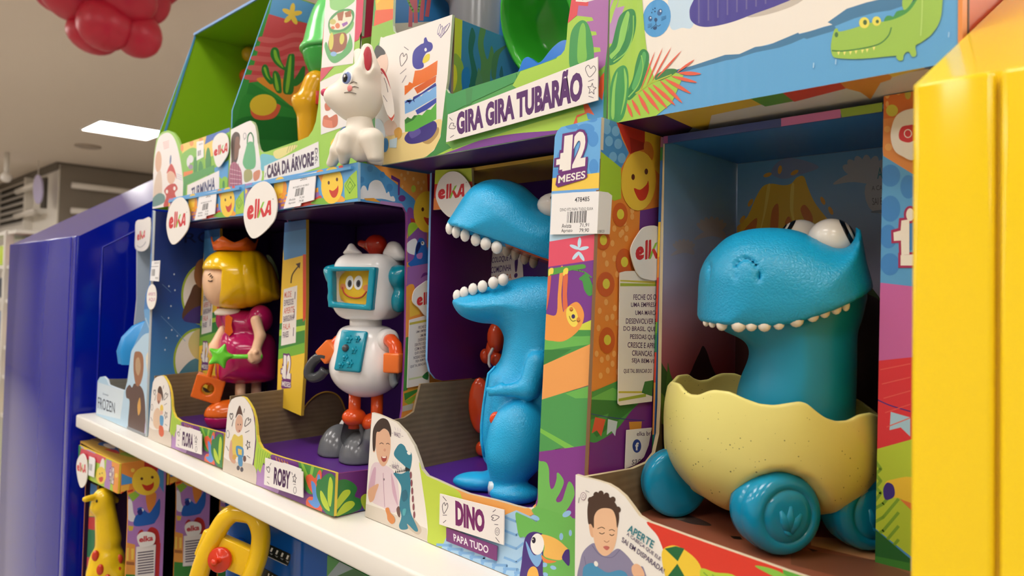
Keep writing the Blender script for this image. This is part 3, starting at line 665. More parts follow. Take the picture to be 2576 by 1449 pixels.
    f.q('#47933f', (1018, 850), (1030, 846), (1024, 985), (1010, 985)); f.p('#dfa13c', (1014, 985), (1080, 960), (1080, 1020), (1010, 1035))
    f.p('#3e8a3c', (1016, 990), (1060, 975), (1050, 985), (1018, 1008)); f.p('#8ab53c', (1016, 1010), (1060, 985), (1030, 1020)); f.q('#c9c8c0', (1012, 1022), (1040, 1014), (1036, 1030), (1010, 1036))
    # green leaf over the low part
    f.p('#6f3180', (838, 1185), (930, 1170), (930, 1300), (836, 1310)); f.s('#2c4fa0', (890, 1292), (930, 1272), (930, 1300), (860, 1304))
    f.s('#2f7f40', (838, 1225), (860, 1206), (884, 1212), (898, 1228), (892, 1248), (906, 1256), (908, 1278), (885, 1290), (842, 1304))
    f.s('#bcd63d', (846, 1262), (862, 1236), (878, 1232), (880, 1242), (864, 1262), (846, 1282)); f.s('#bcd63d', (848, 1290), (866, 1266), (884, 1260), (892, 1268), (880, 1282), (850, 1298)); f.s('#bcd63d', (908, 1250), (922, 1244), (922, 1285), (910, 1270))
    m_.build('side_panel', t)
    def text_art(f):
        f.p('#c9b94a', (1030, 812), (1090, 800), (1090, 806), (1030, 818)); f.p('#cdd7a0', (1028, 952), (1080, 942), (1080, 946), (1028, 957))
        f.lines('#3b2346', (1034, 824), (1082, 815), (1078, 920), (1032, 930), ['FECHE OS OL', 'UMA EMPRESA Q', 'UMA MARCA', 'DESENVOLVER', 'DENTRO DO BRAS', 'COM AS PESSOAS', 'QUE CRESCE E A', 'NOSSAS CRIANCAS', 'SEJA BEM VIND', 'QUE TAL BRINCAR DO'], .3, .01, True)
        f.s('#2f7f40', (1062, 948), (1076, 935), (1076, 955))
    sheet('text_label', t, SD, '#efe9e2', [(1030, 805), (1084, 790), (1080, 965), (1024, 976)], text_art, .0006, .0026)
    LG2 = logo_shape([(1064, 712), (1078, 706), (1096, 720), (1096, 790), (1072, 795), (1054, 775), (1038, 758), (1043, 730)])
    sheet('side_logo_tag', t, SD, '#f1ede7', LG2, lambda f: f.logo((1049, 738), (1104, 730), (1104, 764), (1048, 770)), .001, .004)
    # inner post (printed strip at the end of the low left side)
    PP = PY(.4525, sh); m_ = MB(); f = Face(m_, PP)
    f.board('#f3c93c', [(716, 560), (770, 552), (770, 760), (766, 900), (757, 1046), (696, 1019), (700, 900), (708, 720)], .004, '#c9a43a', KR)
    f.p('#4f93cf', (710, 552), (772, 545), (772, 640), (714, 655)); f.p('#3e6fae', (712, 555), (772, 548), (772, 575), (714, 585))
    f.p('#3e8a3c', (698, 815), (768, 800), (766, 890), (698, 900)); f.p('#7ab83c', (698, 880), (766, 862), (766, 890), (698, 905)); f.p('#d9442f', (762, 640), (772, 640), (770, 800), (762, 810)); f.p('#b3d443', (700, 830), (768, 818), (768, 830), (700, 846))
    f.l('#4a2a2a', 3, (732, 712), (736, 690), (752, 668)); f.p('#4a2a2a', (744, 664), (756, 660), (754, 676))
    f.p('#f3c93c', (696, 905), (766, 888), (757, 1046), (696, 1019))
    f.area([(712, 725), (750, 715), (745, 866), (705, 872)]); f.p('#efe9e2', (714, 728), (748, 718), (744, 862), (707, 870))
    f.lines('#d2604a', (716, 735), (742, 730), (738, 850), (711, 856), ['MUDE', '', 'APERTE', '', 'FALA', ''], .25, .01); f.lines('#4a2a58', (716, 735), (742, 730), (738, 850), (711, 856), ['', 'EXPRESSOES', '', 'BARRIGUINHA', '', 'FRASES'], .25, .01)
    f.l('#4a2a58', 1.5, (743, 734), (742, 752), sm=False); f.l('#4a2a58', 1.5, (741, 778), (740, 800), sm=False); f.l('#4a2a58', 1.5, (739, 824), (738, 845), sm=False)
    f.area([(696, 880), (766, 870), (757, 1046), (696, 1019)])
    meses(f, lambda x, y: (709+26*x-2*y, 892+5*x+80*y))
    m_.build('inner_post', t)
    # shell: left low wall, back, floor, top, liner
    XL = -.8370+dx; XR = -.6025+dx; m_ = MB()
    yz = [(.384, ZS+.001), (.384, -.135), (.450, -.133), (.456, -.131), (.47, -.09), (.56, -.085), (.56, ZS+.001)]
    m_.prism([(XL+.003, y, z) for y, z in yz], (-.003, 0, 0), C(KR, 'kraft')); m_.build('low_side', t)
    m_ = MB(); m_.prism([(XL+.003, y, z) for y, z in ((.47, -.088), (.47, .1185), (.56, .1185), (.56, -.088))], (-.003, 0, 0), C('#2c1038', 'card')); m_.build('left_side', t)
    m_ = MB(); m_.prism([(XL, .561, ZS+.001), (XR, .561, ZS+.001), (XR, .561, .119), (XL, .561, .119)], (0, .003, 0), C(KR, 'kraft')); m_.build('back_panel', t)
    m_ = MB(); m_.box((XL+.003, .394, .1175), (XR-.003, .56, .1205), C('#5aa4de')); m_.build('top_panel', t)
    m_ = MB(); m_.box((XL+.004, .3835, -.2005), (XR-.004, .555, -.198), C('#5b2a86')); m_.build('tray_floor', t)
    # purple liner with an arch cut out of its foot
    LP = PX(-.8370+.0052, sh); ar = [LP.at(u, v) for u, v in smooth([(757, 1046), (772, 1016), (796, 994), (820, 986), (842, 990), (858, 1005), (869, 1032)], 4, False)]
    y9 = ar[-1].y; A = [(.4585, -.198), (.4585, .117), (.552, .117), (.552, -.198), (min(y9+.002, .551), -.198)]
    m_ = MB(); m_.prism([(XL+.0052, y, z) for y, z in A[1:]]+[Vector(p) for p in ar[::-1] if p.y < .55]+[], (-.002, 0, 0), C('#3a1560')); m_.tube([p for p in ar if p.y < .55], .0011, C('#d9a93c', 'paper'), 6); m_.build('side_liner', t)
    m_ = MB(); m_.prism([(XL+.006, .553, -.198), (XL+.006, .553, .117), (XR-.004, .553, .117), (XR-.004, .553, -.198)], (0, .002, 0), C('#3a1560')); m_.build('liner', t)
    m_ = MB(); m_.box((XL+.004, .40, .083), (XR-.004, .55, .085), C('#35124a')); m_.build('inner_top', t)
    return t
rb = hero(0, 'robot', 'open toy box with a white robot figure inside, right of the princess box', 'ROBY', 'boxes with cut-away fronts and yellow posts')
fb = hero(-.2456, 'princess', 'open toy box with a yellow-haired princess figure inside, left of the robot box', 'FLORA', 'boxes with cut-away fronts and yellow posts')
# ------------------------------------------------------------------ tall box with the open-mouthed blue dinosaur
def dino_box():
    t = thing('toy_box', 'tall open toy box with a standing open-mouthed blue dinosaur inside', 'toy box', (-.445, .50, ZS))
    F0 = PY(.407); SD = PX(-.3055); XL, XR = -.5835, -.3055
    Pf = lambda x, z: px((x, .407, z)); Ps = lambda y, z: px((XR, y, z))
    m_ = MB(); f = Face(m_, F0)
    br = Pf(XR, ZS+.0008); bl = Pf(XL, ZS+.0008)
    out = [bl, (935.6, 1038), (950, 1042), (964.7, 1048), (997, 1062.5), (1023, 1090), (1042, 1122), (1053.7, 1154.8), (1061.8, 1180.6), (1074.8, 1197), (1107, 1211), (1139.5, 1226), (1178, 1242), (1243, 1257), (1272, 1265), (1298, 1273), (1322, 1278.5), (1337, 1277), (1348, 1268), (1353, 1255), (1354.7, 1240), (1356, 1187), (1366, 980), (1377, 760), (1388, 500), (1397, 345), (1403, 330), (1413, 320), (1514, 295), (1500, 700), br]
    f.board('#efe9e1', out, .003, '#d9cdb6', KR)
    W = '#efe9e1'
    # left picture: baby and dinosaur
    f.p('#dcd2c4', (905, 1262), (960, 1280), (1074, 1330), (1077, 1362), (905, 1300)); f.s('#c9b9a6', (1035, 1300), (1060, 1330), (1050, 1345), (1020, 1320))
    f.s('#e3cfd6', (929, 1200), (936, 1170), (952, 1163), (985, 1180), (1000, 1210), (1004, 1270), (990, 1290), (962, 1276), (935, 1262), (926, 1240)); f.s('#d1a9bd', (927, 1230), (938, 1182), (946, 1180), (940, 1235)); f.s('#d1a9bd', (984, 1190), (994, 1225), (1001, 1272), (988, 1240)); f.l('#b890a4', 1.4, (964, 1190), (966, 1240), (968, 1275)); f.c('#7a6a74', 966, 1206, 2, 3)
    f.s('#e0b394', (944, 1100), (952, 1080), (968, 1078), (980, 1092), (983, 1120), (979, 1150), (968, 1172), (957, 1168), (948, 1145)); f.c('#d8a587', 941, 1131, 3, 7)
    f.s('#3c2c26', (938, 1130), (938, 1085), (948, 1062), (962, 1052), (976, 1058), (984, 1080), (983, 1100), (977, 1085), (966, 1078), (955, 1086), (947, 1090), (944, 1130))
    f.l('#3a2622', 1.6, (955, 1117), (960, 1114), (965, 1117)); f.l('#3a2622', 1.6, (972, 1117), (976, 1115), (980, 1118)); f.s('#a3443e', (960, 1148), (966, 1152), (973, 1147), (972, 1158), (965, 1162), (960, 1156)); f.p('#f6efe8', (961, 1149), (972, 1149), (970, 1152), (963, 1152)); f.c('#d49a80', 968, 1132, 3, 4)
    f.s('#dca98b', (926, 1235), (940, 1222), (953, 1218), (946, 1240), (940, 1258), (930, 1262))
    tq = '#2e7f96'; td = '#23667d'
    f.s(tq, (992, 1146), (998, 1125), (1008, 1116), (1018, 1122), (1024, 1134), (1035, 1140), (1036, 1160), (1030, 1184), (1018, 1172)); f.p('#20282e', (1020, 1174), (1032, 1180), (1031, 1186), (1019, 1186)); f.s('#f2efe8', (1024, 1138), (1030, 1134), (1034, 1142), (1028, 1144))
    f.s(tq, (990, 1190), (1010, 1192), (1030, 1186), (1033, 1220), (1031, 1260), (1034, 1290), (1046, 1318), (1052, 1335), (1044, 1336), (1030, 1322), (1024, 1318), (1026, 1330), (1010, 1332), (1004, 1322), (1010, 1300), (1005, 1270), (1010, 1230), (1003, 1210))
    for i in range(6): f.p('#f2efe8', (992+i*5, 1150+i*4.5), (996+i*5, 1153+i*4.5), (992+i*5, 1157+i*4.5)); f.p('#20282e', (994+i*5.2, 1190-i*.8), (998+i*5.2, 1189-i*.8), (996+i*5.2, 1182-i*.9))
    for i in range(6): f.c('#8a4a55', 1034+i*1.7, 1195+i*20, 2.5, 9)
    f.s(td, (1012, 1238), (1022, 1232), (1026, 1250), (1018, 1262), (1012, 1256)); f.s('#51a9b4', (1014, 1282), (1022, 1280), (1020, 1295), (1014, 1296))
    f.s('#d98a4a', (970, 1280), (978, 1277), (983, 1290), (992, 1300), (994, 1312), (986, 1318), (976, 1308), (974, 1295)); f.s('#6b4a45', (998, 1280), (1005, 1274), (1007, 1300), (1001, 1296))
    for tx, a, b_ in (('NHAC!!', (992, 1090), (1008, 1094)), ('NHAC!!', (987, 1172), (1004, 1174))): f.t('#5a3a6a', tx, (a[0], a[1]-5), (b_[0], b_[1]-4), (b_[0], b_[1]+8), (a[0], a[1]+6)); f.l('#8a7a90', 1, (a[0]-6, a[1]-1), (a[0]-3, a[1]), sm=False); f.l('#8a7a90', 1, (b_[0]+3, b_[1]+3), (b_[0]+7, b_[1]+4), sm=False)
    for i in range(3): f.l('#c9c0cc', .9, (994+i*7, 1074+i*2), (996+i*6, 1082+i*2), sm=False); f.l('#c9c0cc', .9, (989+i*6, 1160+i*2), (991+i*5, 1166+i*2), sm=False)
    # lime, orange band, chevrons
    f.s('#c3d84a', (1056, 1160), (1062, 1210), (1072, 1280), (1077, 1330), (1077, 1365), (1095, 1375), (1115, 1360), (1135, 1330), (1180, 1290), (1200, 1250), (1140, 1220), (1080, 1190))
    f.p('#c3d84a', (1077, 1320), (1077, 1366), (1112, 1381), (1128, 1350), (1124, 1280), (1090, 1250))
    f.s('#f0ac5c', (1146, 1224), (1158, 1240), (1172, 1262), (1230, 1290), (1310, 1300), (1345, 1290), (1310, 1268), (1240, 1250))
    f.p('#a8cfee', (1110, 1382), (1124, 1350), (1260, 1300), (1300, 1283), (1360, 1310), (1360, 1500), (1260, 1442))
    for i in range(9):
        x = 1130+i*28; f.l('#7fb3e6', 7, (x-30, 1370+i*10), (x+6, 1372+i*10), (x-4, 1400+i*10), (x+24, 1408+i*10), sm=False)
    for i in range(4): f.l('#7fb3e6', 6, (1270, 1300+i*34), (1300, 1312+i*34), (1318, 1298+i*34), sm=False)
    f.p('#f0ac5c', (1340, 1266), (1356, 1255), (1360, 1275), (1348, 1285))
    # tall column, from the top down
    f.p('#6bb1ea', (1380, 310), (1540, 270), (1540, 445), (1380, 460))
    for u, v, r, r2 in ((1415, 400, 13, 22), (1475, 325, 22, 14), (1493, 350, 14, 20), (1495, 420, 12, 20), (1400, 440, 12, 16), (1490, 300, 14, 8), (1440, 318, 16, 8)): f.c('#4f97dc', u, v, r, r2)
    f.p('#f5cf52', (1380, 450), (1530, 432), (1530, 474), (1380, 484)); f.p('#6ea8e2', (1380, 482), (1530, 472), (1530, 480), (1380, 489)); f.p('#b9dcf2', (1375, 488), (1530, 480), (1530, 600), (1375, 620))
    f.p('#e4556f', (1370, 610), (1510, 587), (1510, 670), (1370, 676)); f.p('#7c3b93', (1365, 674), (1510, 652), (1510, 830), (1365, 860))
    f.flower('#c4e3f6', 1458, 629, 20, 31, 5, 5)
    g1, g2, g3 = '#6dbb57', '#4a9a4c', '#3c8540'
    f.p('#d6df4c', (1455, 820), (1500, 800), (1500, 840), (1460, 845)); f.p(g2, (1365, 850), (1440, 830), (1490, 830), (1490, 870), (1365, 920)); f.p(g1, (1365, 850), (1380, 850), (1486, 845), (1486, 862), (1365, 884)); f.p(g1, (1365, 846), (1486, 846), (1486, 866), (1366, 882))
    f.p(g3, (1366, 880), (1440, 878), (1366, 925)); f.p('#f2a75c', (1360, 922), (1420, 895), (1510, 855), (1510, 960), (1430, 985), (1360, 1015))
    # sloth on its branch
    f.s('#e0704a', (1380, 695), (1388, 690), (1384, 740), (1376, 780)); f.s('#e0704a', (1419, 690), (1430, 690), (1428, 740), (1430, 785), (1418, 775))
    f.s('#f2a04e', (1368, 792), (1400, 792), (1405, 740), (1411, 676), (1419, 676), (1414, 740), (1418, 782), (1424, 778), (1440, 764), (1454, 760), (1466, 774), (1471, 795), (1464, 820), (1446, 842), (1420, 858), (1395, 858), (1368, 848))
    f.c('#f6df5c', 1441, 796, 14, 27, -14)
    f.s('#5aa548', (1366, 680), (1400, 674), (1440, 668), (1470, 665), (1473, 675), (1440, 680), (1400, 690), (1366, 696)); f.l('#5aa548', 3, (1440, 678), (1470, 684), (1490, 698)); f.s('#4a9a4c', (1464, 698), (1478, 688), (1490, 712), (1494, 735), (1484, 745), (1472, 730), (1468, 712)); f.s('#4a9a4c', (1458, 702), (1468, 694), (1470, 706))
    for u in (1388, 1425): f.s('#f6df5c', (u-6, 680), (u, 674), (u+6, 676), (u+5, 688), (u-1, 690), (u-6, 694))
    f.c('#d98a3c', 1439, 778, 5, 6); f.c('#d98a3c', 1457, 805, 5, 7); f.c('#3a2a6a', 1444, 796, 4.5, 5.5); f.l('#5b3a24', 1.4, (1434, 795), (1437, 803), (1443, 808), (1450, 806)); f.l('#5b3a24', 1.2, (1436, 779), (1439, 782), (1443, 779)); f.l('#5b3a24', 1.2, (1453, 806), (1457, 809), (1461, 806))
    # greens under the sloth and the purple leaf ground
    f.p('#4f9f55', (1355, 1008), (1430, 985), (1510, 965), (1510, 1130), (1420, 1125), (1355, 1140)); f.p(g1, (1424, 990), (1510, 962), (1510, 1000), (1450, 1002)); f.p(g3, (1490, 1002), (1510, 1000), (1510, 1050), (1486, 1040)); f.p('#7cc450', (1357, 1074), (1450, 1126), (1430, 1131), (1357, 1085))
    f.p('#85398f', (1350, 1137), (1420, 1128), (1500, 1116), (1500, 1400), (1350, 1300))
    lf = '#72be5b'
    f.s(lf, (1353, 1165), (1362, 1160), (1376, 1163), (1383, 1180), (1384, 1210), (1388, 1229), (1396, 1224), (1402, 1205), (1403, 1190), (1408, 1190), (1418, 1203), (1420, 1216), (1410, 1240), (1401, 1256), (1405, 1263), (1416, 1258), (1424, 1235), (1433, 1211), (1444, 1222), (1447, 1245), (1436, 1270), (1424, 1290), (1440, 1300), (1440, 1320), (1380, 1320), (1340, 1285), (1355, 1262))
    # toucan and leaf at the foot
    f.s('#6dbb57', (1299, 1290), (1312, 1293), (1340, 1306), (1352, 1312), (1358, 1306), (1344, 1286), (1360, 1276), (1400, 1288), (1430, 1298), (1440, 1310), (1455, 1400), (1450, 1500), (1380, 1480), (1330, 1360), (1309, 1350), (1302, 1320))
    f.p('#6dbb57', (1360, 1280), (1470, 1310), (1470, 1600), (1380, 1500), (1350, 1330))
    for u, v, r, r2, a in ((1349, 1302, 11, 6, 25), (1428, 1292, 12, 7, -30), (1414, 1349, 5, 9, 0), (1437, 1340, 4, 8, 0), (1372, 1420, 7, 6, 0), (1394, 1427, 8, 5, 20), (1374, 1444, 7, 5, 20)): f.c('#93c4ec', u, v, r, r2, a)
    f.s('#44277c', (1312, 1480), (1315, 1410), (1320, 1365), (1328, 1345), (1343, 1337), (1360, 1340), (1368, 1352), (1368, 1440), (1372, 1490)); f.s('#7fb3e6', (1325, 1360), (1334, 1400), (1352, 1425), (1364, 1410), (1364, 1390), (1345, 1395)); f.s('#f4bf5e', (1362, 1346), (1380, 1346), (1405, 1357), (1425, 1374), (1431, 1383), (1420, 1400), (1412, 1408), (1388, 1405), (1370, 1396), (1372, 1372)); f.s('#e8853f', (1364, 1395), (1378, 1406), (1402, 1411), (1386, 1416), (1370, 1412)); f.s('#44277c', (1432, 1381), (1435, 1388), (1434, 1422), (1420, 1410), (1416, 1400), (1424, 1384))
    f.c('#f6f4f0', 1354, 1368, 17, 27); f.c('#1d1430', 1345, 1358, 5, 8); f.s('#f4b94e', (1328, 1449), (1334, 1430), (1346, 1424), (1356, 1438), (1358, 1480), (1330, 1480))
    f.c('#f6f4f0', 1343, 1356, 1.3, 2)
    meses(f, lambda x, y: (1406+82*x-8*y, 346-16*x+120*y))
    m_.build('front_panel', t)
    def nm(f):
        f.t('#741a63', 'DINO', (1145, 1258), (1219, 1285), (1219, 1342), (1146, 1322), .06)
        f.heart(1119, 1278, 7, 14, 10, w=1.5); f.l('#4b4450', 1.5, (1114, 1296), (1124, 1296), sm=False); f.l('#4b4450', 1.5, (1115, 1315), (1122, 1309), sm=False); f.l('#4b4450', 1.5, (1114, 1249), (1123, 1260), sm=False)
        f.heart(1246, 1302, 7, 10, -100, w=1.5); f.l('#4b4450', 1.5, (1240, 1288), (1247, 1282), sm=False); f.l('#4b4450', 1.5, (1244, 1319), (1253, 1320), sm=False); f.c('#4b4450', 1251, 1337, 6, 10); f.c('#efe9e4', 1251, 1337, 5, 8.6); f.c('#4b4450', 1251, 1337, 3, 5); f.c('#efe9e4', 1251, 1337, 2, 4); f.l('#4b4450', 1.5, (1247, 1352), (1256, 1364), sm=False)
    sheet('name_plate', t, F0, '#efe9e4', [(1106.5, 1242), (1268, 1283), (1266.5, 1371), (1105, 1319)], nm, .001, .0042)
    sheet('subtitle_strip', t, F0, '#7c3a78', [(1122.5, 1327), (1250, 1374), (1249, 1411), (1122.5, 1361)], lambda f: f.t('#f2ebf2', 'PAPA TUDO', (1140, 1342), (1229, 1374), (1228, 1393), (1142, 1361), .02), .0008, .003)
    # right side
    m_ = MB(); f = Face(m_, SD)
    S = [(1514.5, 294.6), (1575, 316), Ps(.56, .1255), Ps(.56, ZS+.0008), br, (1479, 1187), (1500, 700)]
    f.board('#e88f3c', S, .003, '#7a5a3a', '#2a0f3a', 'card')
    f.p('#4f93cf', (1505, 290), (1550, 305), (1565, 350), (1582, 385), (1562, 425), (1505, 378))
    for u, v in ((1527, 325), (1549, 330), (1532, 355), (1555, 362), (1542, 395), (1564, 398), (1524, 305)): f.c('#79b6e4', u, v, 10, 13)
    f.p('#c53a2a', (1550, 305), (1625, 330), (1622, 370), (1585, 388), (1568, 350)); f.p('#a32d22', (1584, 345), (1622, 360), (1622, 375), (1587, 385)); f.p('#ecc93f', (1622, 328), (1660, 338), (1660, 440), (1622, 400)); f.s('#e08a3c', (1622, 357), (1636, 360), (1644, 380), (1641, 402), (1630, 396), (1620, 378))
    f.p('#a8cf3c', (1505, 376), (1562, 422), (1562, 500), (1545, 505), (1503, 480)); f.p('#6d3a8a', (1610, 530), (1660, 520), (1660, 600), (1608, 580))
    for u, v in ((1545, 575), (1565, 585), (1576, 575), (1575, 600), (1590, 545), (1590, 530), (1608, 515), (1545, 650), (1526, 663), (1519, 640), (1540, 612), (1552, 690), (1540, 716), (1524, 760), (1546, 775), (1508, 782), (1526, 800), (1540, 797), (1553, 812), (1505, 825), (1500, 890), (1513, 905), (1544, 890), (1528, 900), (1540, 915), (1528, 932), (1510, 945), (1553, 935), (1560, 590), (1570, 560)): f.c('#f3b267', u, v, 5, 8)
    for u, v, r, r2 in ((1559, 540, 19, 30), (1516, 605, 18, 24), (1569, 660, 21, 35), (1523, 715, 22, 31), (1526, 856, 20, 33)): f.c('#d1642c', u, v, r, r2); f.c('#e2d64a', u+1, v-1, 9, 13)
    f.p('#4a9a4c', (1480, 975), (1490, 985), (1560, 955), (1660, 960), (1660, 1140), (1470, 1130)); f.p('#6dbb57', (1480, 1004), (1540, 975), (1560, 985), (1560, 1008), (1480, 1004)); f.p('#347a3a', (1470, 1005), (1570, 1008), (1600, 1020), (1570, 1045), (1500, 1100), (1470, 1060)); f.p('#4d9c50', (1470, 1060), (1530, 1040), (1520, 1070), (1490, 1090), (1470, 1118))
    f.s('#7a2f86', (1470, 1122), (1500, 1112), (1550, 1080), (1600, 1020), (1670, 980), (1670, 1250), (1465, 1250))
    f.l('#2c3a86', 2, (1479, 1039), (1520, 1048), (1570, 1054), (1620, 1058)); f.p('#de5a3c', (1496, 1049), (1522, 1055), (1511, 1098), (1500, 1082), (1487, 1090)); f.p('#c6d8e6', (1528, 1054), (1552, 1060), (1546, 1097), (1537, 1084), (1525, 1094)); f.p('#dd9a3c', (1581, 1061), (1613, 1060), (1611, 1090), (1583, 1084))
    f.sun(1605, 455, 44, 75, 2, eye=1.0, hexs='#f3cb45')
    m_.build('side_panel', t)
    def txt(f):
        f.p('#cfc24a', (1560, 704), (1650, 708), (1650, 714), (1560, 708)); f.p('#a8b83c', (1560, 712), (1650, 714), (1650, 720), (1560, 720)); f.p('#cfc24a', (1556, 984), (1640, 984), (1640, 989), (1556, 989)); f.p('#a8b83c', (1556, 1003), (1625, 990), (1625, 998), (1556, 1010)); f.p('#3c7a3a', (1622, 960), (1650, 955), (1650, 1000), (1614, 988))
        f.lines('#4a2350', (1570, 741), (1676, 740), (1668, 925), (1566, 920), ['FECHE OS OLHOS', 'UMA EMPRESA QUE', 'UMA MARCA QUE', 'DESENVOLVER E PRO', 'DO BRASIL. QUE EVO', 'PESSOAS QUE TRA', 'CRESCE E APRENDE', 'CRIANCAS. PODE', 'SEJA BEM-VINDO'], .32, .012, True); f.t('#4a2350', 'QUE TAL BRINCAR DO', (1569, 928), (1640, 928), (1639, 940), (1568, 940), .01)
    sheet('text_label', t, SD, '#efe8de', [(1560, 686), (1575, 682), (1660, 680), (1640, 1010), (1560, 1020), (1555, 1015)], txt, .0007, .003)
    LG = logo_shape([(1605, 590), (1625, 570), (1660, 575), (1680, 640), (1660, 700), (1625, 702), (1606, 690), (1593, 660), (1588, 625)])
    sheet('side_logo_tag', t, SD, '#f1ede7', LG, lambda f: f.logo((1600, 606), (1678, 600), (1676, 652), (1598, 655)), .001, .0045)
    def fb_(f):
        f.t('#4a2350', 'elka brinquedos', (1602, 1086), (1680, 1082), (1680, 1098), (1602, 1100), .01); f.c('#26408f', 1602, 1122, 11, 17); f.t('#f1ede7', 'f', (1598, 1113), (1607, 1113), (1607, 1133), (1598, 1133), .04); f.t('#4a4450', 'sac', (1590, 1157), (1612, 1154), (1611, 1167), (1589, 1169), .0)
    sheet('contact_label', t, SD, '#f0ebe4', [(1577, 1082), (1640, 1076), (1632, 1120), (1620, 1150), (1600, 1168), (1573, 1179)], fb_, .0007, .003)
    # price sticker wraps the corner: one half on each face
    def ps(f): f.t('#2a2a30', '478485', (1446, 497), (1483, 494), (1483, 506), (1446, 509), .01); f.t('#2a2a30', 'DINO 972 PAPA TUDO ELKA', (1409, 524), (1492, 521), (1492, 528), (1409, 532), .0); f.bars('#2a2a30', (1428, 533), (1479, 529), (1477, 560), (1426, 561), 15, 4); f.t('#2a2a30', 'Avista', (1413, 563), (1438, 562), (1437, 573), (1413, 574), .005); f.t('#2a2a30', 'Aprazo', (1412, 576), (1440, 575), (1440, 586), (1412, 587), .005); f.t('#2a2a30', '71,91', (1459, 562), (1482, 561), (1481, 571), (1458, 573), .005); f.t('#2a2a30', '79,90', (1458, 575), (1482, 574), (1481, 585), (1457, 586), .005)
    st = sheet('price_sticker', t, F0, '#f1f0ef', [(1389, 489), (1440, 484), (1507, 481), (1502, 588), (1384, 590)], ps, .0008, .0026)
    sheet('price_sticker_flap', t, SD, '#f1f0ef', [(1507, 481), (1530, 484), (1540, 492), (1534, 589), (1502, 588)], lambda f: f.t('#2a2a30', '11/08/23', (1500.5, 579), (1520, 578), (1520, 585), (1500.5, 586)), .0008, .0026)
    # recessed front strip with the logo, inner left side, low kraft side, tray, back
    TP = PY(.478); m_ = MB(); f = Face(m_, TP)
    f.board('#c3d84a', [(1095, 428), (1186, 423), (1188, 470), (1176, 520), (1090, 528), (1093, 470)], .003, '#c9b98a', KR); f.p('#dd4a3c', (1085, 464), (1195, 456), (1195, 480), (1085, 505)); f.p('#f0924e', (1085, 500), (1200, 480), (1200, 530), (1085, 535))
    m_.build('header_strip', t)
    LG = logo_shape([(1141, 431), (1160, 438), (1180, 462), (1186, 490), (1178, 520), (1160, 538), (1134, 547), (1117, 536), (1104, 518), (1096, 490), (1104, 456), (1122, 436)])
    sheet('logo_tag', t, TP, '#f1ede7', LG, lambda f: f.logo((1103, 465), (1170, 458), (1168, 499), (1101, 502)), .001, .003, 'white drop-shaped card tag')
    def side(name, pts, front, edge, x=XL, th=.003):
        m_ = MB(); m_.prism([(x+th, y, z) for y, z in pts], (-th, 0, 0), front, edge, C(KR, 'kraft')); m_.build(name, t)
    side('left_side', [(.478, .1225), (.478, -.075), (.482, -.088), (.49, -.096), (.50, -.099), (.578, -.10), (.578, .1225)], C('#5a1a58'), C('#7fb3e6', 'paper'))
    side('low_side', [(.4105, ZS+.001), (.4105, -.135), (.45, -.133), (.462, -.128), (.47, -.10), (.578, -.101), (.578, ZS+.001)], C(KR, 'kraft'), C(KR, 'kraft'))
    m_ = MB(); m_.prism([(XL+.004, .57, -.187), (XR-.004, .57, -.187), (XR-.004, .57, .1225), (XL+.004, .57, .1225)], (0, .003, 0), C('#43187a')); m_.build('back_panel', t)
    m_ = MB(); m_.box((XL+.004, .411, -.1905), (XR-.0035, .569, -.1875), C('#5b2a9a')); m_.build('tray_floor', t)
    m_ = MB(); m_.box((XL+.004, .482, .119), (XR-.0035, .575, .1225), C('#c9a43a')); m_.build('top_panel', t)
    BK = PY(.5695); m_ = MB(); f = Face(m_, BK, 'paper')
    f.p('#e9e2dc', (1240, 626), (1310, 600), (1318, 715), (1230, 730)); f.lines('#43206a', (1238, 648), (1288, 640), (1285, 688), (1234, 695), ['COLOQUE A', 'COMIDINHA'], .3, .015); f.t('#c96a3c', 'NA BOCA', (1234, 694), (1288, 688), (1287, 702), (1233, 708), .01); f.t('#43206a', '!', (1295, 648), (1304, 646), (1302, 698), (1293, 700), .03)
    m_.build('back_print', t)
    # thin orange print line and orange food pictures standing behind the toy
    for name, pts in (('food_insert', None),): pass
    return t
db = dino_box()

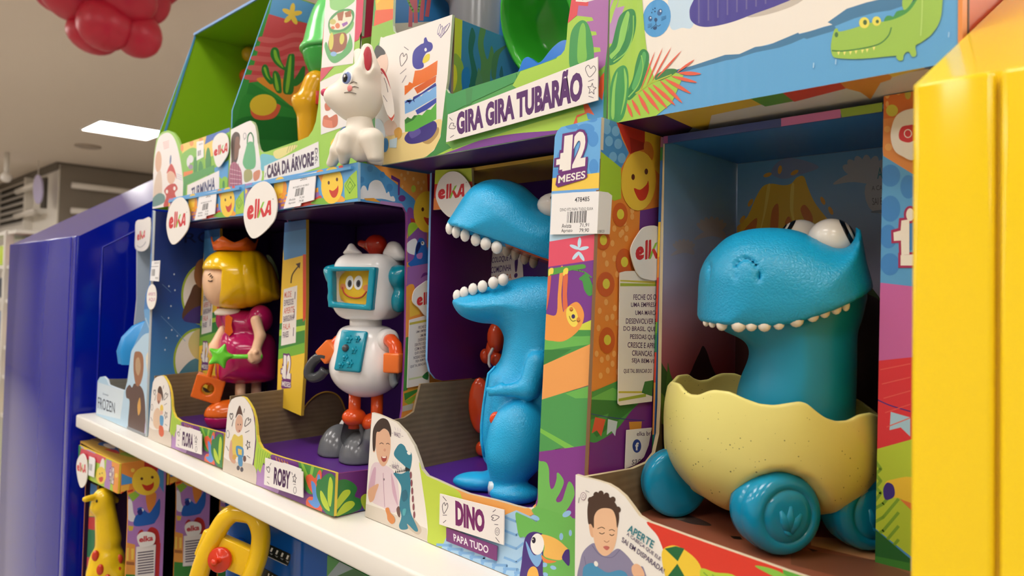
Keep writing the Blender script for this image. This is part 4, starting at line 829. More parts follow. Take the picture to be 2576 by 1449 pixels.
# ------------------------------------------------------------------ box with the dinosaur in an egg cart
def cart_box():
    t = thing('toy_box', 'open toy box with the blue dinosaur riding in a speckled egg cart', 'toy box', (-.195, .49, ZS))
    XL, XR = -.2985, -.0885; F0 = PY(.378); zf = -.163; yp = .476
    Pf = lambda x, z: px((x, .378, z))
    m_ = MB(); f = Face(m_, F0)
    out = [Pf(XL, ZS+.0008), (1448, 1194), (1470, 1201), (1502, 1209), (1530, 1218), (1550, 1230), (1572, 1249), (1590, 1273), (1608, 1298), (1634, 1314), (1660, 1323), (1740, 1352), (1860, 1394), (1980, 1436), (2070, 1466), Pf(XR, -.150), Pf(XR, ZS+.0008)]
    f.board('#efebe4', out, .003, '#d9cdb6', KR)
    f.s('#df3c2a', (1634, 1312), (1655, 1350), (1672, 1395), (1684, 1449), (1700, 1560), (2200, 1700), (2200, 1470), (1980, 1432), (1800, 1372))
    f.s('#f4cf3c', (1664, 1395), (1690, 1372), (1725, 1385), (1760, 1420), (1765, 1470), (1690, 1480)); f.p('#1f6a3a', (1672, 1380), (1700, 1374), (1722, 1380), (1705, 1412)); f.p('#1f6a3a', (1680, 1449), (1704, 1418), (1722, 1449), (1700, 1480))
    f.s('#b9d43c', (1762, 1432), (1800, 1440), (1850, 1449), (1880, 1500), (1780, 1490))
    for x in range(5): f.l('#7fae34', 3, (1770+x*22, 1440+x*6), (1780+x*22, 1449+x*6), (1770+x*22, 1465+x*6), sm=False)
    f.s('#5fae3f', (1968, 1418), (1995, 1440), (2040, 1449), (2080, 1490), (1990, 1480)); f.s('#8cc84a', (1900, 1425), (1940, 1430), (1980, 1449), (1990, 1470)); f.s('#5fae3f', (2100, 1440), (2125, 1449), (2130, 1480))
    # printed boy
    f.s('#8b86a4', (1452, 1449), (1458, 1420), (1466, 1390), (1485, 1370), (1500, 1368), (1530, 1392), (1555, 1380), (1580, 1400), (1600, 1425), (1620, 1430), (1618, 1500), (1450, 1500)); f.l('#6d6888', 1.6, (1490, 1372), (1510, 1396), (1540, 1402), (1560, 1382)); f.l('#6d6888', 1.4, (1470, 1400), (1476, 1430))
    f.s('#e6b48e', (1482, 1318), (1492, 1320), (1494, 1350), (1486, 1346)); f.s('#ecc09a', (1490, 1290), (1500, 1268), (1530, 1262), (1552, 1284), (1554, 1330), (1548, 1370), (1536, 1392), (1518, 1398), (1500, 1378), (1492, 1340))
    f.s('#4a3428', (1480, 1316), (1478, 1280), (1484, 1254), (1500, 1244), (1518, 1243), (1536, 1252), (1552, 1272), (1558, 1300), (1553, 1328), (1549, 1300), (1540, 1282), (1520, 1278), (1504, 1284), (1495, 1300), (1494, 1328), (1487, 1318))
    for u, v in ((1500, 1245), (1512, 1242), (1526, 1247), (1542, 1257), (1486, 1258), (1555, 1282)): f.c('#4a3428', u, v, 7, 8)
    f.l('#3a2620', 1.8, (1508, 1340), (1515, 1343), (1521, 1340)); f.l('#3a2620', 1.8, (1534, 1344), (1540, 1347), (1545, 1344)); f.l('#5a4030', 1.6, (1504, 1330), (1514, 1326), (1522, 1330)); f.l('#5a4030', 1.6, (1533, 1334), (1540, 1332), (1547, 1336)); f.l('#c08a6a', 1.6, (1520, 1360), (1527, 1364), (1533, 1360)); f.s('#c26a60', (1518, 1376), (1526, 1373), (1534, 1377), (1527, 1384))
    f.s('#4a92bc', (1466, 1449), (1470, 1425), (1490, 1416), (1510, 1430), (1530, 1440), (1560, 1434), (1580, 1449), (1585, 1500), (1466, 1500)); f.c('#f0ede6', 1500, 1418, 5, 7, -20); f.s('#e9b893', (1590, 1425), (1602, 1418), (1615, 1428), (1622, 1449), (1605, 1456), (1592, 1444))
    f.heart(1467, 1245, 1, 1); f.c('#8a5a7a', 1468, 1248, 7, 10); f.c('#efebe4', 1468, 1248, 6, 8.6); f.c('#8a5a7a', 1468, 1248, 3, 5); f.c('#efebe4', 1468, 1248, 2, 4); f.l('#5a5560', 1.2, (1474, 1234), (1483, 1238), sm=False); f.l('#5a5560', 1.2, (1458, 1251), (1456, 1265), sm=False)
    f.t('#2e7f8c', 'APERTE', (1584, 1318), (1648, 1362), (1642, 1380), (1578, 1336), .02); f.t('#4a3a60', 'A CABEÇA QUE ELE', (1579, 1338), (1664, 1402), (1660, 1412), (1576, 1347), .01); f.t('#4a3a60', 'SAI EM DISPARADA!', (1567, 1350), (1674, 1431), (1669, 1443), (1564, 1362), .01)
    m_.build('front_panel', t)
    # left side in two heights
    sky = ramp_mat('printed_sky', [(0, '#5a1f22'), (.28, '#b42c2e'), (.46, '#b4747c'), (.62, '#a7a2b8'), (.85, '#7fa6cc'), (1, '#5f9ac8')], -.163, .118, ZS+Z0)
    m_ = MB(); SL = PX(XL+.003); Pl = lambda y, z: px((XL+.003, y, z)); f = Face(m_, SL)
    cut = [(yp, .1215), (yp, -.085), (.4745, -.108), (.469, -.122), (.46, -.1275), (.44, -.129), (.381, -.125), (.381, ZS+.001), (.599, ZS+.001), (.599, .1215)]
    P3 = [(XL+.003, y, z) for y, z in cut]; m_.prism(P3, (-.003, 0, 0), C(KR, 'kraft'), C('#d9c8a0', 'paper'), C('#cf5a3c'))
    pr = [(yp, .1215), (yp, -.085), (.478, -.11), (.482, zf), (.599, zf), (.599, .1215)]
    f.area([Pl(y, z) for y, z in pr]); f._put(tri2([Pl(y, z) for y, z in pr]), sky)
    gr = '#a8a2a8'
    for cx, cy, k in ((1790, 570, 1.0), (1720, 618, .75)):
        for i in range(7):
            a = (i-3)*.42; f.c(gr, cx+18*k*math.sin(a), cy-10*k*math.cos(a)+8, 8*k, 24*k, math.degrees(a)*.8)
        f.s(gr, (cx-44*k, cy+34*k), (cx-20*k, cy+14*k), (cx+26*k, cy+10*k), (cx+34*k, cy+30*k), (cx, cy+24*k))
    f.s('#1c1a1e', (1725, 985), (1740, 930), (1760, 885), (1768, 870), (1778, 885), (1790, 920), (1815, 970), (1840, 1000)); f.s('#3a5a2a', (1655, 905), (1668, 920), (1690, 960), (1700, 1010), (1650, 1010)); f.s('#4f7a30', (1680, 912), (1686, 940), (1700, 980), (1676, 985), (1678, 940)); f.s('#6a8a2c', (1655, 990), (1672, 1000), (1690, 1050), (1690, 1080), (1650, 1060)); f.s('#35302c', (1640, 1080), (1665, 1066), (1680, 1090), (1690, 1130), (1680, 1180), (1640, 1160))
    m_.build('left_side', t)
    # coloured edge strip of the window frame
    m_ = MB(); f = Face(m_, PY(yp-.0005)); ys = [(345, '#9a6a8a'), (372, '#3a8a4a'), (405, '#2f6ab0'), (540, '#2f6ab0'), (560, '#f0c83c'), (648, '#e8963c'), (700, '#dc4a34'), (812, '#7ab83c'), (840, '#4aa04a'), (845, '#3a9060'), (888, '#dc4a34'), (964, '#f0a04a'), (1095, '#2f7f50'), (1140, '#2f7f50')]
    e0 = lambda v: 1657-(v-345)*.0315
    f.area([(e0(345)+5, 345), (e0(345)+11, 345), (e0(1140)+14, 1140), (e0(1140)+8, 1140)])
    m_.prism([f.P(*p) for p in f.outline], (0, .002, 0), C('#2f6ab0'))
    for (v, h), (v2, _) in zip(ys[:-1], ys[1:]): f.p(h, (e0(v)-8, v), (e0(v)+12, v-2), (e0(v2)+12, v2-2), (e0(v2)-8, v2))
    m_.build('frame_edge', t)
    # back wall with the volcano
    m_ = MB(); BKp = PY(.597); f = Face(m_, BKp); Pb = lambda x, z: px((x, .597, z))
    bd = [Pb(XL+.004, zf), Pb(XL+.004, .118), Pb(XR-.004, .118), Pb(XR-.004, zf)]; f.board('#8a90b0', bd, .002, '#8a90b0', KR); f._put(tri2(bd), sky)
    cl = '#a9adb4'
    f.s('#7f8fb4', (1940, 435), (1960, 405), (2000, 398), (2060, 420), (2010, 440), (1970, 450))
    f.s('#d9b036', (1842, 600), (1880, 545), (1900, 500), (1918, 470), (1940, 462), (1970, 466), (1990, 462), (2005, 446), (2022, 444), (2032, 470), (2050, 510), (2085, 555), (2130, 610), (1990, 640))
    f.s('#c8702c', (1866, 590), (1888, 560), (1905, 550), (1895, 590)); f.s('#c8702c', (1942, 530), (1958, 515), (1956, 580), (1938, 590)); f.s('#c8702c', (2014, 525), (2026, 516), (2044, 545), (2040, 575), (2022, 550)); f.s('#c8702c', (1975, 560), (1986, 545), (1998, 580), (1980, 590)); f.s('#e6cc5a', (1930, 470), (1938, 470), (1925, 540), (1910, 590), (1920, 540)); f.s('#e6cc5a', (1990, 470), (1998, 465), (1996, 530), (2004, 580), (1988, 530))
    for u, v, a in ((1931, 440, 70), (1962, 427, 10), (1999, 434, 60), (1888, 510, 30), (1868, 552, 30), (2070, 505, -25), (2090, 530, -25), (1843, 590, 40), (1857, 575, 30)): f.c('#d9a040', u, v, 5, 11, a)
    for i in range(7):
        a = (i-3)*.45; f.c(cl, 2180+34*math.sin(a), 435-16*math.cos(a), 13, 30, math.degrees(a)*.8)
    f.s(cl, (2096, 464), (2130, 440), (2180, 430), (2240, 440), (2240, 470), (2150, 458)); f.s(cl, (2184, 455), (2300, 430), (2300, 525), (2196, 532)); f.s('#6a7a8a', (2200, 530), (2300, 520), (2300, 530), (2206, 536))
    f.t('#2e7f8c', 'APERTE', (2207, 422), (2275, 412), (2275, 446), (2207, 450), .01); f.t('#5a5a62', 'A CABEÇA QUE ELE', (2193, 468), (2300, 458), (2300, 478), (2193, 482), .0); f.t('#5a5a62', 'SAI EM DISPARADA', (2194, 498), (2300, 492), (2300, 512), (2195, 516), .0)
    f.s('#3a4a2a', (2130, 700), (2160, 690), (2220, 760), (2220, 800), (2150, 740)); f.s('#4a2020', (1840, 850), (1870, 830), (1900, 920), (1880, 1000), (1840, 1000)); f.s('#2a1416', (2150, 760), (2240, 800), (2240, 1080), (2140, 1060))
    m_.build('back_panel', t)
    m_ = MB(); m_.box((XL+.004, yp, .1182), (XR-.004, .597, .1212), C('#2f78b8')); m_.build('top_panel', t)
    m_ = MB(); f = Face(m_, PY(yp-.0004)); Pt = lambda x, z: px((x, yp-.0004, z))
    m_.prism([(XL+.002, yp-.0004, .1165), (-.139, yp-.0004, .1165), (-.139, yp-.0004, .1222), (XL+.002, yp-.0004, .1222)], (0, .002, 0), C('#3a4a8a')); f.area([Pt(XL+.002, .1165), Pt(-.139, .1165), Pt(-.139, .1222), Pt(XL+.002, .1222)])
    f.p('#9a5a9a', (1655, 330), (1680, 330), (1680, 370), (1655, 370)); f.p('#c070a8', (1965, 290), (2115, 265), (2115, 320), (1965, 340)); f.p('#8aa83c', (2112, 265), (2240, 240), (2240, 300), (2120, 310)); m_.build('top_edge', t)
    # printed ground
    m_ = MB(); FLp = PZ(zf); f = Face(m_, FLp); Pg = lambda x, y: px((x, y, zf))
    gd = [Pg(XL+.004, .382), Pg(XR-.004, .382), Pg(XR-.004, .596), Pg(XL+.004, .596)]; f.board('#9a5a42', gd, .002, '#9a5a42', KR)
    f.s('#4a3a34', (1602, 1262), (1650, 1268), (1700, 1285), (1760, 1305), (1790, 1322), (1740, 1318), (1690, 1302), (1640, 1284)); f.c('#6d6a5c', 1704, 1297, 22, 10, 15); f.c('#5a564c', 1672, 1287, 22, 10, 15); f.c('#4a3a34', 1640, 1262, 18, 7, 10); f.p('#d9a070', (2040, 1350), (2210, 1360), (2210, 1412), (2040, 1372)); f.p('#7a4a34', (1990, 1380), (2210, 1410), (2300, 1449), (2300, 1500), (1990, 1420))
    for q in (((1836, 1348), (1862, 1350), (1868, 1358), (1846, 1356)), ((2030, 1378), (2060, 1386), (2045, 1388))): f.p('#1e1814', *q)
    m_.build('tray_floor', t)
    m_ = MB()
    for x, y in ((-.245, .42), (-.225, .415)): pass
    # right post of the window frame
    m_ = MB(); f = Face(m_, PY(yp)); Pp = lambda x, z: px((x, yp, z))
    pw = [Pp(-.1383, .1262), Pp(XR, .1262), Pp(XR, zf+.001), (2276.5, 1439), (2201.5, 1420), (2213, 800)]; f.board('#5aa4e0', pw, .003, '#2a5a9a', KR)
    f.p('#e07a34', (2215, 225), (2420, 190), (2420, 470), (2222, 390)); f.p('#e8964a', (2215, 300), (2300, 290), (2300, 440), (2222, 392))
    for u, v, r, r2 in ((2232, 237, 6, 11), (2260, 230, 7, 9), (2232, 325, 8, 8), (2235, 370, 9, 9), (2232, 262, 4, 8)): f.c('#f0b060', u, v, r, r2)
    f.c('#d8d04a', 2244, 278, 15, 15); f.c('#c9b94a', 2284, 236, 8, 14)
    for u, v, r, r2 in ((2240, 442, 25, 28), (2285, 470, 20, 30), (2240, 525, 25, 33), (2235, 595, 22, 30), (2239, 665, 24, 28), (2290, 590, 20, 40)): f.c('#3f88d4', u, v, r, r2)
    f.p('#c968b0', (2205, 710), (2420, 735), (2420, 900), (2205, 908)); f.p('#dd3340', (2205, 908), (2420, 885), (2420, 1080), (2206, 1130)); f.l('#3a2a8a', 3, (2206, 1005), (2240, 1020), (2290, 1035)); f.p('#a9d3ee', (2241, 1036), (2290, 1050), (2290, 1098), (2266, 1075), (2238, 1082))
    for i in range(5): f.l('#e8605c', 2.5, (2215+i*4, 930+i*36), (2290, 915+i*34), sm=False)
    f.p('#b9d43c', (2204, 1130), (2420, 1070), (2420, 1500), (2203, 1330))
    for i in range(9): f.l('#7fae34', 8, (2196, 1180+i*34), (2222, 1165+i*34+10*0), (2260, 1120+i*34), sm=False) if i > 2 else f.l('#7fae34', 8, (2196, 1150+i*34), (2216, 1180+i*30), (2196, 1200+i*34), sm=False)
    f.s('#f4cf3c', (2226, 1218), (2245, 1206), (2300, 1205), (2300, 1285), (2270, 1256), (2245, 1252), (2228, 1255)); f.s('#3a2a8a', (2222, 1232), (2232, 1214), (2248, 1222), (2250, 1248), (2228, 1257)); f.p('#e8853f', (2262, 1254), (2300, 1268), (2300, 1290))
    f.p('#226a2e', (2201, 1330), (2290, 1405), (2290, 1450), (2200, 1425)); f.p('#3f8a34', (2200, 1398), (2290, 1416), (2290, 1445), (2200, 1422))
    for c, g in (('#a8285c', 6), ('#f4efe8', 0)): f.p(c, (2248-g, 585-g), (2266-g, 580-g), (2268-g, 555-g), (2288, 552-g), (2288, 640+g), (2268-g, 642+g), (2267-g, 605+g), (2249-g, 606+g)); f.c(c, 2290, 540, 10+g, 16+g); f.p(c, (2266-g, 642-g), (2300, 640-g), (2300, 668+g), (2266-g, 668+g))
    m_.build('window_post', t)
    LG = logo_shape([(2285, 275), (2256, 290), (2243, 320), (2241, 350), (2250, 378), (2268, 392), (2300, 400), (2330, 340), (2310, 280)])
    sheet('logo_tag', t, PY(yp), '#f1ede7', LG, lambda f: (f.s('#d2333a', (2285, 315), (2268, 320), (2261, 338), (2266, 353), (2290, 358), (2310, 340), (2300, 316)), f.c('#f1ede7', 2284, 336, 10, 11), f.c('#d2333a', 2284, 336, 8, 9)), .0008, .003)
    # right side
    m_ = MB(); m_.prism([(XR, y, z) for y, z in cut], (.003-.006, 0, 0), C('#e8963c'), C('#d9c8a0', 'paper'), C('#7a2a30')); m_.build('right_side', t)
    return t
cb = cart_box()
# ------------------------------------------------------------------ standing dinosaur with the open mouth
def standing_dino():
    fr = Frame((-.4655, .4905, 0)); BL = C('#1eaee6', 'leather'); BG = C('#1eaee6', 'satin'); OR = C('#df4a20', 'gloss'); TW = C('#f3efe8', 'gloss')
    zf = -.1873
    t = thing('toy_dinosaur', 'standing sky blue toy dinosaur with its toothy mouth wide open, in the tall box', 'toy dinosaur', (fr.o.x, fr.o.y, zf))
    L = fr.L
    hw = .043
    head = L(smooth([(1122.5, 566), (1137.7, 541), (1153, 517), (1171, 490), (1192, 468.6), (1222.7, 455), (1256, 452), (1289.5, 458), (1320, 471.6), (1344, 492.9), (1366, 512), (1392, 520), (1425, 532), (1446, 560), (1450, 610), (1448, 680), (1400, 690), (1323, 690), (1262, 670), (1201, 650), (1130, 640), (1112, 610)], 4))
    mouth = L([(1110, 566), (1122.5, 566), (1156, 576), (1201.4, 593), (1262, 614), (1323, 637), (1380, 658), (1460, 688), (1460, 300), (1110, 300)])
    m_ = MB()
    def fh(p):
        d = d_puff(p, head, hw, .045); d = smax(d, d_poly(p[0], p[2], mouth), .0015)
        ec = fr.l(1382, 528); d = smax(d, -d_ell(p, (ec[0]+.003, -.030, ec[1]+.003), (.017, .016, .009), .15), .003); d = smax(d, -d_ell(p, (ec[0]+.003, .030, ec[1]+.003), (.017, .016, .009), .15), .003)
        return d
    lo, hi = bounds(head, .006, hw+.006); mould(m_, fr, fh, lo, hi, .0022, BL); m_.build('head', t)
    # red line of the palate
    m_ = MB(); pts = L([(1262, 613), (1323, 636), (1381, 657.5), (1440, 680), (1440, 690), (1381, 662), (1320, 641)]); m_.prism([fr.w(x, -.030, z) for x, z in pts], fr.b*.06, C('#b8431c', 'gloss')); m_.build('palate', t)
    for s_ in (-1, 1):
        ec = fr.l(1384, 527); m_ = MB(); m_.ball(fr.w(ec[0]+.003, s_*.0275, ec[1]+.001), (.0165, .0135, .0115), TW, fr.ax()); e = m_.build('eye', t)
        m_ = MB(); m_.ball(fr.w(ec[0]+.003, s_*.0365, ec[1]+.004), (.006, .0052, .0062), C('#17181c', 'gloss'), fr.ax(), 14); m_.build('pupil', e)
    body = L(smooth([(1137, 757), (1139.5, 751), (1171, 737), (1216.6, 723.6), (1274, 707), (1323, 693), (1379, 683.5), (1440, 686), (1452, 720), (1450, 800), (1444, 900), (1450, 1000), (1448, 1100), (1430, 1160), (1380, 1170), (1330, 1180), (1280, 1185), (1236, 1172), (1216, 1152), (1209.4, 1110.7), (1208.4, 1069), (1214.6, 1021), (1221.5, 972.6), (1232, 934.6), (1246, 920.8), (1259.5, 900), (1266.4, 865.6), (1266.7, 845), (1256, 823.8), (1241, 815), (1213.6, 813), (1183, 805.6), (1159, 793.4), (1143.8, 775)], 3))
    lowj = L([(1100, 770), (1137, 754), (1171, 737), (1216.6, 723.6), (1274, 707), (1323, 693), (1379, 683.5), (1470, 676), (1470, 1400), (1100, 1400)])
    q = lambda u, v, y=0: (fr.l(u, v, y)[0], y, fr.l(u, v, y)[1])
    m_ = MB()
    def fb_(p):
        d = d_puff(p, body, .040, .034); d = smax(d, d_poly(p[0], p[2], lowj), .002)
        ya = -.040
        for s_ in (1, -1):
            y = ya*s_
            arm = smin(d_cap(p, q(1352, 912, y), q(1330, 978, y-.004*s_), .0105, .0095), d_cap(p, q(1330, 978, y-.004*s_), q(1246, 984, y-.003*s_), .0085, .0042), .005)
            for a_, b_ in (((1246, 984), (1226, 978)), ((1246, 984), (1231, 992)), ((1250, 978), (1262, 966))): arm = smin(arm, d_cap(p, q(*a_, y-.002*s_), q(*b_, y-.002*s_), .0030, .0022), .002)
            d = smin(d, arm, .0022)
            th = d_ell(p, q(1303, 1108, y*.98), (.0275, .023, .037), -.12)
            leg = smin(th, d_cap(p, q(1275, 1150, y*.95), q(1272, 1240, y*.95), .0165, .0125), .012)
            d = smin(d, leg, .0025)
            foot = d_ell(p, (q(1294, 1252, y*.95)[0]+(0 if s_ > 0 else -.006), y*.95-.006*s_, zf+.0075), (.0225, .016, .0095))
            d = smin(d, foot, .004)
        d = np.maximum(d, -(p[2]-zf))
        tail = d_cap(p, (.045, 0, -.16), (.052, .006, zf+.012), .02, .012); return smin(d, tail, .01)
    mould(m_, fr, fb_, (-.075, -.068, zf-.004), (.085, .068, .012), .0023, BL); m_.build('body', t)
    # second foot showing to the left
    m_ = MB(); c = fr.w(*q(1203, 1232, -.012)); c.z = zf+.0085
    def ff(p): return np.maximum(smin(d_ell(p, (c-fr.o).dot(fr.a) and ((c-fr.o).dot(fr.a), (c-fr.o).dot(fr.b), c.z), (.024, .014, .0085)), d_cap(p, ((c-fr.o).dot(fr.a)+.014, (c-fr.o).dot(fr.b), c.z), ((c-fr.o).dot(fr.a)+.03, (c-fr.o).dot(fr.b)+.02, c.z+.02), .008, .011), .008), -(p[2]-zf))
    mould(m_, fr, ff, (-.09, -.05, zf-.003), (.03, .03, zf+.04), .0022, BG); m_.build('far_foot', t)
    m_ = MB(); a = fr.w(*q(1236, 1224, -.040)); a.z = max(a.z, zf+.006); m_.tube([fr.w(*q(1238, 1212, -.044)), fr.w(*q(1235, 1228, -.046)), fr.w(*q(1236, 1245, -.045))], .004, C('#cfe0ea', 'gloss'), 8, flat=.4); m_.build('ankle_tie', t)
    # teeth
    def tooth(u, v, y, r, h, mat, up):
        m_ = MB(); x, z = fr.l(u, v, y); m_.ball(fr.w(x, y, z), (r, r*.9, h), mat, fr.ax(), 12); m_.build('tooth', t)
    for i, (u, v) in enumerate(((1131, 574), (1148, 583), (1170, 592), (1197, 603), (1222, 613), (1250, 622))): tooth(u, v, -.012-.0045*min(i, 4), .0040+.0003*i, .0062, TW, False)
    FW = C('#d9c4a8', 'gloss')
    for u, v in ((1274, 629), (1296, 638), (1320, 649), (1342, 658)): tooth(u, v, .030, .0046, .0068, FW, False)
    for i, (u, v) in enumerate(((1150, 744), (1168, 736), (1190, 727.5), (1214, 720.5), (1241, 711.5), (1266, 704))): tooth(u, v, -.010-.0045*min(i, 4), .0042+.0002*i, .0058, TW, True)
    m_ = MB(); c = fr.w(*q(1249, 1053.7, -.0385)); m_.lathe(c, -fr.b, [(.0062, -.004), (.0062, .0015), (.0048, .0032), (.002, .004)], OR, 20); m_.build('button', t)
    # belly seam
    m_ = MB(); m_.tube([fr.w(*q(u, v, -.030)) for u, v in ((1246, 922), (1229, 940), (1222, 980), (1216, 1022), (1211, 1070), (1211, 1110), (1218, 1150))], .0013, BL, 6); m_.build('seam', t)
    return fr
dfr = standing_dino()
# orange food pieces tied behind the dinosaur
def food(label, parts):
    c = None; m_ = MB()
    for u, v, y, r, ang in parts:
        p = PY(y).at(u, v); c = c or p; ca, sa = math.cos(ang), math.sin(ang); a = Vector((.73, .685, 0)); z = Vector((0, 0, 1))
        m_.ball(p, r, C('#dd4a22', 'gloss'), (a*ca+z*sa, Vector((-.685, .73, 0)), z*ca-a*sa), 18)
    return m_.build('toy_food', None, label, 'toy food', 'orange play food behind the dinosaur')
o1 = food('orange plastic drumstick tied behind the dinosaur neck under its jaw', [(1249, 848, .552, (.0105, .010, .017), 0), (1222, 896, .552, (.0065, .006, .0085), .2), (1250, 905, .552, (.0075, .006, .008), 0), (1240, 880, .552, (.008, .007, .014), 0)])
o2 = food('orange plastic slice standing behind the dinosaur belly', [(1208, 1020, .545, (.013, .006, .031), .05)])
o3 = food('small orange plastic piece low behind the dinosaur belly', [(1212, 1128, .552, (.007, .006, .0085), 0)])
for o, pts in ((o1, [(1240, 876), (1231, 894), (1230, 915), (1234, 924)]),):
    m_ = MB(); m_.tube([PY(.540).at(u, v) for u, v in pts], .0017, C('#e8dfd6', 'gloss'), 6); m_.build('tie', o)
for o, (u, v) in ((o1, (1249, 848)), (o2, (1208, 1020)), (o3, (1208, 1128))):
    p = PY(.552).at(u, v); m_ = MB(); m_.tube([(p.x, .548, p.z), (p.x, .5695, p.z)], .0016, C('#e8dfd6', 'gloss'), 6); m_.build('mount', o)

# ------------------------------------------------------------------ dinosaur in the egg cart
def cart_dino():
    C0 = Vector((-.2235, .4845, 0)); fr = Frame(C0); zf = -.1628; L = fr.L
    BL = C('#149ccc', 'leather'); BG = C('#1294c0', 'gloss'); BN = C('#1292b8', 'satin'); TW = C('#efe6d8', 'gloss'); EG = C('#e6de86', 'egg')
    t = thing('toy_dinosaur_cart', 'wheeled toy: blue dinosaur head and neck rising from a pale yellow speckled eggshell', 'toy cart', (C0.x, C0.y, zf))
    q = lambda u, v, y=0: (fr.l(u, v, y)[0], y, fr.l(u, v, y)[1])
    # head
    hp = L(smooth([(1756, 800), (1757, 760), (1760, 704), (1764, 681), (1777.4, 652.6), (1801, 624.5), (1831.4, 598.7), (1869, 583.4), (1911, 576.4), (1958, 576.4), (2000, 582), (2040, 596), (2075.5, 610.4), (2099, 619), (2117, 619), (2133, 606), (2143, 588), (2148, 574), (2156, 577), (2162, 588), (2169, 627), (2176, 664), (2192, 723), (2200, 780), (2150, 860), (1980, 900), (1800, 880), (1758, 850)], 4))
    cutp = L([(1700, 780), (1757.5, 799), (1770, 806.4), (1805.6, 810), (1864, 813.4), (1934.7, 814), (1981.6, 808.7), (2028.6, 795.8), (2087, 774.7), (2146, 749), (2191.7, 725), (2300, 670), (2300, 480), (1700, 480)])
    hw = .046; m_ = MB(); y0 = -.006
    e1 = q(2090, 606, -.004); e2 = q(2014, 604, .022)
    def fh(p):
        d = d_puff(p, hp, hw, .040, y0); d = smax(d, d_poly(p[0], p[2], cutp), .0016)
        for u, v, rot in ((1879, 690, .25), (1776, 692, .35)):
            x, z = fr.l(u, v, -.045 if u > 1800 else -.02); yy = -.047 if u > 1800 else -.022
            ring = np.abs(d_ell(p, (x, yy, z), (.0075, .012, .0105), rot))-.0003
            mask = smax(ring, (p[2]-z)*-1-.004+(p[0]-x)*-.2, .001)
            d = smax(d, -mask, .0030)
        d = smax(d, -d_ell(p, (e1[0], -.004, e1[2]), (.0165, .0185, .0165), 0), .002); d = smax(d, -d_ell(p, (e2[0], .022, e2[2]), (.0165, .017, .0165), 0), .002)
        return d
    lo, hi = bounds(hp, .006, hw+.014); mould(m_, fr, fh, lo, hi, .0021, BL); m_.build('head', t)
    for (u, v, y, r) in ((2090, 606, -.0040, .0154), (2014, 604, .022, .0150)):
        m_ = MB(); c = fr.w(*q(u, v, y)); m_.ball(c, r, C('#f4f0ea', 'gloss'), n=28); e = m_.build('eye', t)
        gz = (fr.a*.90-fr.b*.20+Vector((0, 0, .42))).normalized() if u > 2050 else (fr.a*-.85-fr.b*.1+Vector((0, 0, .50))).normalized()
        m_ = MB(); ang = [(.98, .985), (.78, .80)]
        ring = [(r*1.012*math.sin(a), r*1.012*math.cos(a)) for a in (.80, .72, .62, .55)]; m_.lathe(c, gz, ring, C('#15161a', 'gloss'), 28); m_.build('iris_ring', e)
        m_ = MB(); m_.lathe(c, gz, [(r*1.02*math.sin(a), r*1.02*math.cos(a)) for a in (.36, .25, .12, .02)], C('#15161a', 'gloss'), 20); m_.build('pupil', e)
    # neck and lower jaw
    nk = L(smooth([(1790, 780), (1812.6, 826), (1852, 847), (1874, 861), (1884, 882), (1880, 908), (1863, 949), (1853, 988), (1850, 1040), (1860, 1110), (2000, 1130), (2140, 1120), (2152, 1045), (2156, 937), (2157, 860), (2160, 830), (2168, 808), (2176, 775), (2181, 735), (2150, 700), (2050, 690), (1900, 700)], 3))
    m_ = MB(); mould(m_, fr, lambda p: d_puff(p, nk, .041, .042, .002), *bounds(nk, .006, .050), .0024, BN); m_.build('neck', t)
    # teeth along the rim of the head
    for i, (u, v, w, h) in enumerate(((1776, 812, 8, 9), (1792, 815, 9, 9), (1816, 817, 14, 14), (1858, 818, 18, 16), (1890, 819, 14, 13), (1923, 819, 16, 14), (1959, 814, 14, 14), (2003, 804, 18, 17), (2044, 793, 15, 15), (2074, 784, 13, 14), (2103, 774, 13, 15), (2128, 768, 9, 13))):
        x, z = fr.l(u, v, 0); yy = y0-hw*math.sqrt(max(.02, 1-max(0, 1-(min(x-lo[0]-.006, hi[0]-.006-x))/.036)**2))*.86; x, z = fr.l(u, v, yy)
        k = .000268; m_ = MB(); m_.ball(fr.w(x, yy, z), (w*k, w*k*.8, h*k*1.1), TW, fr.ax(), 12); m_.build('tooth', t)
    # eggshell bowl
    rim = [(1660, 985), (1679, 960.5), (1689, 951), (1697, 960), (1712, 980), (1727.5, 991.4), (1750.7, 993.3), (1774, 983.7), (1801, 978), (1832, 985.6), (1870.5, 1003), (1909, 1016.5), (1948, 1020.4), (1986.5, 1014.6), (2013.5, 1010.7), (2032.8, 1014.6), (2056, 1034), (2083, 1053), (2110, 1061), (2141, 1059), (2172, 1043.6), (2199, 1038.5), (2215, 1045), (2260, 1070)]
    def rimv(u):
        for (a, b), (c, d) in zip(rim[:-1], rim[1:]):
            if a <= u <= c: return b+(d-b)*(u-a)/(c-a)
        return rim[0][1] if u < rim[0][0] else rim[-1][1]
    N = 168; EX = .0100; A_, B_ = .0735, .0640; prof = smooth([(0, .13), (.03, .32), (.10, .55), (.20, .75), (.34, .90), (.50, .975), (.68, 1.0), (.85, .995), (1.0, .965)], 4, False)
    zb = zf+.0075; zr = []
    for i in range(N):
        th = 2*math.pi*i/N; front = math.sin(th) <= 0; thf = th if front else -th
        x, y = EX+A_*.985*math.cos(thf), B_*.985*math.sin(thf)
        z = -.10
        for _ in range(4):
            u, v = px(fr.w(x, y, z)); tv = rimv(u); z += (v-tv)/FPX*(fr.w(x, y, z).dot(FWD))
        zr.append(min(max(z, -.125), -.062) if front else None)
    half = [z for z in zr if z is not None]
    for i in range(N):
        if zr[i] is None: zr[i] = zr[(N-i) % N] if zr[(N-i) % N] is not None else -.095
    m_ = MB(); V = []; F = []; M = len(prof); fine = []
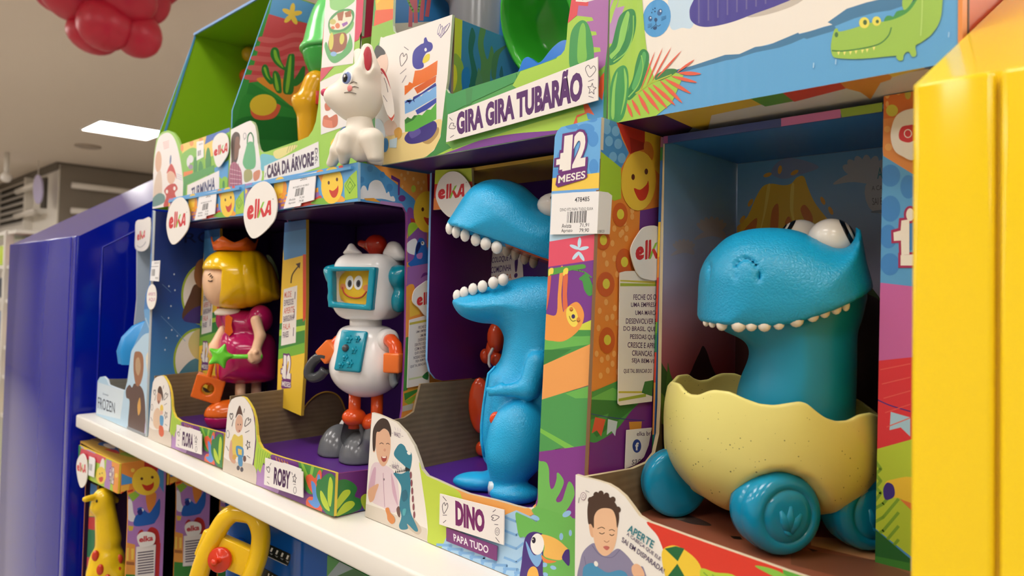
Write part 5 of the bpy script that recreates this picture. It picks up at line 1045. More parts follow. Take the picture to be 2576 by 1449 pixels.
    for inner in (0, 1):
        for j, (hh, rr) in enumerate(prof):
            for i in range(N):
                th = 2*math.pi*i/N; k = rr-(.04 if inner else 0); k = max(k, .02)
                if math.sin(th) < .2:      # the hollow in the shell round the near front wheel
                    w0 = fr.w(EX+A_*k*math.cos(th), B_*k*math.sin(th), zb+(zr[i]-zb)*hh); u0, v0 = px(w0); e0_ = math.hypot((u0-1965)/134, (v0-1306)/118); k *= 1-.22*min(1, max(0, (1-e0_)/.10))
                V.append(fr.w(EX+A_*k*math.cos(th), B_*k*math.sin(th), zb+(.002 if inner else 0)+(zr[i]-zb-(.002 if inner else 0))*hh))
    for inner in (0, 1):
        o = inner*M*N
        for j in range(M-1):
            for i in range(N):
                a, b, c, d = o+j*N+i, o+j*N+(i+1) % N, o+(j+1)*N+(i+1) % N, o+(j+1)*N+i; F.append([a, b, c, d] if not inner else [d, c, b, a])
    for i in range(N): F.append([(M-1)*N+i, (M-1)*N+(i+1) % N, (2*M-1)*N+(i+1) % N, (2*M-1)*N+i])
    F.append(list(range(N))[::-1]); F.append([M*N+i for i in range(N)])
    m_.add(V, F, EG, True); eg = m_.build('eggshell', t)
    md = eg.modifiers.new('sub', 'SUBSURF'); md.levels = 1; md.render_levels = 1
    # tray of sand colour inside the shell, behind the rim
    m_ = MB(); m_.lathe(fr.w(EX, 0, -.105), (0, 0, 1), [(.058, -.004), (.0605, .0), (.058, .012), (.045, .020), (.02, .022)], C('#c98a3a', 'satin'), 40, fr.a, .80); m_.build('nest', t)
    # wheels
    ax = Vector((.83, -.557, 0)).normalized()
    def wheel(c, r, w, sgn, print_):
        n = ax*sgn; m_ = MB()
        m_.lathe(c-n*w, n, [(r*.5, 0), (r*.86, .0005), (r*.97, w*.18), (r, w*.5), (r, w*1.1), (r*.985, w*1.15), (r*.985, w*1.2), (r*.99, w*1.25), (r*.97, w*1.65), (r*.90, w*1.88), (r*.78, w*1.98), (r*.66, w*2.0), (r*.64, w*1.94), (r*.62, w*1.93), (r*.60, w*1.99), (r*.45, w*2.06), (r*.2, w*2.1), (.0005, w*2.1)], BG, 44); o = m_.build('wheel', t)
        up = Vector((0, 0, 1)); sd = n.cross(up).normalized()*-1
        if print_:
            m_ = MB(); P = lambda x, y: c+n*(w*1.035+w*.045)+sd*(x*r)+up*(y*r)
            for a, b_, r0 in (((.0, -.33), (-.24, .16), .05), ((.0, -.33), (.02, .26), .05), ((.0, -.33), (.30, .06), .05), ((-.02, -.34), (-.08, -.42), .05)): m_.tube([P(*a), P((a[0]+b_[0])/2*1.15, (a[1]+b_[1])/2), P(*b_)], [r*.12, r*.125, r*.04], BG, 10, flat=.4, upv=n.cross(up))
            m_.build('footprint', o)
        return o
    rw = .0262
    def wheel_at(u, v, y, r, w, sgn, pr):
        c = fr.P(u, v, y); c.z = zf+r+.0003; return wheel(c, r, w, sgn, pr)
    wheel_at(1950, 1291, -.048, rw, .0145, 1, True)
    c = PY(.462).at(1695, 1200); c.z = zf+.0248; wheel(c, .0245, .0082, -1, False)
    wheel_at(2168, 1316, -.018, rw*.96, .0135, 1, True)
    wheel_at(1905, 1180, .058, rw*.96, .0135, -1, False)
    return fr
cfr = cart_dino()
# ------------------------------------------------------------------ princess figure
def princess():
    o = PY(.462).at(612, 830); o.z = 0; fr = Frame(o); L = fr.L; zf = -.198
    HY, SK, MG, ORG, GN = C('#f2c208', 'gloss'), C('#efc39c', 'satin'), C('#b5185c', 'gloss'), C('#e86a1c', 'gloss'), C('#6fdc3c', 'gloss')
    q = lambda u, v, y=0: (fr.l(u, v, y)[0], y, fr.l(u, v, y)[1])
    t = thing('toy_princess', 'princess doll with yellow bob hair, orange crown and magenta dress, green wand in hand', 'toy figure', (o.x, o.y, zf))
    hair = L(smooth([(508, 676), (517, 653), (539.6, 634.5), (569, 628), (629, 627), (655, 634), (681, 660), (696, 690), (705, 727), (707, 746), (700, 754), (666, 765), (629, 774), (584, 778), (556, 773), (540, 760), (522, 720), (512, 690)], 4))
    cut = L([(490, 679), (561, 679), (556, 720), (549, 775), (480, 800)])
    m_ = MB(); hw = .053
    def fh(p):
        d = d_puff(p, hair, hw, .040)
        c = np.maximum(d_poly(p[0], p[2], cut), -(p[1]+.2)); d = smax(d, -c, .002)
        for u in (605, 640, 672): 
            x = fr.l(u, 700)[0]; d = d+.0012*np.exp(-((p[0]-x-(p[2]-.04)*-.15)/.002)**2)
        return d
    mould(m_, fr, fh, *bounds(hair, .006, hw+.006), .0026, HY); m_.build('hair', t)
    m_ = MB(); hc = q(572, 700, 0)
    mould(m_, fr, lambda p: smin(d_ell(p, q(570, 706, 0), (.0315, .045, .036)), d_ell(p, q(549, 735, 0), (.014, .03, .018)), .01), (hc[0]-.05, -.055, hc[2]-.06), (hc[0]+.05, .055, hc[2]+.05), .0026, SK); f_ = m_.build('face', t)
    m_ = MB()
    for k in range(3):
        a = q(524+k*4, 692+k*4, -.030-.004*k); b = q(529+k*3, 688+k*4, -.034-.004*k); m_.tube([fr.w(*a), fr.w(*b)], .0007, C('#4a2a20', 'satin'), 5)
    m_.tube([fr.w(*q(524, 706, -.032)), fr.w(*q(529, 708, -.036)), fr.w(*q(534, 706, -.039))], .0008, C('#4a2a20', 'satin'), 5); m_.build('eyelash', f_)
    # crown
    m_ = MB(); c = fr.w(*q(590, 629, 0)); zc0, zc1, zc2 = fr.l(590, 632)[1], fr.l(590, 613)[1], fr.l(590, 598)[1]; n = 48; V = []
    rb, rt = .0275, .0315
    for i in range(n):
        a = 2*math.pi*i/n; w = abs(((i % 8)-4)/4); zt = zc1+(zc2-zc1)*(w**1.2)
        for r, z in ((rb, zc0), (rt, zt), (rt-.002, zt), (rb-.002, zc0)): V.append(fr.w(q(590, 629)[0]+r*math.cos(a), r*math.sin(a), z))
    m_.add(V, [[i*4+k, ((i+1) % n)*4+k, ((i+1) % n)*4+(k+1) % 4, i*4+(k+1) % 4] for i in range(n) for k in range(4)], ORG, True); m_.build('crown', t)
    # dress
    top = L(smooth([(556, 790), (570, 782), (600, 780), (640, 782), (660, 792), (666, 808), (658, 830), (655, 850), (566, 850), (568, 832), (558, 812)], 4))
    skirt = L(smooth([(560, 843), (547, 877), (541, 930), (545, 955), (556, 962), (568, 962), (578, 963), (592, 965), (648, 963), (688, 955), (695, 932), (697, 877), (684, 843), (640, 828), (590, 828)], 4))
    m_ = MB()
    def fd(p):
        d = smin(d_puff(p, top, .028, .022), d_puff(p, skirt, .044, .030), .006)
        d = smin(d, d_ell(p, q(655, 803, -.024), (.017, .016, .020)), .004); d = smin(d, d_ell(p, q(565, 803, .022), (.012, .014, .018)), .004)
        d = smax(d, -d_cap(p, q(569, 975, -.05), q(569, 945, -.05), .0085), .004)
        return d
    lo, hi = bounds(top+skirt, .01, .052); mould(m_, fr, fd, lo, hi, .0026, MG); m_.build('dress', t)
    m_ = MB(); m_.lathe(fr.w(*q(575, 785, 0)), (0, 0, 1), [(.018, -.004), (.019, 0), (.014, .005)], C('#efe6da', 'satin'), 24, fr.a); m_.build('collar', t)
    m_ = MB(); pts = L([(568, 794), (576, 790), (586, 797), (583, 815), (587, 832), (578, 842), (566, 832), (568, 812)]); m_.prism([fr.w(x, -.0295, z) for x, z in pts], fr.b*.012, ORG); m_.build('scarf', t)
    # arms, wand, bag
    m_ = MB()
    def fa(p):
        d = smin(d_cap(p, q(644, 806, -.044), q(655, 845, -.050), .0072), d_cap(p, q(655, 845, -.050), q(641, 890, -.056), .0070, .0060), .003)
        d = smin(d, d_ell(p, q(641, 897, -.056), (.0105, .010, .0100)), .004); 
        for u, v in ((630, 890), (629, 897), (630, 904), (634, 909)): d = smin(d, d_cap(p, q(640, 897, -.060), q(u, v, -.064), .0034, .0028), .002)
        return smin(d, d_cap(p, q(640, 893, -.058), q(645, 885, -.066), .003), .002)
    c = q(641, 860, -.05); mould(m_, fr, fa, (c[0]-.04, -.08, c[2]-.05), (c[0]+.04, -.02, c[2]+.06), .0017, SK); m_.build('arm', t)
    m_ = MB()
    def fa2(p): return smin(d_cap(p, q(562, 830, .012), q(541, 868, .0), .0068), d_ell(p, q(541, 880, -.002), (.009, .009, .011)), .004)
    c = q(552, 855, 0); mould(m_, fr, fa2, (c[0]-.03, -.03, c[2]-.035), (c[0]+.03, .04, c[2]+.035), .0018, SK); m_.build('arm', t)
    m_ = MB(); a, b = fr.w(*q(660, 897, -.060)), fr.w(*q(572, 897, -.060)); m_.tube([a, b], .0030, GN, 10)
    sc = q(555, 896, -.060); ro = 29*.00061; st = []
    for i in range(12):
        r = ro if i % 2 == 0 else ro*.60; an = math.radians(30*i+10); st.append((sc[0]+r*math.sin(an), sc[2]+r*math.cos(an)))
    sp = [(sc[0]+(ro if i % 2 == 0 else ro*.58)*math.sin(math.radians(36*i+18)), sc[2]+(ro if i % 2 == 0 else ro*.58)*math.cos(math.radians(36*i+18))) for i in range(10)]
    sp = smooth(sp, 4); mould(m_, fr, lambda p: d_puff(p, sp, .006, .007, -.060), *[tuple(v) for v in bounds(sp, .004, .0)][:0] or ((min(x for x, z in sp)-.004, -.07, min(z for x, z in sp)-.004), (max(x for x, z in sp)+.004, -.05, max(z for x, z in sp)+.004)), .0013, GN); m_.build('wand', t)
    bag = L([(500.5, 936), (567.5, 955), (551, 1011), (484, 990)]); m_ = MB(); hc = fr.l(525, 973.5)
    def fbag(p):
        d = np.maximum(d_poly(p[0], p[2], bag), np.abs(p[1]+.012)-.013); d = smax(d, -(np.sqrt((p[0]-hc[0])**2+(p[2]-hc[1])**2)-.0088), .002); return d-.001
    mould(m_, fr, fbag, (min(x for x, z in bag)-.005, -.032, min(z for x, z in bag)-.005), (max(x for x, z in bag)+.005, .008, max(z for x, z in bag)+.005), .0016, ORG); bg = m_.build('bag', t)
    m_ = MB(); m_.tube([fr.w(*q(u, v, -.022)) for u, v in ((525, 968), (526, 945), (532, 920), (541, 895), (548, 905), (552, 930), (553, 952))], .0034, ORG, 8); m_.build('bag_handle', bg)
    m_ = MB(); m_.ball(fr.w(*q(531, 975, -.004)), (.005, .002, .006), C('#e8d43a', 'gloss'), fr.ax(), 12); m_.build('charm', bg)
    for u, y in ((605, -.010), (645, .010)):
        m_ = MB(); a, b = fr.w(*q(u, 960, y)), fr.w(*q(u-1, 1012, y)); b.z = zf+.02; m_.tube([a, b], .0070, SK, 14); m_.build('leg', t)
    for cu, dy in ((558, -.020), (612, .020)):
        c = fr.l(cu, 1060, dy); x = c[0]; m_ = MB()
        def fs(p): return np.maximum(smin(d_ell(p, (x, dy, zf+.018), (.023, .0165, .0195)), d_ell(p, (x+.020, dy*.9, zf+.022), (.016, .0145, .017)), .012), -(p[2]-(zf+.016)))
        mould(m_, fr, fs, (x-.03, dy-.025, zf+.010), (x+.045, dy+.025, zf+.046), .0018, ORG); s_ = m_.build('shoe', t)
        m_ = MB()
        def fs2(p): return np.maximum(np.maximum(smin(d_ell(p, (x, dy, zf+.016), (.0228, .0163, .019)), d_ell(p, (x+.020, dy*.9, zf+.016), (.016, .0145, .018)), .012), p[2]-(zf+.0158)), -(p[2]-zf-.0004))
        mould(m_, fr, fs2, (x-.03, dy-.025, zf-.004), (x+.045, dy+.025, zf+.020), .0018, MG); m_.build('sole', s_)
    m_ = MB(); pts = L(smooth([(671, 640), (682, 644), (696, 668), (704, 700), (700, 704), (690, 678), (676, 654)], 3)); m_.prism([fr.w(x, .020, z) for x, z in pts], fr.b*.005, C('#5fae2a', 'gloss')); m_.build('back_ribbon', t)
    m_ = MB(); a = fr.w(*q(560, 1018, -.018)); m_.tube([fr.w(*q(588, 1006, -.018)), fr.w(*q(572, 1022, -.020)), fr.w(*q(566, 1034, -.018))], .004, C('#ece6e0', 'gloss'), 8, flat=.4); m_.build('ankle_tie', t)
princess()

# ------------------------------------------------------------------ robot figure
def robot():
    o = PY(.462).at(915, 880); o.z = 0; fr = Frame(o, a=(.893, .449, 0)); zf = -.198
    WH, TL, OG, GY, YE = C('#f1efee', 'gloss'), C('#1192ad', 'gloss'), C('#e2531c', 'gloss'), C('#6d7074', 'gloss'), C('#eec22c', 'satin')
    q = lambda u, v, y=0: (fr.l(u, v, y)[0], y, fr.l(u, v, y)[1])
    t = thing('toy_robot', 'white toy robot with a teal screen frame, orange limbs and grey boots', 'toy figure', (o.x, o.y, zf))
    yf = -.030; x0 = q(826, 720, yf)[0]; x1 = q(968, 720, yf)[0]; zt = q(900, 636, yf)[2]; zb = q(900, 806, yf)[2]; xc, zc, hx, hz = (x0+x1)/2, (zt+zb)/2, (x1-x0)/2, (zt-zb)/2
    m_ = MB(); hole = fr.L([(843, 682), (938, 680), (930, 768), (845, 760)], yf)
    def fh(p):
        d = d_box(p, (xc, 0, zc), (hx, .033, hz), .018)-.002*0
        d = smax(d, -np.maximum(d_poly(p[0], p[2], hole), p[1]+.018), .001); return d
    mould(m_, fr, fh, (x0-.01, -.042, zb-.01), (x1+.01, .042, zt+.01), .0020, WH); hd = m_.build('head', t)
    m_ = MB(); out = fr.L([(826, 668), (952, 670), (942, 784), (830, 775)], yf-.003)
    def fr_(p):
        d = np.maximum(d_poly(p[0], p[2], out)+.003, np.abs(p[1]-(yf-.003))-.004)-.002; return smax(d, -(d_poly(p[0], p[2], hole)+.0005), .0015)
    mould(m_, fr, fr_, (x0-.012, yf-.014, zb-.01), (x1+.012, yf+.008, zt+.01), .0016, TL); m_.build('screen_frame', hd)
    m_ = MB(); fc = fr.l(888, 722, yf); mould(m_, fr, lambda p: d_ell(p, (fc[0], yf+.012, fc[1]), (.0265, .0085, .0225)), (fc[0]-.032, yf-.002, fc[1]-.028), (fc[0]+.032, yf+.025, fc[1]+.028), .0016, YE)
    yfun = lambda x, z: yf+.012-.0085*math.sqrt(max(0.02, 1-((x-fc[0])/.0265)**2-((z-fc[1])/.0225)**2))
    face = m_.build('screen_face', hd)
    m_ = MB(); k = .00047
    for u in (875, 897):
        cx, cz = fr.l(u, 711, yf); flat_on(m_, fr, ell(cx, cz, .0052, .0078), yfun, C('#f4f2ee'), .0006); flat_on(m_, fr, ell(cx+.0005, cz-.001, .0026, .004), yfun, C('#4a4a50'), .0009); flat_on(m_, fr, ell(cx+.0008, cz-.001, .0012, .002), yfun, C('#15151a'), .0012)
    m_.build('eyes', face)
    m_ = MB(); pts = [fr.l(u, v, yf) for u, v in ((856, 722), (860, 736), (872, 746), (890, 750), (906, 746), (917, 733))]; m_.tube([fr.w(x, yfun(x, z)-.0005, z) for x, z in smooth(pts, 4, False)], .0008, C('#c23a2a'), 6)
    m_.build('mouth', face)
    m_ = MB()
    for u, v in ((857, 721), (917, 724)): cx, cz = fr.l(u, v, yf); flat_on(m_, fr, ell(cx, cz, .0042, .0034), yfun, C('#e8925a'), .0004)
    m_.build('cheek', face)
    # ears, fins, red propeller
    m_ = MB(); e = q(1000, 740, 0)
    def fe(p, s=1):
        c = (x1+.004 if s > 0 else x0-.004, -.006, zc); d = smin(d_ell(p, (c[0], c[1], zc+.012), (.012, .016, .013), .2*s), d_ell(p, (c[0]+.001*s, c[1]+.004, zc-.014), (.010, .014, .014), -.2*s), .008); return smin(d, d_ell(p, (c[0]+.008*s, c[1], zc+.017), (.008, .010, .006), .3*s), .006)
    mould(m_, fr, fe, (x1-.014, -.03, zc-.034), (x1+.026, .022, zc+.034), .002, TL); m_.build('ear', t)
    m_ = MB(); mould(m_, fr, lambda p: fe(p, -1), (x0-.026, -.03, zc-.034), (x0+.014, .022, zc+.034), .002, TL); m_.build('ear', t)
    for pts, y, nm in (([(866, 640), (874, 624), (884, 611), (896, 624), (910, 640)], -.006, 'fin'), ([(966, 642), (972, 622), (982, 608), (1000, 609), (1012, 624), (1022, 650), (1000, 656)], .004, 'fin')):
        P = smooth(fr.L(pts, y), 3); m_ = MB(); lo = (min(x for x, z in P)-.004, y-.012, min(z for x, z in P)-.004); hi = (max(x for x, z in P)+.004, y+.012, max(z for x, z in P)+.004)
        mould(m_, fr, lambda p: d_puff(p, P, .009, .010, y), lo, hi, .0016, WH); m_.build(nm, t)
    m_ = MB(); R_ = C('#b82a16', 'gloss')
    c = q(946, 616, .012)
    def fp(p): return smin(smin(d_ell(p, c, (.013, .012, .012)), d_cap(p, q(925, 618, .012), q(908, 612, .012), .005, .004), .004), d_cap(p, c, (c[0], c[1], zt-.004), .006), .004)
    mould(m_, fr, fp, (c[0]-.03, -.006, zt-.006), (c[0]+.025, .032, c[2]+.02), .0018, R_); m_.build('propeller', t)
    # torso
    zT, zB = q(915, 818, 0)[2], q(915, 994, 0)[2]; xb = q(922, 900, 0)[0]; H = zT-zB
    m_ = MB()
    def ft(p):
        d = smin(d_ell(p, (xb, 0, zB+.032), (.0425, .036, .034)), d_ell(p, (xb-.001, 0, zB+.062), (.0330, .029, .028)), .02); d = smax(d, p[2]-zT, .008)
        for i in range(8):
            a = i*math.pi/4+.35; d = smax(d, -d_cap(p, (xb+.047*math.cos(a), .040*math.sin(a), zB-.006), (xb+.045*math.cos(a), .0385*math.sin(a), zB+.022), .0080, .004), .003)
        return d
    mould(m_, fr, ft, (xb-.052, -.045, zB-.006), (xb+.052, .045, zT+.006), .0020, WH); m_.build('torso', t)
    m_ = MB(); m_.lathe(fr.w(xb-.002, 0, zT-.006), (0, 0, 1), [(.018, 0), (.018, .014)], WH, 24, fr.a); m_.build('neck', t)
    # gear panel on the chest
    P3 = [(860, 829.5, -.026), (925, 834, -.027), (905, 938, -.0385), (845, 932, -.0375)]; W4 = [fr.w(*q(*p)) for p in P3]; ctr = sum(W4, Vector())/4
    ex = (W4[1]-W4[0]+W4[2]-W4[3]).normalized(); ez = (W4[0]-W4[3]+W4[1]-W4[2]).normalized(); en = ex.cross(ez).normalized(); ez = en.cross(ex)
    m_ = MB(); hw_, hh_ = (W4[1]-W4[0]).length/2, (W4[0]-W4[3]).length/2; m_.rbox(ctr, (ex, ez, en), (hw_, hh_, .003), .0025, TL); gp = m_.build('gear_panel', t)
    for gx, gy, r in ((-.25, .55, .30), (.42, .58, .24), (.30, .05, .28), (-.25, -.35, .24), (-.4, .1, .2), (.15, -.62, .30), (-.45, -.72, .24)):
        m_ = MB(); c = ctr+ex*gx*hw_+ez*gy*hh_+en*.003; r = r*hw_; n = 24; V = []
        sg = 1 if en.dot(fr.b) < 0 else -1
        for i in range(n):
            rr = r if i % 4 < 2 else r*.72; a = 2*math.pi*i/n; V.append(c+(ex*math.cos(a)+ez*math.sin(a))*rr)
        m_.prism([v+en*sg*.0012-en*.003+en*sg*.003*0 if False else v+en*(.0016 if sg > 0 else -.0076) for v in V], en*(-.003 if sg > 0 else .003), TL); m_.lathe(c+en*(.0014 if sg > 0 else -.0074), en*sg, [(r*.45, 0), (r*.38, .0016), (.0003, .0018)], TL, 14); m_.build('gear', gp)
    m_ = MB(); sg = 1 if en.dot(fr.b) < 0 else -1; m_.ball(ctr-ex*hw_*.35+ez*hh_*.1+en*(.003*sg), (.0042, .0042, .0042), C('#4a4c50', 'gloss'), n=14); m_.build('knob', gp)
    # arms
    m_ = MB(); c = fr.w(*q(975, 856, -.012)); m_.lathe(c, (fr.a*.8-fr.b*.6), [(.0125, -.010), (.0125, .004), (.0095, .006)], WH, 24); m_.tube([c, fr.w(*q(984, 857, -.020)), fr.w(*q(994, 870, -.024)), fr.w(*q(997, 892, -.026)), fr.w(*q(996, 905, -.027))], .0075, OG, 14)
    ar = m_.build('arm', t)
    m_ = MB(); c = fr.w(*q(993, 912, -.027)); m_.rbox(c, fr.ax(), (.0095, .0095, .0105), .002, C('#e8722c', 'gloss')); m_.build('cuff', ar)
    m_ = MB(); m_.tube([fr.w(*q(u, v, -.030)) for u, v in ((990, 925), (988, 950), (990, 965), (996, 970))], .0045, GY, 8); m_.build('claw', ar)
    m_ = MB(); m_.tube([fr.w(*q(866, 850, -.006)), fr.w(*q(853, 858, -.010)), fr.w(*q(842, 870, -.014)), fr.w(*q(834, 884, -.016))], .0072, OG, 14); ar = m_.build('arm', t)
    m_ = MB(); m_.rbox(fr.w(*q(830, 884, -.016)), ((fr.a*.7+Vector((0, 0, .7))).normalized(), fr.b, (fr.a*-.7+Vector((0, 0, .7))).normalized()), (.0105, .0095, .0095), .002, C('#e8722c', 'gloss')); m_.build('cuff', ar)
    m_ = MB(); m_.tube([fr.w(*q(u, v, -.020)) for u, v in smooth([(824, 898), (808, 896), (790, 908), (778, 928), (778, 944), (790, 950), (806, 944), (818, 930)], 3, False)], .0058, C('#3f4246', 'gloss'), 10); m_.build('claw', ar)
    # legs and boots
    for ul, uj, vj, ub, vb, y, s_ in ((893, 890, 1049, 838, 1146, -.004, 0), (949, 928, 1062, 893, 1164, .004, 1)):
        m_ = MB(); a = fr.w(*q(ul, 985, y)); b = fr.w(*q(ul-2, vj+28, y)); m_.tube([a, b], .0068, OG, 14); m_.ball(fr.w(*q(ul-2 if s_ == 0 else ul-10, vj, y)), (.0135, .0135, .0105), OG, fr.ax(), 20); m_.build('leg', t)
        bx = fr.l(ub, vb, -.038)[0] if s_ == 0 else fr.l(ub, vb, -.038)[0]
        bc = PZ(zf).at(ub, vb) ; bc = (Vector((bc.x, bc.y, 0))-fr.o); bx, by = bc.dot(fr.a), bc.dot(fr.b)
        lc = q(ul-4, vj+20, y)
        m_ = MB()
        def fb2(p): return np.maximum(smin(d_ell(p, (bx, by+.012, zf), (.0235, .027, .0345)), d_cap(p, (lc[0], lc[1], zf+.03), (lc[0], lc[1], zf+.044), .014, .011), .010), -(p[2]-zf-.0004))
        mould(m_, fr, fb2, (min(bx, lc[0])-.034, by-.03, zf-.004), (max(bx, lc[0])+.034, max(by+.05, lc[1]+.03), zf+.062), .0020, GY); bo = m_.build('boot', t)
        if s_ == 0:
            m_ = MB(); P = [(bx-.021, by+.034, zf+.012), (bx-.006, by+.030, zf+.033), (bx+.010, by+.032, zf+.034), (bx+.022, by+.036, zf+.014)]; m_.tube([fr.w(*p) for p in P], .0035, C('#e6e2de', 'gloss'), 8, flat=.4); m_.build('boot_strap', bo)
robot()

# ------------------------------------------------------------------ small white cat figurine standing on the robot box
def cat():
    o = PY(.402).at(900, 300); zt = .1244; o.z = 0; fr = Frame(o, a=(.80, .60, 0)); q = lambda u, v, y=0: (fr.l(u, v, y)[0], y, fr.l(u, v, y)[1])
    WH = C('#f0e8da', 'rubber'); t = thing('toy_cat', 'small cream white toy cat standing on top of the robot box', 'toy cat', (o.x, o.y, zt))
    m_ = MB()
    def fh(p):
        d = smin(d_ell(p, q(908, 226), (.0235, .024, .0250)), d_ell(p, q(896, 262), (.0215, .021, .0190), -.2), .012)
        d = smin(d, d_ell(p, q(842, 241, -.004), (.0095, .0085, .0072), .15), .009); d = smin(d, d_ell(p, q(862, 250, -.002), (.016, .014, .012), -.3), .010)
        for y, u, v in ((-.011, 921, 128), (.014, 900, 140)):
            d = smin(d, d_cap(p, q(924, 176, y), q(u+3, v-4, y*1.1), .0135, .0058), .006)
        d = smax(d, -d_ell(p, q(924, 148, -.024), (.0052, .007, .0135)), .002)
        return d
    c = q(900, 215); mould(m_, fr, fh, (c[0]-.040, -.035, c[2]-.045), (c[0]+.032, .035, c[2]+.052), .0016, WH); hd = m_.build('head', t)
    m_ = MB(); m_.ball(fr.w(*q(924, 149, -.0195)), (.0046, .0012, .0128), C('#b8303e', 'satin'), fr.ax(), 16); m_.build('inner_ear', hd)
    m_ = MB(); m_.ball(fr.w(*q(817, 233, -.004)), (.0042, .0044, .0040), C('#d4406a', 'satin'), fr.ax(), 12); m_.build('nose', hd)
    m_ = MB(); e = q(874, 197, -.0225); ex = Vector((.25, -.95, .1)); 
    A = (fr.a*.90-fr.b*.42).normalized(); N_ = (fr.a*-.42-fr.b*.9).normalized()
    for r1, r2, col, k in ((.0076, .0072, '#f6f4f0', 0), (.0062, .0062, '#7f93c6', .0006), (.0038, .0044, '#17181e', .0012), (.0012, .0014, '#ffffff', .0018)):
        m_.ball(fr.w(*e)+N_*(k+.0005)+A*(-.001 if k > .001 else 0)+Vector((0, 0, .0015 if r1 < .002 else 0)), (r1, .0012, r2), C(col, 'gloss'), (A, N_, Vector((0, 0, 1))), 18)
    m_.build('eye', hd)
    m_ = MB(); m_.ball(fr.w(*q(876, 223, -.0235)), (.0056, .0010, .0036), C('#e58a86', 'satin'), (A, N_, Vector((0, 0, 1))), 14); m_.build('cheek_spot', hd)
    m_ = MB()
    for (a, b, c_) in (((880, 211), (890, 205), (898, 209)), ((882, 220), (893, 217), (902, 221)), ((866, 233), (880, 231), (896, 236))): m_.tube([fr.w(*q(*a, -.0240)), fr.w(*q(*b, -.0250)), fr.w(*q(*c_, -.0250))], .00045, C('#8a7f78'), 5)
    m_.tube([fr.w(*q(829, 256, -.0055)), fr.w(*q(838, 257, -.0100)), fr.w(*q(848, 246, -.0130))], .0004, C('#a8988c'), 5); m_.build('whisker', hd)
    m_ = MB()
    def fb_(p):
        d = smin(d_cap(p, q(904, 300), q(906, 340), .0125, .0145), d_ell(p, q(908, 362, .0), (.0135, .0150, .0185)), .008)
        for y, pts in ((-.012, ((876, 345), (866, 372), (848, 404))), (.012, ((866, 350), (850, 378), (826, 410)))):
            a, b, c_ = [q(u, v, y) for u, v in pts]
            yy = fr.w(*c_).y; c_ = (c_[0], c_[1]+max(0, (.3985-yy)/.8), c_[2]); d = smin(d, smin(d_cap(p, a, b, .0095, .0075), d_cap(p, b, (c_[0], c_[1], zt+.004), .0070, .0055), .004), .004)
        for y in (-.012, .012):
            a, b = q(936, 352, y), q(944, 400, y); d = smin(d, d_cap(p, a, (b[0], b[1], zt+.005), .0120, .0085), .004)
        return np.maximum(d, -(p[2]-zt-.0003))
    c = q(890, 350); mould(m_, fr, fb_, (c[0]-.042, -.034, zt-.003), (c[0]+.040, .034, c[2]+.035), .0016, WH); m_.build('body', t)
    # swing tag on a thread at the back of the head
    m_ = MB(); f = Face(m_, Plane(fr.w(.034, -.002, 0), (fr.a*.35-fr.b*.94)), 'paper')
    P_ = ell(973, 238, 13, 68, -12, 30); f.board('#efe8e0', P_, .0006, '#e9e2d8', '#efe8e0'); f.p('#b92f38', (950, 165), (985, 180), (1000, 240), (985, 230), (972, 196)); f.s('#4a6a44', (960, 300), (972, 286), (966, 312), (955, 305)); f.s('#c8503c', (962, 308), (972, 288), (985, 296), (1000, 270), (985, 306), (970, 306)); f.l('#5a5560', 1.4, (966, 196), (972, 212), (976, 232), sm=False); f.l('#5a5560', 1.2, (964, 240), (974, 256), sm=False)
    m_.build('swing_tag', t)
    m_ = MB(); m_.tube([fr.w(*q(944, 190, .0)), f.P(957, 178), f.P(962, 186)], .0004, C('#b92f38'), 5); m_.build('thread', t)
cat()
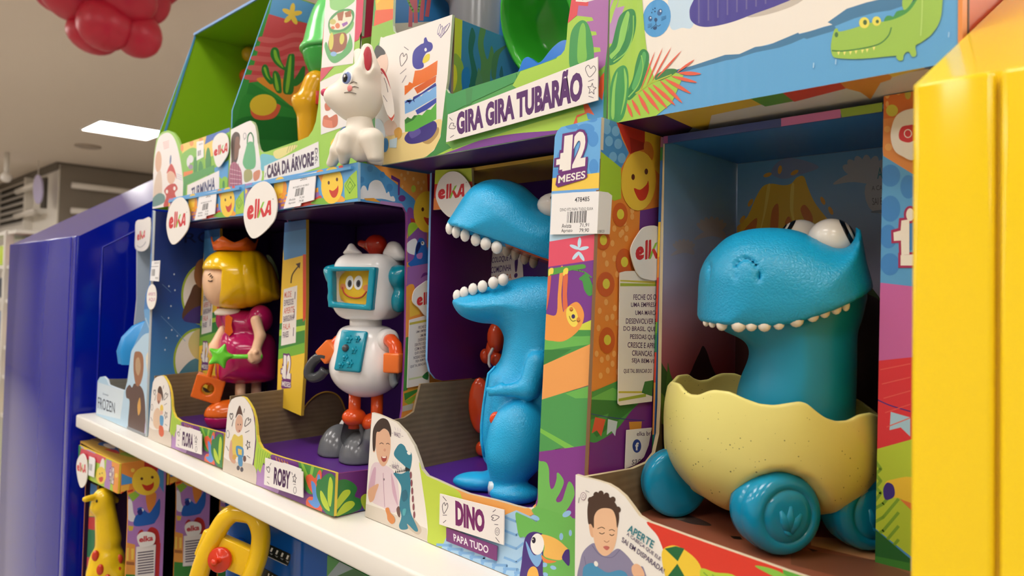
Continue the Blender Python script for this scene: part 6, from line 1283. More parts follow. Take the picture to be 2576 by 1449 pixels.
# ------------------------------------------------------------------ boxes standing on top of the row
ZB = .1268
def upper_left():
    Y = .440; sh = PY(Y); zb = .1252
    Pf = lambda x, z: px((x, Y, z))
    XLt = sh.at(385, 470).x; XC = sh.at(579.7, 327).x; XRt = XC-.004
    t = thing('toy_box', 'tall lime green lined toy box with a printed cactus on its side, top row left', 'toy box', ((XLt+XRt)/2, .50, zb))
    m_ = MB(); f = Face(m_, sh)
    out = [Pf(XLt+.001, zb), (385, 470), (385.4, 427.5), (388, 387), (393.4, 352), (400, 339), (408, 332), (422, 328), (436.5, 333.4), (447, 347), (454, 364.5), (500, 349), (540, 335), (577.6, 321), (579, 340), Pf(XRt, zb)]
    f.board('#8ec63f', out, .003, '#a9d46a', KR)
    f.s('#efe9e6', (384, 540), (386, 430), (390, 385), (398, 350), (410, 337), (424, 334), (436, 344), (446, 368), (455, 410), (460, 450), (462, 490), (462, 540))
    f.c('#d9ab8a', 398.5, 407, 8, 27, 2); f.s('#d9c3b0', (386, 480), (394, 440), (404, 430), (408, 470), (404, 510), (388, 510)); f.s('#5f8a86', (384, 500), (400, 486), (414, 492), (412, 510), (384, 520)); f.s('#e2b79c', (421, 435), (430, 425), (440, 432), (440, 452), (431, 464), (422, 455)); f.s('#c93a34', (419, 436), (430, 412), (440, 428), (444, 450), (438, 436), (428, 430)); f.s('#c23a36', (413, 480), (424, 466), (440, 462), (447, 475), (440, 486), (446, 505), (440, 520), (412, 520), (418, 495))
    f.c('#efe9e6', 420, 482, 3, 5); f.c('#efe9e6', 439, 474, 3, 5); f.c('#5b6fa0', 429, 402, 2, 12, 4)
    for i in range(5): f.l('#e9a9a6', 1.3, (410+i*.6, 361+i*4-2), (425, 354+i*4), sm=False); 
    for i in range(3): f.l('#b9bccf', 1.3, (444, 437+i*5), (458, 443+i*5), sm=False)
    f.p('#f3cf5e', (455, 364), (520, 341), (514, 375), (460, 392)); f.c('#ee9a4a', 482, 360, 5, 8); f.c('#ee9a4a', 458, 372, 4, 9); f.c('#ee9a4a', 506, 352, 5, 6)
    f.s('#7fbf4a', (456, 395), (470, 378), (490, 372), (508, 392), (512, 450), (470, 470), (460, 440)); f.p('#2f63b8', (520, 341), (579, 320), (579, 330), (545, 348), (515, 364)); f.p('#f3cf5e', (515, 364), (536, 352), (536, 392), (516, 400)); f.p('#4f9fd8', (536, 425), (579, 400), (579, 450), (560, 452), (540, 432))
    for u, v, r, r2 in ((524, 408, 7, 37), (505, 425, 6, 20), (492, 420, 5, 26)): f.c('#3f8f45', u, v, r, r2)
    f.c('#e5e2e6', 480, 400, 7, 10); f.c('#e5e2e6', 474, 408, 4, 12); f.c('#9d8ba6', 480, 420, 6, 6); f.p('#e8803c', (462, 433), (486, 428), (484, 445), (462, 470)); f.p('#4fa050', (462, 445), (500, 430), (540, 415), (540, 432), (470, 465), (466, 500), (460, 500)); f.c('#8ec63f', 566, 462, 10, 18); f.c('#3f8f45', 563, 466, 3, 12)
    f.q('#efe9e6', (472, 466), (552, 429), (552, 480), (470, 515)); f.t('#2a2f6a', 'TURMINHA', (482, 474), (542, 444), (541, 478), (482, 502), .03)
    f.q('#f2f0f0', (495, 357), (513, 353), (513, 395), (495, 404)); f.bars('#44444a', (498, 380), (506, 377), (506, 390), (498, 393), 6); f.t('#44444a', '9545', (501, 362), (510, 359), (510, 363), (501, 366))
    m_.build('front_panel', t)
    LG = logo_shape([(536, 385), (534, 365), (538, 348), (548, 337), (560, 334), (570, 340), (575, 358), (573, 385), (565, 402), (551, 420), (542, 412)])
    sheet('logo_tag', t, sh, '#f1ede7', LG, lambda f: f.logo((538, 370), (573, 356), (572, 384), (538, 394)), .001, .004)
    # leaning lime walls and roof
    def leaning(x, name, front, back, art=None, nx=1):
        pl = PX(x); a = sh.at(415, 330); top = PX(XLt).at(490, 90); y1, z1 = top.y, top.z; y0, z0 = Y+.004, sh.at(415, 335).z
        yb = y0+(y1-y0)*(zb-z0)/(z1-z0)
        P = [(y0, zb), (y0, z0), (y1, z1), (y1+.16, z1+.13), (.62, z1+.13), (.62, zb)]
        P = [(y0, zb), (y0, z0), (y1, z1), (.64, z1), (.64, zb)]
        m_ = MB(); m_.prism([(x, y, z) for y, z in P], (-.003*nx, 0, 0), front, C('#5aa4de', 'paper'), back)
        if art:
            f = Face(m_, PX(x)); f.area([px((x, y, z)) for y, z in P]); art(f)
        m_.build(name, t); return y0, z0, y1, z1
    y0, z0, y1, z1 = leaning(XLt+.003, 'left_side', C('#8fc01e'), C('#5aa4de'))
    def art(f):
        f.p('#2f8a3c', (560, 500), (590, 350), (628, 205), (720, 262), (800, 300), (800, 500)); f.p('#5aa4de', (672, 60), (700, -80), (850, -60), (820, 64), (770, 58), (735, 46)); f.p('#cf4a52', (626, 208), (676, 35), (720, 48), (770, 58), (800, 70), (800, 300), (740, 230), (680, 200))
        for i in range(5): f.s('#d9666a', (655-i*8, 92+i*24), (700, 96+i*24), (740, 82+i*24), (790, 90+i*22), (790, 100+i*22), (740, 94+i*24), (690, 108+i*24), (652-i*8, 104+i*24))
        f.s('#f09a3a', (645, 200), (690, 195), (740, 205), (790, 215), (800, 280), (760, 274), (735, 268), (700, 240)); f.s('#36953f', (600, 290), (614, 240), (650, 245), (720, 270), (800, 300), (800, 330), (600, 320)); f.s('#237a33', (590, 330), (600, 300), (660, 290), (760, 300), (800, 320), (800, 350), (640, 350))
        dk, lt = '#2f7f36', '#8cc63f'
        for pts in (((684, 122), (693, 119), (701, 126), (706, 150), (716, 168), (724, 170), (724, 180), (706, 172), (690, 158), (680, 138)), ((660, 166), (668, 162), (675, 170), (680, 190), (690, 205), (680, 212), (665, 196), (658, 180)), ((724, 142), (732, 136), (741, 140), (740, 180), (738, 230), (724, 238), (712, 230), (714, 190)), ((686, 184), (694, 178), (704, 190), (708, 215), (708, 233), (696, 232), (686, 210)), ((740, 200), (750, 185), (760, 168), (768, 170), (764, 198), (750, 214), (738, 216))): f.s(dk, *pts)
        for pts in (((688, 128), (694, 127), (700, 146), (712, 168), (708, 168), (692, 150)), ((663, 172), (668, 170), (674, 190), (680, 202), (670, 192)), ((728, 146), (733, 144), (730, 200), (724, 232), (718, 228), (722, 190)), ((690, 188), (694, 188), (702, 225), (694, 224))): f.s(lt, *pts)
        f.s('#e8694a', (630, 280), (640, 298), (664, 302), (690, 296), (703, 278), (700, 262), (640, 262)); f.c('#f2d040', 662, 264, 34, 27, -6)
        f.flower('#f2cf4c', 734, 36, 20, 24, 5, 8, .5)
    leaning(XRt, 'right_side', C('#3f9a45'), C('#8fc01e'), art)
    m_ = MB(); m_.box((XLt+.003, y1-.001, z1), (XRt-.003, .64, z1+.003), C('#84b41c')); m_.build('roof_panel', t)
    m_ = MB(); m_.box((XLt+.003, .636, zb), (XRt-.003, .64, z1), C('#84b41c')); m_.build('back_panel', t)
    m_ = MB(); m_.box((XLt+.003, y1-.0035, z1-.001), (XRt, y1-.001, z1+.003), C('#6f9fdc')); m_.build('roof_edge', t)
    m_ = MB(); f = Face(m_, PX(XLt+.0042)); ps = [(415, 330), (430, 283), (450, 217), (470, 152), (488, 92)]; cols = ['#3f9a45', '#e2503c', '#5aa4de', '#3f8ad0', '#3a3a9a']
    m_.prism([f.P(u+dx_, v) for u, v, dx_ in ((413, 330, 0), (489, 90, 0), (493, 92, 0), (418, 332, 0))], (-.001, 0, 0), C('#5aa4de')); m_.build('side_edge', t)
    for i, (u, v, col, nm) in enumerate(((628, 137, '#d9a92a', 'yellow'), (622, 192, '#d2501c', 'orange'))):
        r = .0142; c = PX(XLt+.026).at(u, v); m_ = MB()
        m_.ball(c, r, C(col, 'gloss'), n=24); m_.lathe(c-Vector((r*.9, 0, 0)), (-1, 0, 0), [(.004, 0), (.004, .0102)], C(col, 'gloss'), 10); m_.build('toy_ball', None, '%s plastic ball against the lime green back of the tall box' % nm, 'toy ball', 'plastic balls in the green box')
    # ---- tree house box
    XR = sh.at(912, 60).x; zt = z1+.04
    t = thing('toy_box', 'lime green toy box on the robot box with a green tree house toy', 'toy box', ((XC+XR)/2, .5, zb)); Yc = Y-.001; F0 = PY(Yc)
    Pf = lambda x, z: px((x, Yc, z))
    m_ = MB(); f = Face(m_, F0)
    out = [Pf(XC+.0005, zb), (579.7, 327), (601.8, 315.5), (622, 306), (629.6, 303.5), (637.7, 307.4), (642.3, 317.8), (645.8, 336.4), (648, 359.6), (652.8, 375.8), (659.7, 382.8), (671.3, 381.6), (757, 351.5), (775.7, 343.4), (787, 327), (794.3, 306), (800, 270), (806, 200), (812, 100), (820, 0), (826, -80), (920, -80), (912, 60), (905, 160), Pf(XR, zb)]
    f.board('#9fd04a', out, .003, '#b8c9a0', KR)
    f.p('#efe9e6', (577, 490), (581, 322), (630, 302), (644, 318), (650, 370), (660, 440), (654, 470), (600, 490))
    f.s('#4a342c', (582, 400), (582, 350), (590, 333), (600, 334), (604, 345), (602, 370), (598, 400), (590, 415), (582, 412)); f.s('#7d5240', (592, 350), (601, 345), (603, 362), (605, 370), (601, 378), (599, 392), (590, 400)); f.s('#b0637c', (577, 425), (586, 408), (597, 412), (607, 430), (609, 455), (606, 470), (577, 478))
    for i in range(4): f.l('#e2b9c6', 1.4, (579, 425+i*12), (606, 432+i*10), sm=False); f.l('#8a4560', 1.2, (582+i*6, 412), (581+i*6, 472), sm=False)
    f.l('#5fae7a', 3, (622, 362), (624, 342), (631, 334), (637, 345), (638, 362)); f.s('#5fb37c', (617, 380), (622, 362), (630, 356), (639, 362), (643, 390), (643, 415), (636, 425), (620, 426), (611, 412), (613, 395)); f.s('#a9a56a', (615, 430), (632, 428), (634, 450), (616, 458)); f.s('#d98a6a', (638, 435), (654, 428), (652, 448), (640, 455)); f.l('#8a8490', 1.2, (615, 338), (618, 345), (614, 352)); f.c('#8a8490', 616, 342, 4, 8); f.c('#efe9e6', 616, 342, 3, 6.5)
    f.s('#6fc0cf', (656, 390), (672, 388), (704, 400), (690, 420), (660, 430), (656, 410)); f.s('#e7dc8a', (690, 380), (740, 365), (745, 372), (700, 400)); 
    for i in range(4): f.l('#a9a56a', 1.4, (722+i*7, 384-i*3), (728+i*6, 366-i*2), sm=False)
    f.s('#f2d23c', (832, 360), (845, 345), (848, 360), (838, 374)); f.s('#4a6fc0', (845, 350), (858, 325), (870, 320), (862, 345), (850, 372)); f.s('#5a3a8a', (845, 385), (852, 380), (850, 395)); 
    f.q('#efe9e4', (665, 418), (801.5, 356), (804, 419), (664, 470)); f.t('#3d1f4a', 'CASA DA ÁRVORE', (672, 408), (790, 371), (790, 417), (672, 450), .05); f.heart(796, 380, 3, 8); f.star(796, 398, 4, 8); f.l('#5a5560', 1.2, (793, 412), (796, 406), sm=False); f.l('#5a5560', 1.2, (669, 435), (667, 446), sm=False)
    # picture strip on the column
    f.p('#e04a5e', (806, 0), (822, -80), (826, -80), (812, 175)); f.p('#efeae6', (823, -80), (905, -80), (898, 0), (889, 160), (809, 171), (815, 80))
    f.p('#d9355a', (900, -80), (925, -80), (918, 60), (902, 100), (892, 106), (897, 0)); f.p('#d44a5e', (807, 172), (840, 167), (806, 206)); f.p('#efeae6', (806, 206), (845, 187), (880, 178), (877, 315), (808, 339))
    f.s('#8fcf7a', (830, 6), (832, -20), (860, -40), (892, -20), (894, 0), (880, 14), (858, 26), (842, 26), (832, 20)); f.s('#4f9a56', (826, 62), (832, 44), (850, 28), (872, 22), (888, 26), (892, 40), (886, 60), (866, 82), (846, 88), (830, 80)); f.s('#efe3c9', (830, 62), (840, 44), (860, 30), (880, 30), (887, 44), (878, 62), (860, 74), (838, 74)); f.p('#a8623a', (848, 34), (866, 28), (862, 52), (852, 52)); f.p('#a8623a', (868, 32), (884, 26), (884, 42), (870, 44)); f.p('#9a5fb0', (860, 60), (874, 54), (876, 60), (864, 68)); f.c('#c9c06a', 838, 55, 8, 7); f.c('#d97a4a', 850, 65, 6, 7); f.c('#d97a4a', 838, 70, 5, 4)
    f.s('#7fc06a', (828, 62), (832, 78), (850, 82), (874, 74), (890, 54), (888, 70), (872, 86), (846, 90), (830, 84)); f.s('#62b06a', (817, 118), (822, 106), (834, 132), (860, 132), (878, 100), (880, 84), (887, 105), (884, 128), (858, 152), (840, 159), (826, 146)); f.s('#9a5a3c', (836, 90), (866, 82), (874, 96), (870, 120), (856, 130), (834, 132), (826, 110)); f.c('#d6cf5a', 834, 104, 6, 22, 3); f.c('#d6cf5a', 861, 98, 6, 14, 6); f.c('#8fb9e6', 840, 136, 8, 6); f.s('#c96a4a', (813, 300), (816, 292), (824, 290), (830, 296), (848, 288), (850, 312), (838, 322), (814, 318)); f.p('#dd8060', (814, 300), (836, 304), (838, 322), (814, 318)); f.s('#c96a4a', (818, 262), (830, 255), (832, 275), (820, 278)); f.s('#f2d23c', (820, 222), (832, 218), (832, 228), (822, 228))
    m_.build('front_panel', t)
    # right side strip, inner left low side, floor, back
    m_ = MB(); f = Face(m_, PX(XR+.0005)); S = [(XR+.0005, y, z) for y, z in ((Yc, zb), (.63, zb), (.63, zt+.05), (Yc, zt+.05))]; m_.prism(S, (-.003, 0, 0), C('#8fb23c'), C('#e9e2d8', 'paper'), C(KR, 'kraft')); f.area([px(p) for p in S]); f.p('#c42a42', (905, -100), (960, -100), (940, 90), (900, 100)); m_.build('right_side', t)
    m_ = MB(); pk = [(XC+.004, y, z) for y, z in ((Yc+.004, zb), (Yc+.004, PX(XC+.004).at(640, 330).z-.01), (.47, .148), (.50, .146), (.63, .145), (.63, zb))]; m_.prism(pk, (-.002, 0, 0), C('#7d7355', 'kraft')); m_.build('low_side', t)
    m_ = MB(); m_.box((XC+.005, Yc+.004, zb), (XR-.004, .63, zb+.003), C('#7d7355', 'kraft')); m_.build('tray_floor', t)
    m_ = MB(); m_.box((XC+.002, .631, zb), (XR, .634, zt+.05), C('#6d6348', 'kraft')); m_.build('back_panel', t)
    # tree house toy
    o = PY(.50).at(800, 180); o.z = 0; fr = Frame(o); q = lambda u, v, y=0: (fr.l(u, v, y)[0], y, fr.l(u, v, y)[1])
    t = thing('toy_tree_house', 'green domed tree house toy with a yellow trunk inside the lime box', 'toy tree house', (o.x, o.y, zb+.003)); k = .00043
    cx = q(838, 120)[0]; zr = q(765, 128)[2]; G1, G2 = C('#3fae4a', 'gloss'), C('#6fdc78', 'gloss'); R_ = cx-q(752, 128)[0]
    m_ = MB(); m_.lathe(fr.w(cx, 0, zr), (0, 0, 1), [(R_*.97, 0), (R_, .003), (R_*.98, .006), (R_*.90, .012), (R_*.80, .034), (R_*.66, .056), (R_*.45, .075), (R_*.2, .085), (.001, .088)], G2, 36, fr.a); m_.build('dome', t)
    m_ = MB(); m_.lathe(fr.w(cx, 0, zr-.001), (0, 0, -1), [(R_*.93, 0), (R_*.90, .004), (R_*.84, .012), (R_*.70, .026), (R_*.48, .036), (R_*.25, .040), (.001, .041)], G1, 36, fr.a); m_.build('bowl', t)
    m_ = MB(); Ytr = C('#e0a812', 'gloss')
    def fy(p):
        d = d_cap(p, q(800, 215, -.01), q(780, 262, -.012), .020, .019); d = smin(d, d_cap(p, q(780, 262, -.012), (q(786, 330)[0], -.012, zb+.016), .018, .014), .006); d = smin(d, d_ell(p, q(752, 262, -.014), (.008, .010, .014), .5), .006); d = smin(d, d_ell(p, (q(772, 330)[0], -.012, zb+.016), (.016, .015, .013)), .008); return np.maximum(d, -(p[2]-zb-.0035))
    c = q(785, 265); mould(m_, fr, fy, (c[0]-.045, -.05, zb), (c[0]+.05, .035, c[2]+.055), .0022, Ytr); m_.build('trunk', t)
    m_ = MB(); a = q(803, 246, -.031); m_.rbox(fr.w(*a), fr.ax(), (.0045, .001, .009), .0008, C('#d8382c', 'gloss')); m_.build('red_sticker', t)
upper_left()

def shark_box():
    Y = .432; F0 = PY(Y); zb = ZB; XL = F0.at(941, 60).x; XR = F0.at(1529.5, 100).x; Pf = lambda x, z: px((x, Y, z)); zt = zb+.26
    t = thing('toy_box', 'green toy box on the top row with a shark stacking toy picture', 'toy box', ((XL+XR)/2, .53, zb))
    m_ = MB(); f = Face(m_, F0)
    out = [Pf(XL, zb), (930, 150), (941, 0), (944, -60), (996, -60), (990, 0), (988, 64.5), (990, 78), (996, 84), (1060, 63), (1138, 36.6), (1132, 120), (1125, 205), (1122, 223), (1128, 234), (1140, 236), (1172, 223), (1240, 202), (1304.5, 180), (1360, 161), (1393.5, 148), (1412, 138), (1421, 126), (1426, 101), (1429, 59), (1438, 0), (1444, -60), (1533, -60), (1529.5, 100), Pf(XR, zb)]
    f.board('#53a654', out, .003, '#c9d8b8', KR)
    f.p('#f3b23c', (940, -60), (1000, -60), (996, 22), (946, 26)); f.p('#f2d23c', (945, -20), (975, -20), (948, 10)); f.p('#e5633c', (944, 26), (990, 22), (988, 50), (940, 66)); f.p('#8ec24a', (940, 66), (990, 48), (1000, 84), (955, 105), (925, 150), (925, 60))
    f.s('#f2ece6', (955, 108), (966, 94), (996, 84), (1070, 58), (1150, 30), (1150, 120), (1126, 210), (1120, 240), (1116, 300), (1106, 350), (1085, 385), (1050, 400), (960, 412), (945, 390), (945, 250)); f.s('#efd793', (940, 395), (960, 350), (1010, 335), (1060, 320), (1110, 300), (1106, 348), (1088, 380), (1050, 402), (950, 416)); f.s('#b9975a', (1062, 352), (1100, 320), (1102, 338), (1080, 362))
    f.p('#3f8f45', (1060, 404), (1092, 378), (1108, 345), (1120, 240), (1140, 232), (1140, 400), (1080, 420))
    # stacked picture, shark on top
    f.s('#3a2f86', (1018, 352), (1022, 338), (1040, 322), (1064, 310), (1088, 304), (1098, 310), (1098, 326), (1085, 346), (1060, 358), (1032, 362)); f.s('#5a4fa0', (1030, 332), (1052, 322), (1058, 335), (1036, 348))
    f.p('#5db548', (1018, 302), (1030, 297), (1040, 300), (1052, 288), (1062, 290), (1074, 276), (1084, 276), (1098, 258), (1098, 300), (1074, 312), (1040, 330), (1019, 332)); f.p('#2f7a36', (1018, 302), (1026, 294), (1034, 300), (1042, 290), (1050, 290), (1040, 302), (1020, 312))
    f.p('#7fb6ee', (1018, 254), (1032, 248), (1040, 252), (1050, 240), (1060, 242), (1070, 230), (1080, 230), (1098, 212), (1098, 245), (1074, 258), (1040, 278), (1019, 287)); f.p('#2f3f9a', (1018, 260), (1024, 252), (1030, 262), (1038, 252), (1044, 258), (1040, 244), (1060, 234), (1096, 208), (1098, 216), (1070, 232), (1040, 252)); f.p('#3a4fb0', (1045, 278), (1098, 246), (1098, 258), (1074, 276), (1050, 288))
    f.p('#e9762c', (1018, 216), (1026, 214), (1030, 206), (1038, 210), (1044, 178), (1060, 176), (1075, 168), (1101, 152), (1099, 188), (1074, 204), (1040, 220), (1018, 240)); f.p('#d9642a', (1042, 222), (1098, 190), (1096, 206), (1050, 236))
    f.s('#3a3aa0', (1039, 165), (1038, 140), (1044, 124), (1058, 112), (1066, 108), (1067, 98), (1072, 94), (1077, 104), (1086, 108), (1089, 118), (1084, 128), (1072, 134), (1064, 150), (1066, 168), (1050, 174)); f.s('#e9d63c', (1064, 150), (1072, 138), (1081, 136), (1080, 150), (1070, 158), (1064, 158)); f.c('#f4f2f0', 1071, 125, 3, 4.5)
    f.heart(1014, 150, 9, 17, 14); f.l('#5a5560', 1.5, (1017, 118), (1028, 126), sm=False); f.l('#8a8490', 1.5, (1007, 186), (1022, 173), sm=False); f.l('#8a8490', 1.5, (1012, 208), (1022, 190), sm=False)
    for i in range(6): f.c('#6a5a9a', 1105+i*4, 82-abs(i-2)*4, 3, 14, 14+i*3); f.c('#f2ece6', 1105+i*4, 82-abs(i-2)*4, 2, 12, 14+i*3)
    f.s('#e7cbbb', (942, 140), (956, 125), (968, 130), (976, 150), (974, 175), (960, 200), (942, 200)); f.s('#4a4a4c', (942, 140), (944, 122), (952, 114), (966, 125), (970, 136), (958, 140), (946, 150)); f.s('#e9cfc0', (968, 310), (985, 300), (1000, 318), (996, 336), (978, 342), (966, 330)); f.s('#dfa94a', (992, 330), (1004, 320), (1012, 330), (1008, 345), (998, 350)); f.c('#4a92d0', 970, 365, 8, 18, 4); f.p('#c6dff0', (980, 352), (1000, 346), (998, 372), (980, 372)); f.s('#d8e6f2', (946, 300), (962, 306), (970, 340), (960, 352), (948, 330))
    # lower band
    f.p('#3f9a55', (1122, 232), (1180, 222), (1300, 184), (1300, 205), (1180, 260), (1125, 290)); f.p('#a9d24a', (1290, 215), (1310, 180), (1400, 148), (1428, 100), (1440, 100), (1540, 100), (1540, 180), (1500, 145), (1300, 222)); f.p('#3f8f4f', (1172, 224), (1190, 222), (1186, 262), (1174, 266))
    f.p('#a9d24a', (1122, 360), (1300, 302), (1540, 235), (1540, 330), (1120, 430), (1060, 410), (1140, 370)); f.p('#6fb04a', (1124, 360), (1290, 308), (1480, 252), (1480, 268), (1290, 326), (1140, 376)); f.s('#7d3f98', (1095, 398), (1150, 375), (1220, 350), (1300, 336), (1380, 330), (1450, 326), (1450, 360), (1200, 420), (1090, 424))
    # column
    f.p('#dd4a52', (1428, 60), (1440, -60), (1500, -60), (1485, 10), (1455, 36)); f.p('#ad6fae', (1452, 42), (1456, 14), (1480, 16), (1488, -60), (1540, -60), (1540, 230), (1470, 200)); f.p('#e8e2dc', (1449, 4), (1452, -40), (1500, -40), (1498, 0), (1475, 6)); f.t('#2a2a30', 'A prazo', (1457, -6), (1488, -9), (1488, -1), (1457, 3), .01)
    f.p('#a9d24a', (1426, 62), (1452, 40), (1490, 44), (1494, 52), (1476, 55), (1476, 78), (1500, 80), (1502, 88), (1480, 92), (1484, 118), (1510, 120), (1512, 130), (1486, 134), (1486, 150), (1424, 170)); f.s('#ad6fae', (1508, 140), (1530, 140), (1530, 175), (1514, 182), (1510, 160))
    f.s('#3f9a50', (1434, 168), (1434, 105), (1442, 72), (1462, 52), (1478, 58), (1488, 84), (1494, 120), (1494, 150), (1480, 160), (1455, 170)); f.s('#7fc450', (1455, 158), (1454, 110), (1460, 70), (1468, 58), (1474, 72), (1475, 110), (1476, 150))
    f.p('#4a9ad4', (1470, 262), (1500, 255), (1515, 215), (1540, 190), (1540, 310), (1480, 300)); f.p('#e5603c', (1512, 190), (1524, 182), (1524, 200), (1516, 252), (1504, 240), (1508, 215)); f.p('#e5603c', (1468, 262), (1480, 262), (1496, 290), (1480, 284), (1452, 296), (1455, 320), (1440, 320), (1452, 290), (1472, 284)); f.p('#8ac04a', (1506, 180), (1528, 160), (1528, 172), (1510, 196)); f.p('#3f8f45', (1521, 185), (1531, 100), (1533, 180), (1527, 300), (1518, 310))
    m_.build('front_panel', t)
    def nm(f):
        f.t('#57266a', 'GIRA GIRA TUBARÃO', (1148, 272), (1466, 162), (1465, 252), (1149, 341), .055); f.heart(1485, 179, 13, 15, 8); f.l('#6a6470', 1.6, (1480, 205), (1493, 200), sm=False); f.star(1489, 224, 11, 15, 6); f.l('#6a6470', 1.6, (1481, 242), (1493, 246), sm=False); f.heart(1137, 318, 8, 8, 60); f.l('#6a6470', 1.6, (1131, 296), (1138, 303), sm=False); f.l('#6a6470', 1.6, (1133, 346), (1142, 340), sm=False)
    sheet('name_plate', t, F0, '#f0ebe6', [(1126.5, 288), (1503.5, 142.5), (1504, 252), (1122, 357.5)], nm, .001, .005)
    def slab(name, lo, hi, mat): m_ = MB(); m_.box(lo, hi, mat); return m_.build(name, t)
    slab('bottom_panel', (XL+.001, Y+.0035, zb), (XR-.001, .64, zb+.003), C('#4a2a6e')); slab('back_panel', (XL, .641, zb), (XR, .644, zt), C('#3f8fc4'))
    slab('left_side', (XL, Y+.0035, zb+.0035), (XL+.003, .64, zt), C('#3f8fc4')); slab('right_side', (XR-.003, Y+.0035, zb+.0035), (XR, .64, zt), C('#3f8fc4'))
    # sea print pocket beside the picture
    x1 = F0.at(1136, 60).x; m_ = MB(); S = [(x1, Y+.004, zb+.0035), (x1, .60, zb+.0035), (x1, .60, F0.at(1138, 40).z), (x1, Y+.004, F0.at(1138, 40).z)]
    f = Face(m_, PX(x1)); m_.prism(S, (-.003, 0, 0), C('#3f86b4'), C('#6d5a45', 'paper')); f.area([px(p) for p in S])
    f.p('#c3d03c', (1130, 20), (1164, 30), (1160, 150), (1130, 240)); f.s('#8fb04a', (1140, 140), (1160, 150), (1168, 190), (1156, 240), (1136, 240)); f.s('#d6d53a', (1133, 170), (1146, 165), (1150, 200), (1140, 230))
    f.s('#2f6f66', (1178, 120), (1186, 70), (1196, 90), (1190, 130), (1198, 170), (1206, 210), (1180, 220), (1186, 180)); f.s('#5f8f5a', (1202, 110), (1212, 58), (1222, 75), (1216, 110), (1226, 150), (1236, 115), (1242, 140), (1234, 180), (1230, 210), (1205, 212), (1210, 160)); f.s('#4f7f5a', (1240, 140), (1260, 120), (1280, 112), (1258, 135), (1250, 170), (1246, 200), (1236, 190)); f.s('#5f8f6a', (1200, 190), (1204, 170), (1212, 195), (1214, 215), (1196, 215)); f.s('#2a7fc4', (1162, 180), (1178, 170), (1182, 210), (1164, 225)); f.s('#2f6a70', (1256, 190), (1262, 165), (1266, 195))
    m_.build('inner_pocket', t)
    m_ = MB(); f = Face(m_, PX(XL+.0032)); f.area([(960, -80), (1180, -80), (1180, 120), (960, 120)]); f.p('#2f78b8', (960, -80), (1180, -80), (1180, 60), (960, 62)); f.p('#cfc8b4', (960, 60), (1180, 50), (1180, 120), (960, 120))
    for a, b in (((1032, 66), (1036, -20)), ((1046, 56), (1044, -30)), ((1060, 50), (1066, -30)), ((1074, 40), (1082, -20))): f.l('#c9606a', 10, a, b, sm=False)
    f.l('#7fae4a', 5, (1040, 30), (1022, -10), (1016, -40)); f.l('#7fae4a', 5, (1052, 30), (1058, -10), (1056, -50)); m_.build('back_print', t)
    # toys inside
    c = PY(.545).at(1195, 0); r = .030; k = thing('toy_shark', 'grey plastic shark toy half hidden inside the green shark box', 'toy shark', (c.x, c.y, F0.at(1138, 40).z))
    m_ = MB(); fr = Frame((c.x, c.y, 0)); GRY = C('#8a8b90', 'gloss'); zf = zb+.003
    def fs(p):
        d = d_cap(p, (0, 0, zf+.028), (0, 0, c.z+.018), .026, .030); d = smin(d, d_ell(p, (-.030, -.010, c.z+.006), (.016, .010, .011)), .010); return np.maximum(d, -(p[2]-zf-.001))
    mould(m_, fr, fs, (-.055, -.035, zf-.003), (.035, .035, c.z+.055), .0024, GRY); m_.build('body', k)
    m_ = MB(); m_.ball(fr.w(-.034, -.0165, c.z+.004), (.007, .0035, .0055), C('#eceae6', 'gloss'), fr.ax(), 16); m_.ball(fr.w(-.044, -.0130, c.z+.003), (.004, .003, .0035), C('#2a2a2c', 'gloss'), fr.ax(), 12); m_.ball(fr.w(-.026, -.019, c.z+.011), (.0022, .002, .0022), C('#2a2a2c', 'gloss'), fr.ax(), 10); m_.build('eye', k)
    # green bowl lying open towards the front
    o = PY(.492).at(1360, 60); u_ = (Vector((-.22, -.90, -.38))).normalized(); sc = .0535; BGm = C('#45c23c', 'gloss')
    m_ = MB(); m_.lathe(o-u_*.048, u_, [(sc*.55, 0), (sc*.80, .004), (sc*.93, .016), (sc*.98, .034), (sc*1.0, .048), (sc*1.03, .050), (sc*1.03, .054), (sc*.97, .054), (sc*.945, .046), (sc*.90, .02), (sc*.72, .008), (sc*.05, .006)], BGm, 44)
    bo = m_.build('toy_bowl', None, 'bright green plastic bowl tipped towards the aisle inside the green shark box', 'toy bowl')
    m_ = MB(); lo_ = o-u_*.02; m_.tube([(lo_.x+.01, lo_.y+.03, zb+.0035), (lo_.x+.01, lo_.y+.03, o.z-.045)], .004, C('#e8e4de', 'gloss'), 8); m_.build('support_tie', bo)
    W_ = PY(.4385); P = smooth([(1300, 200), (1308, 170), (1316, 150), (1328, 143), (1340, 150), (1352, 158), (1364, 152), (1378, 134), (1394, 116), (1412, 103), (1430, 102), (1450, 120), (1450, 170), (1400, 190), (1340, 230)], 4); m_ = MB(); m_.prism([W_.at(*p) for p in P], (0, .004, 0), C('#2f7fe0', 'gloss')); b2 = m_.build('toy_ring', None, 'blue plastic toy piece with a wavy rim, below the green bowl', 'toy piece')
    m_ = MB(); a = W_.at(1380, 170); m_.box((a.x-.02, .4385, zb+.0035), (a.x+.01, .4415, a.z), C('#2f7fe0', 'gloss')); m_.build('foot', b2)
shark_box()

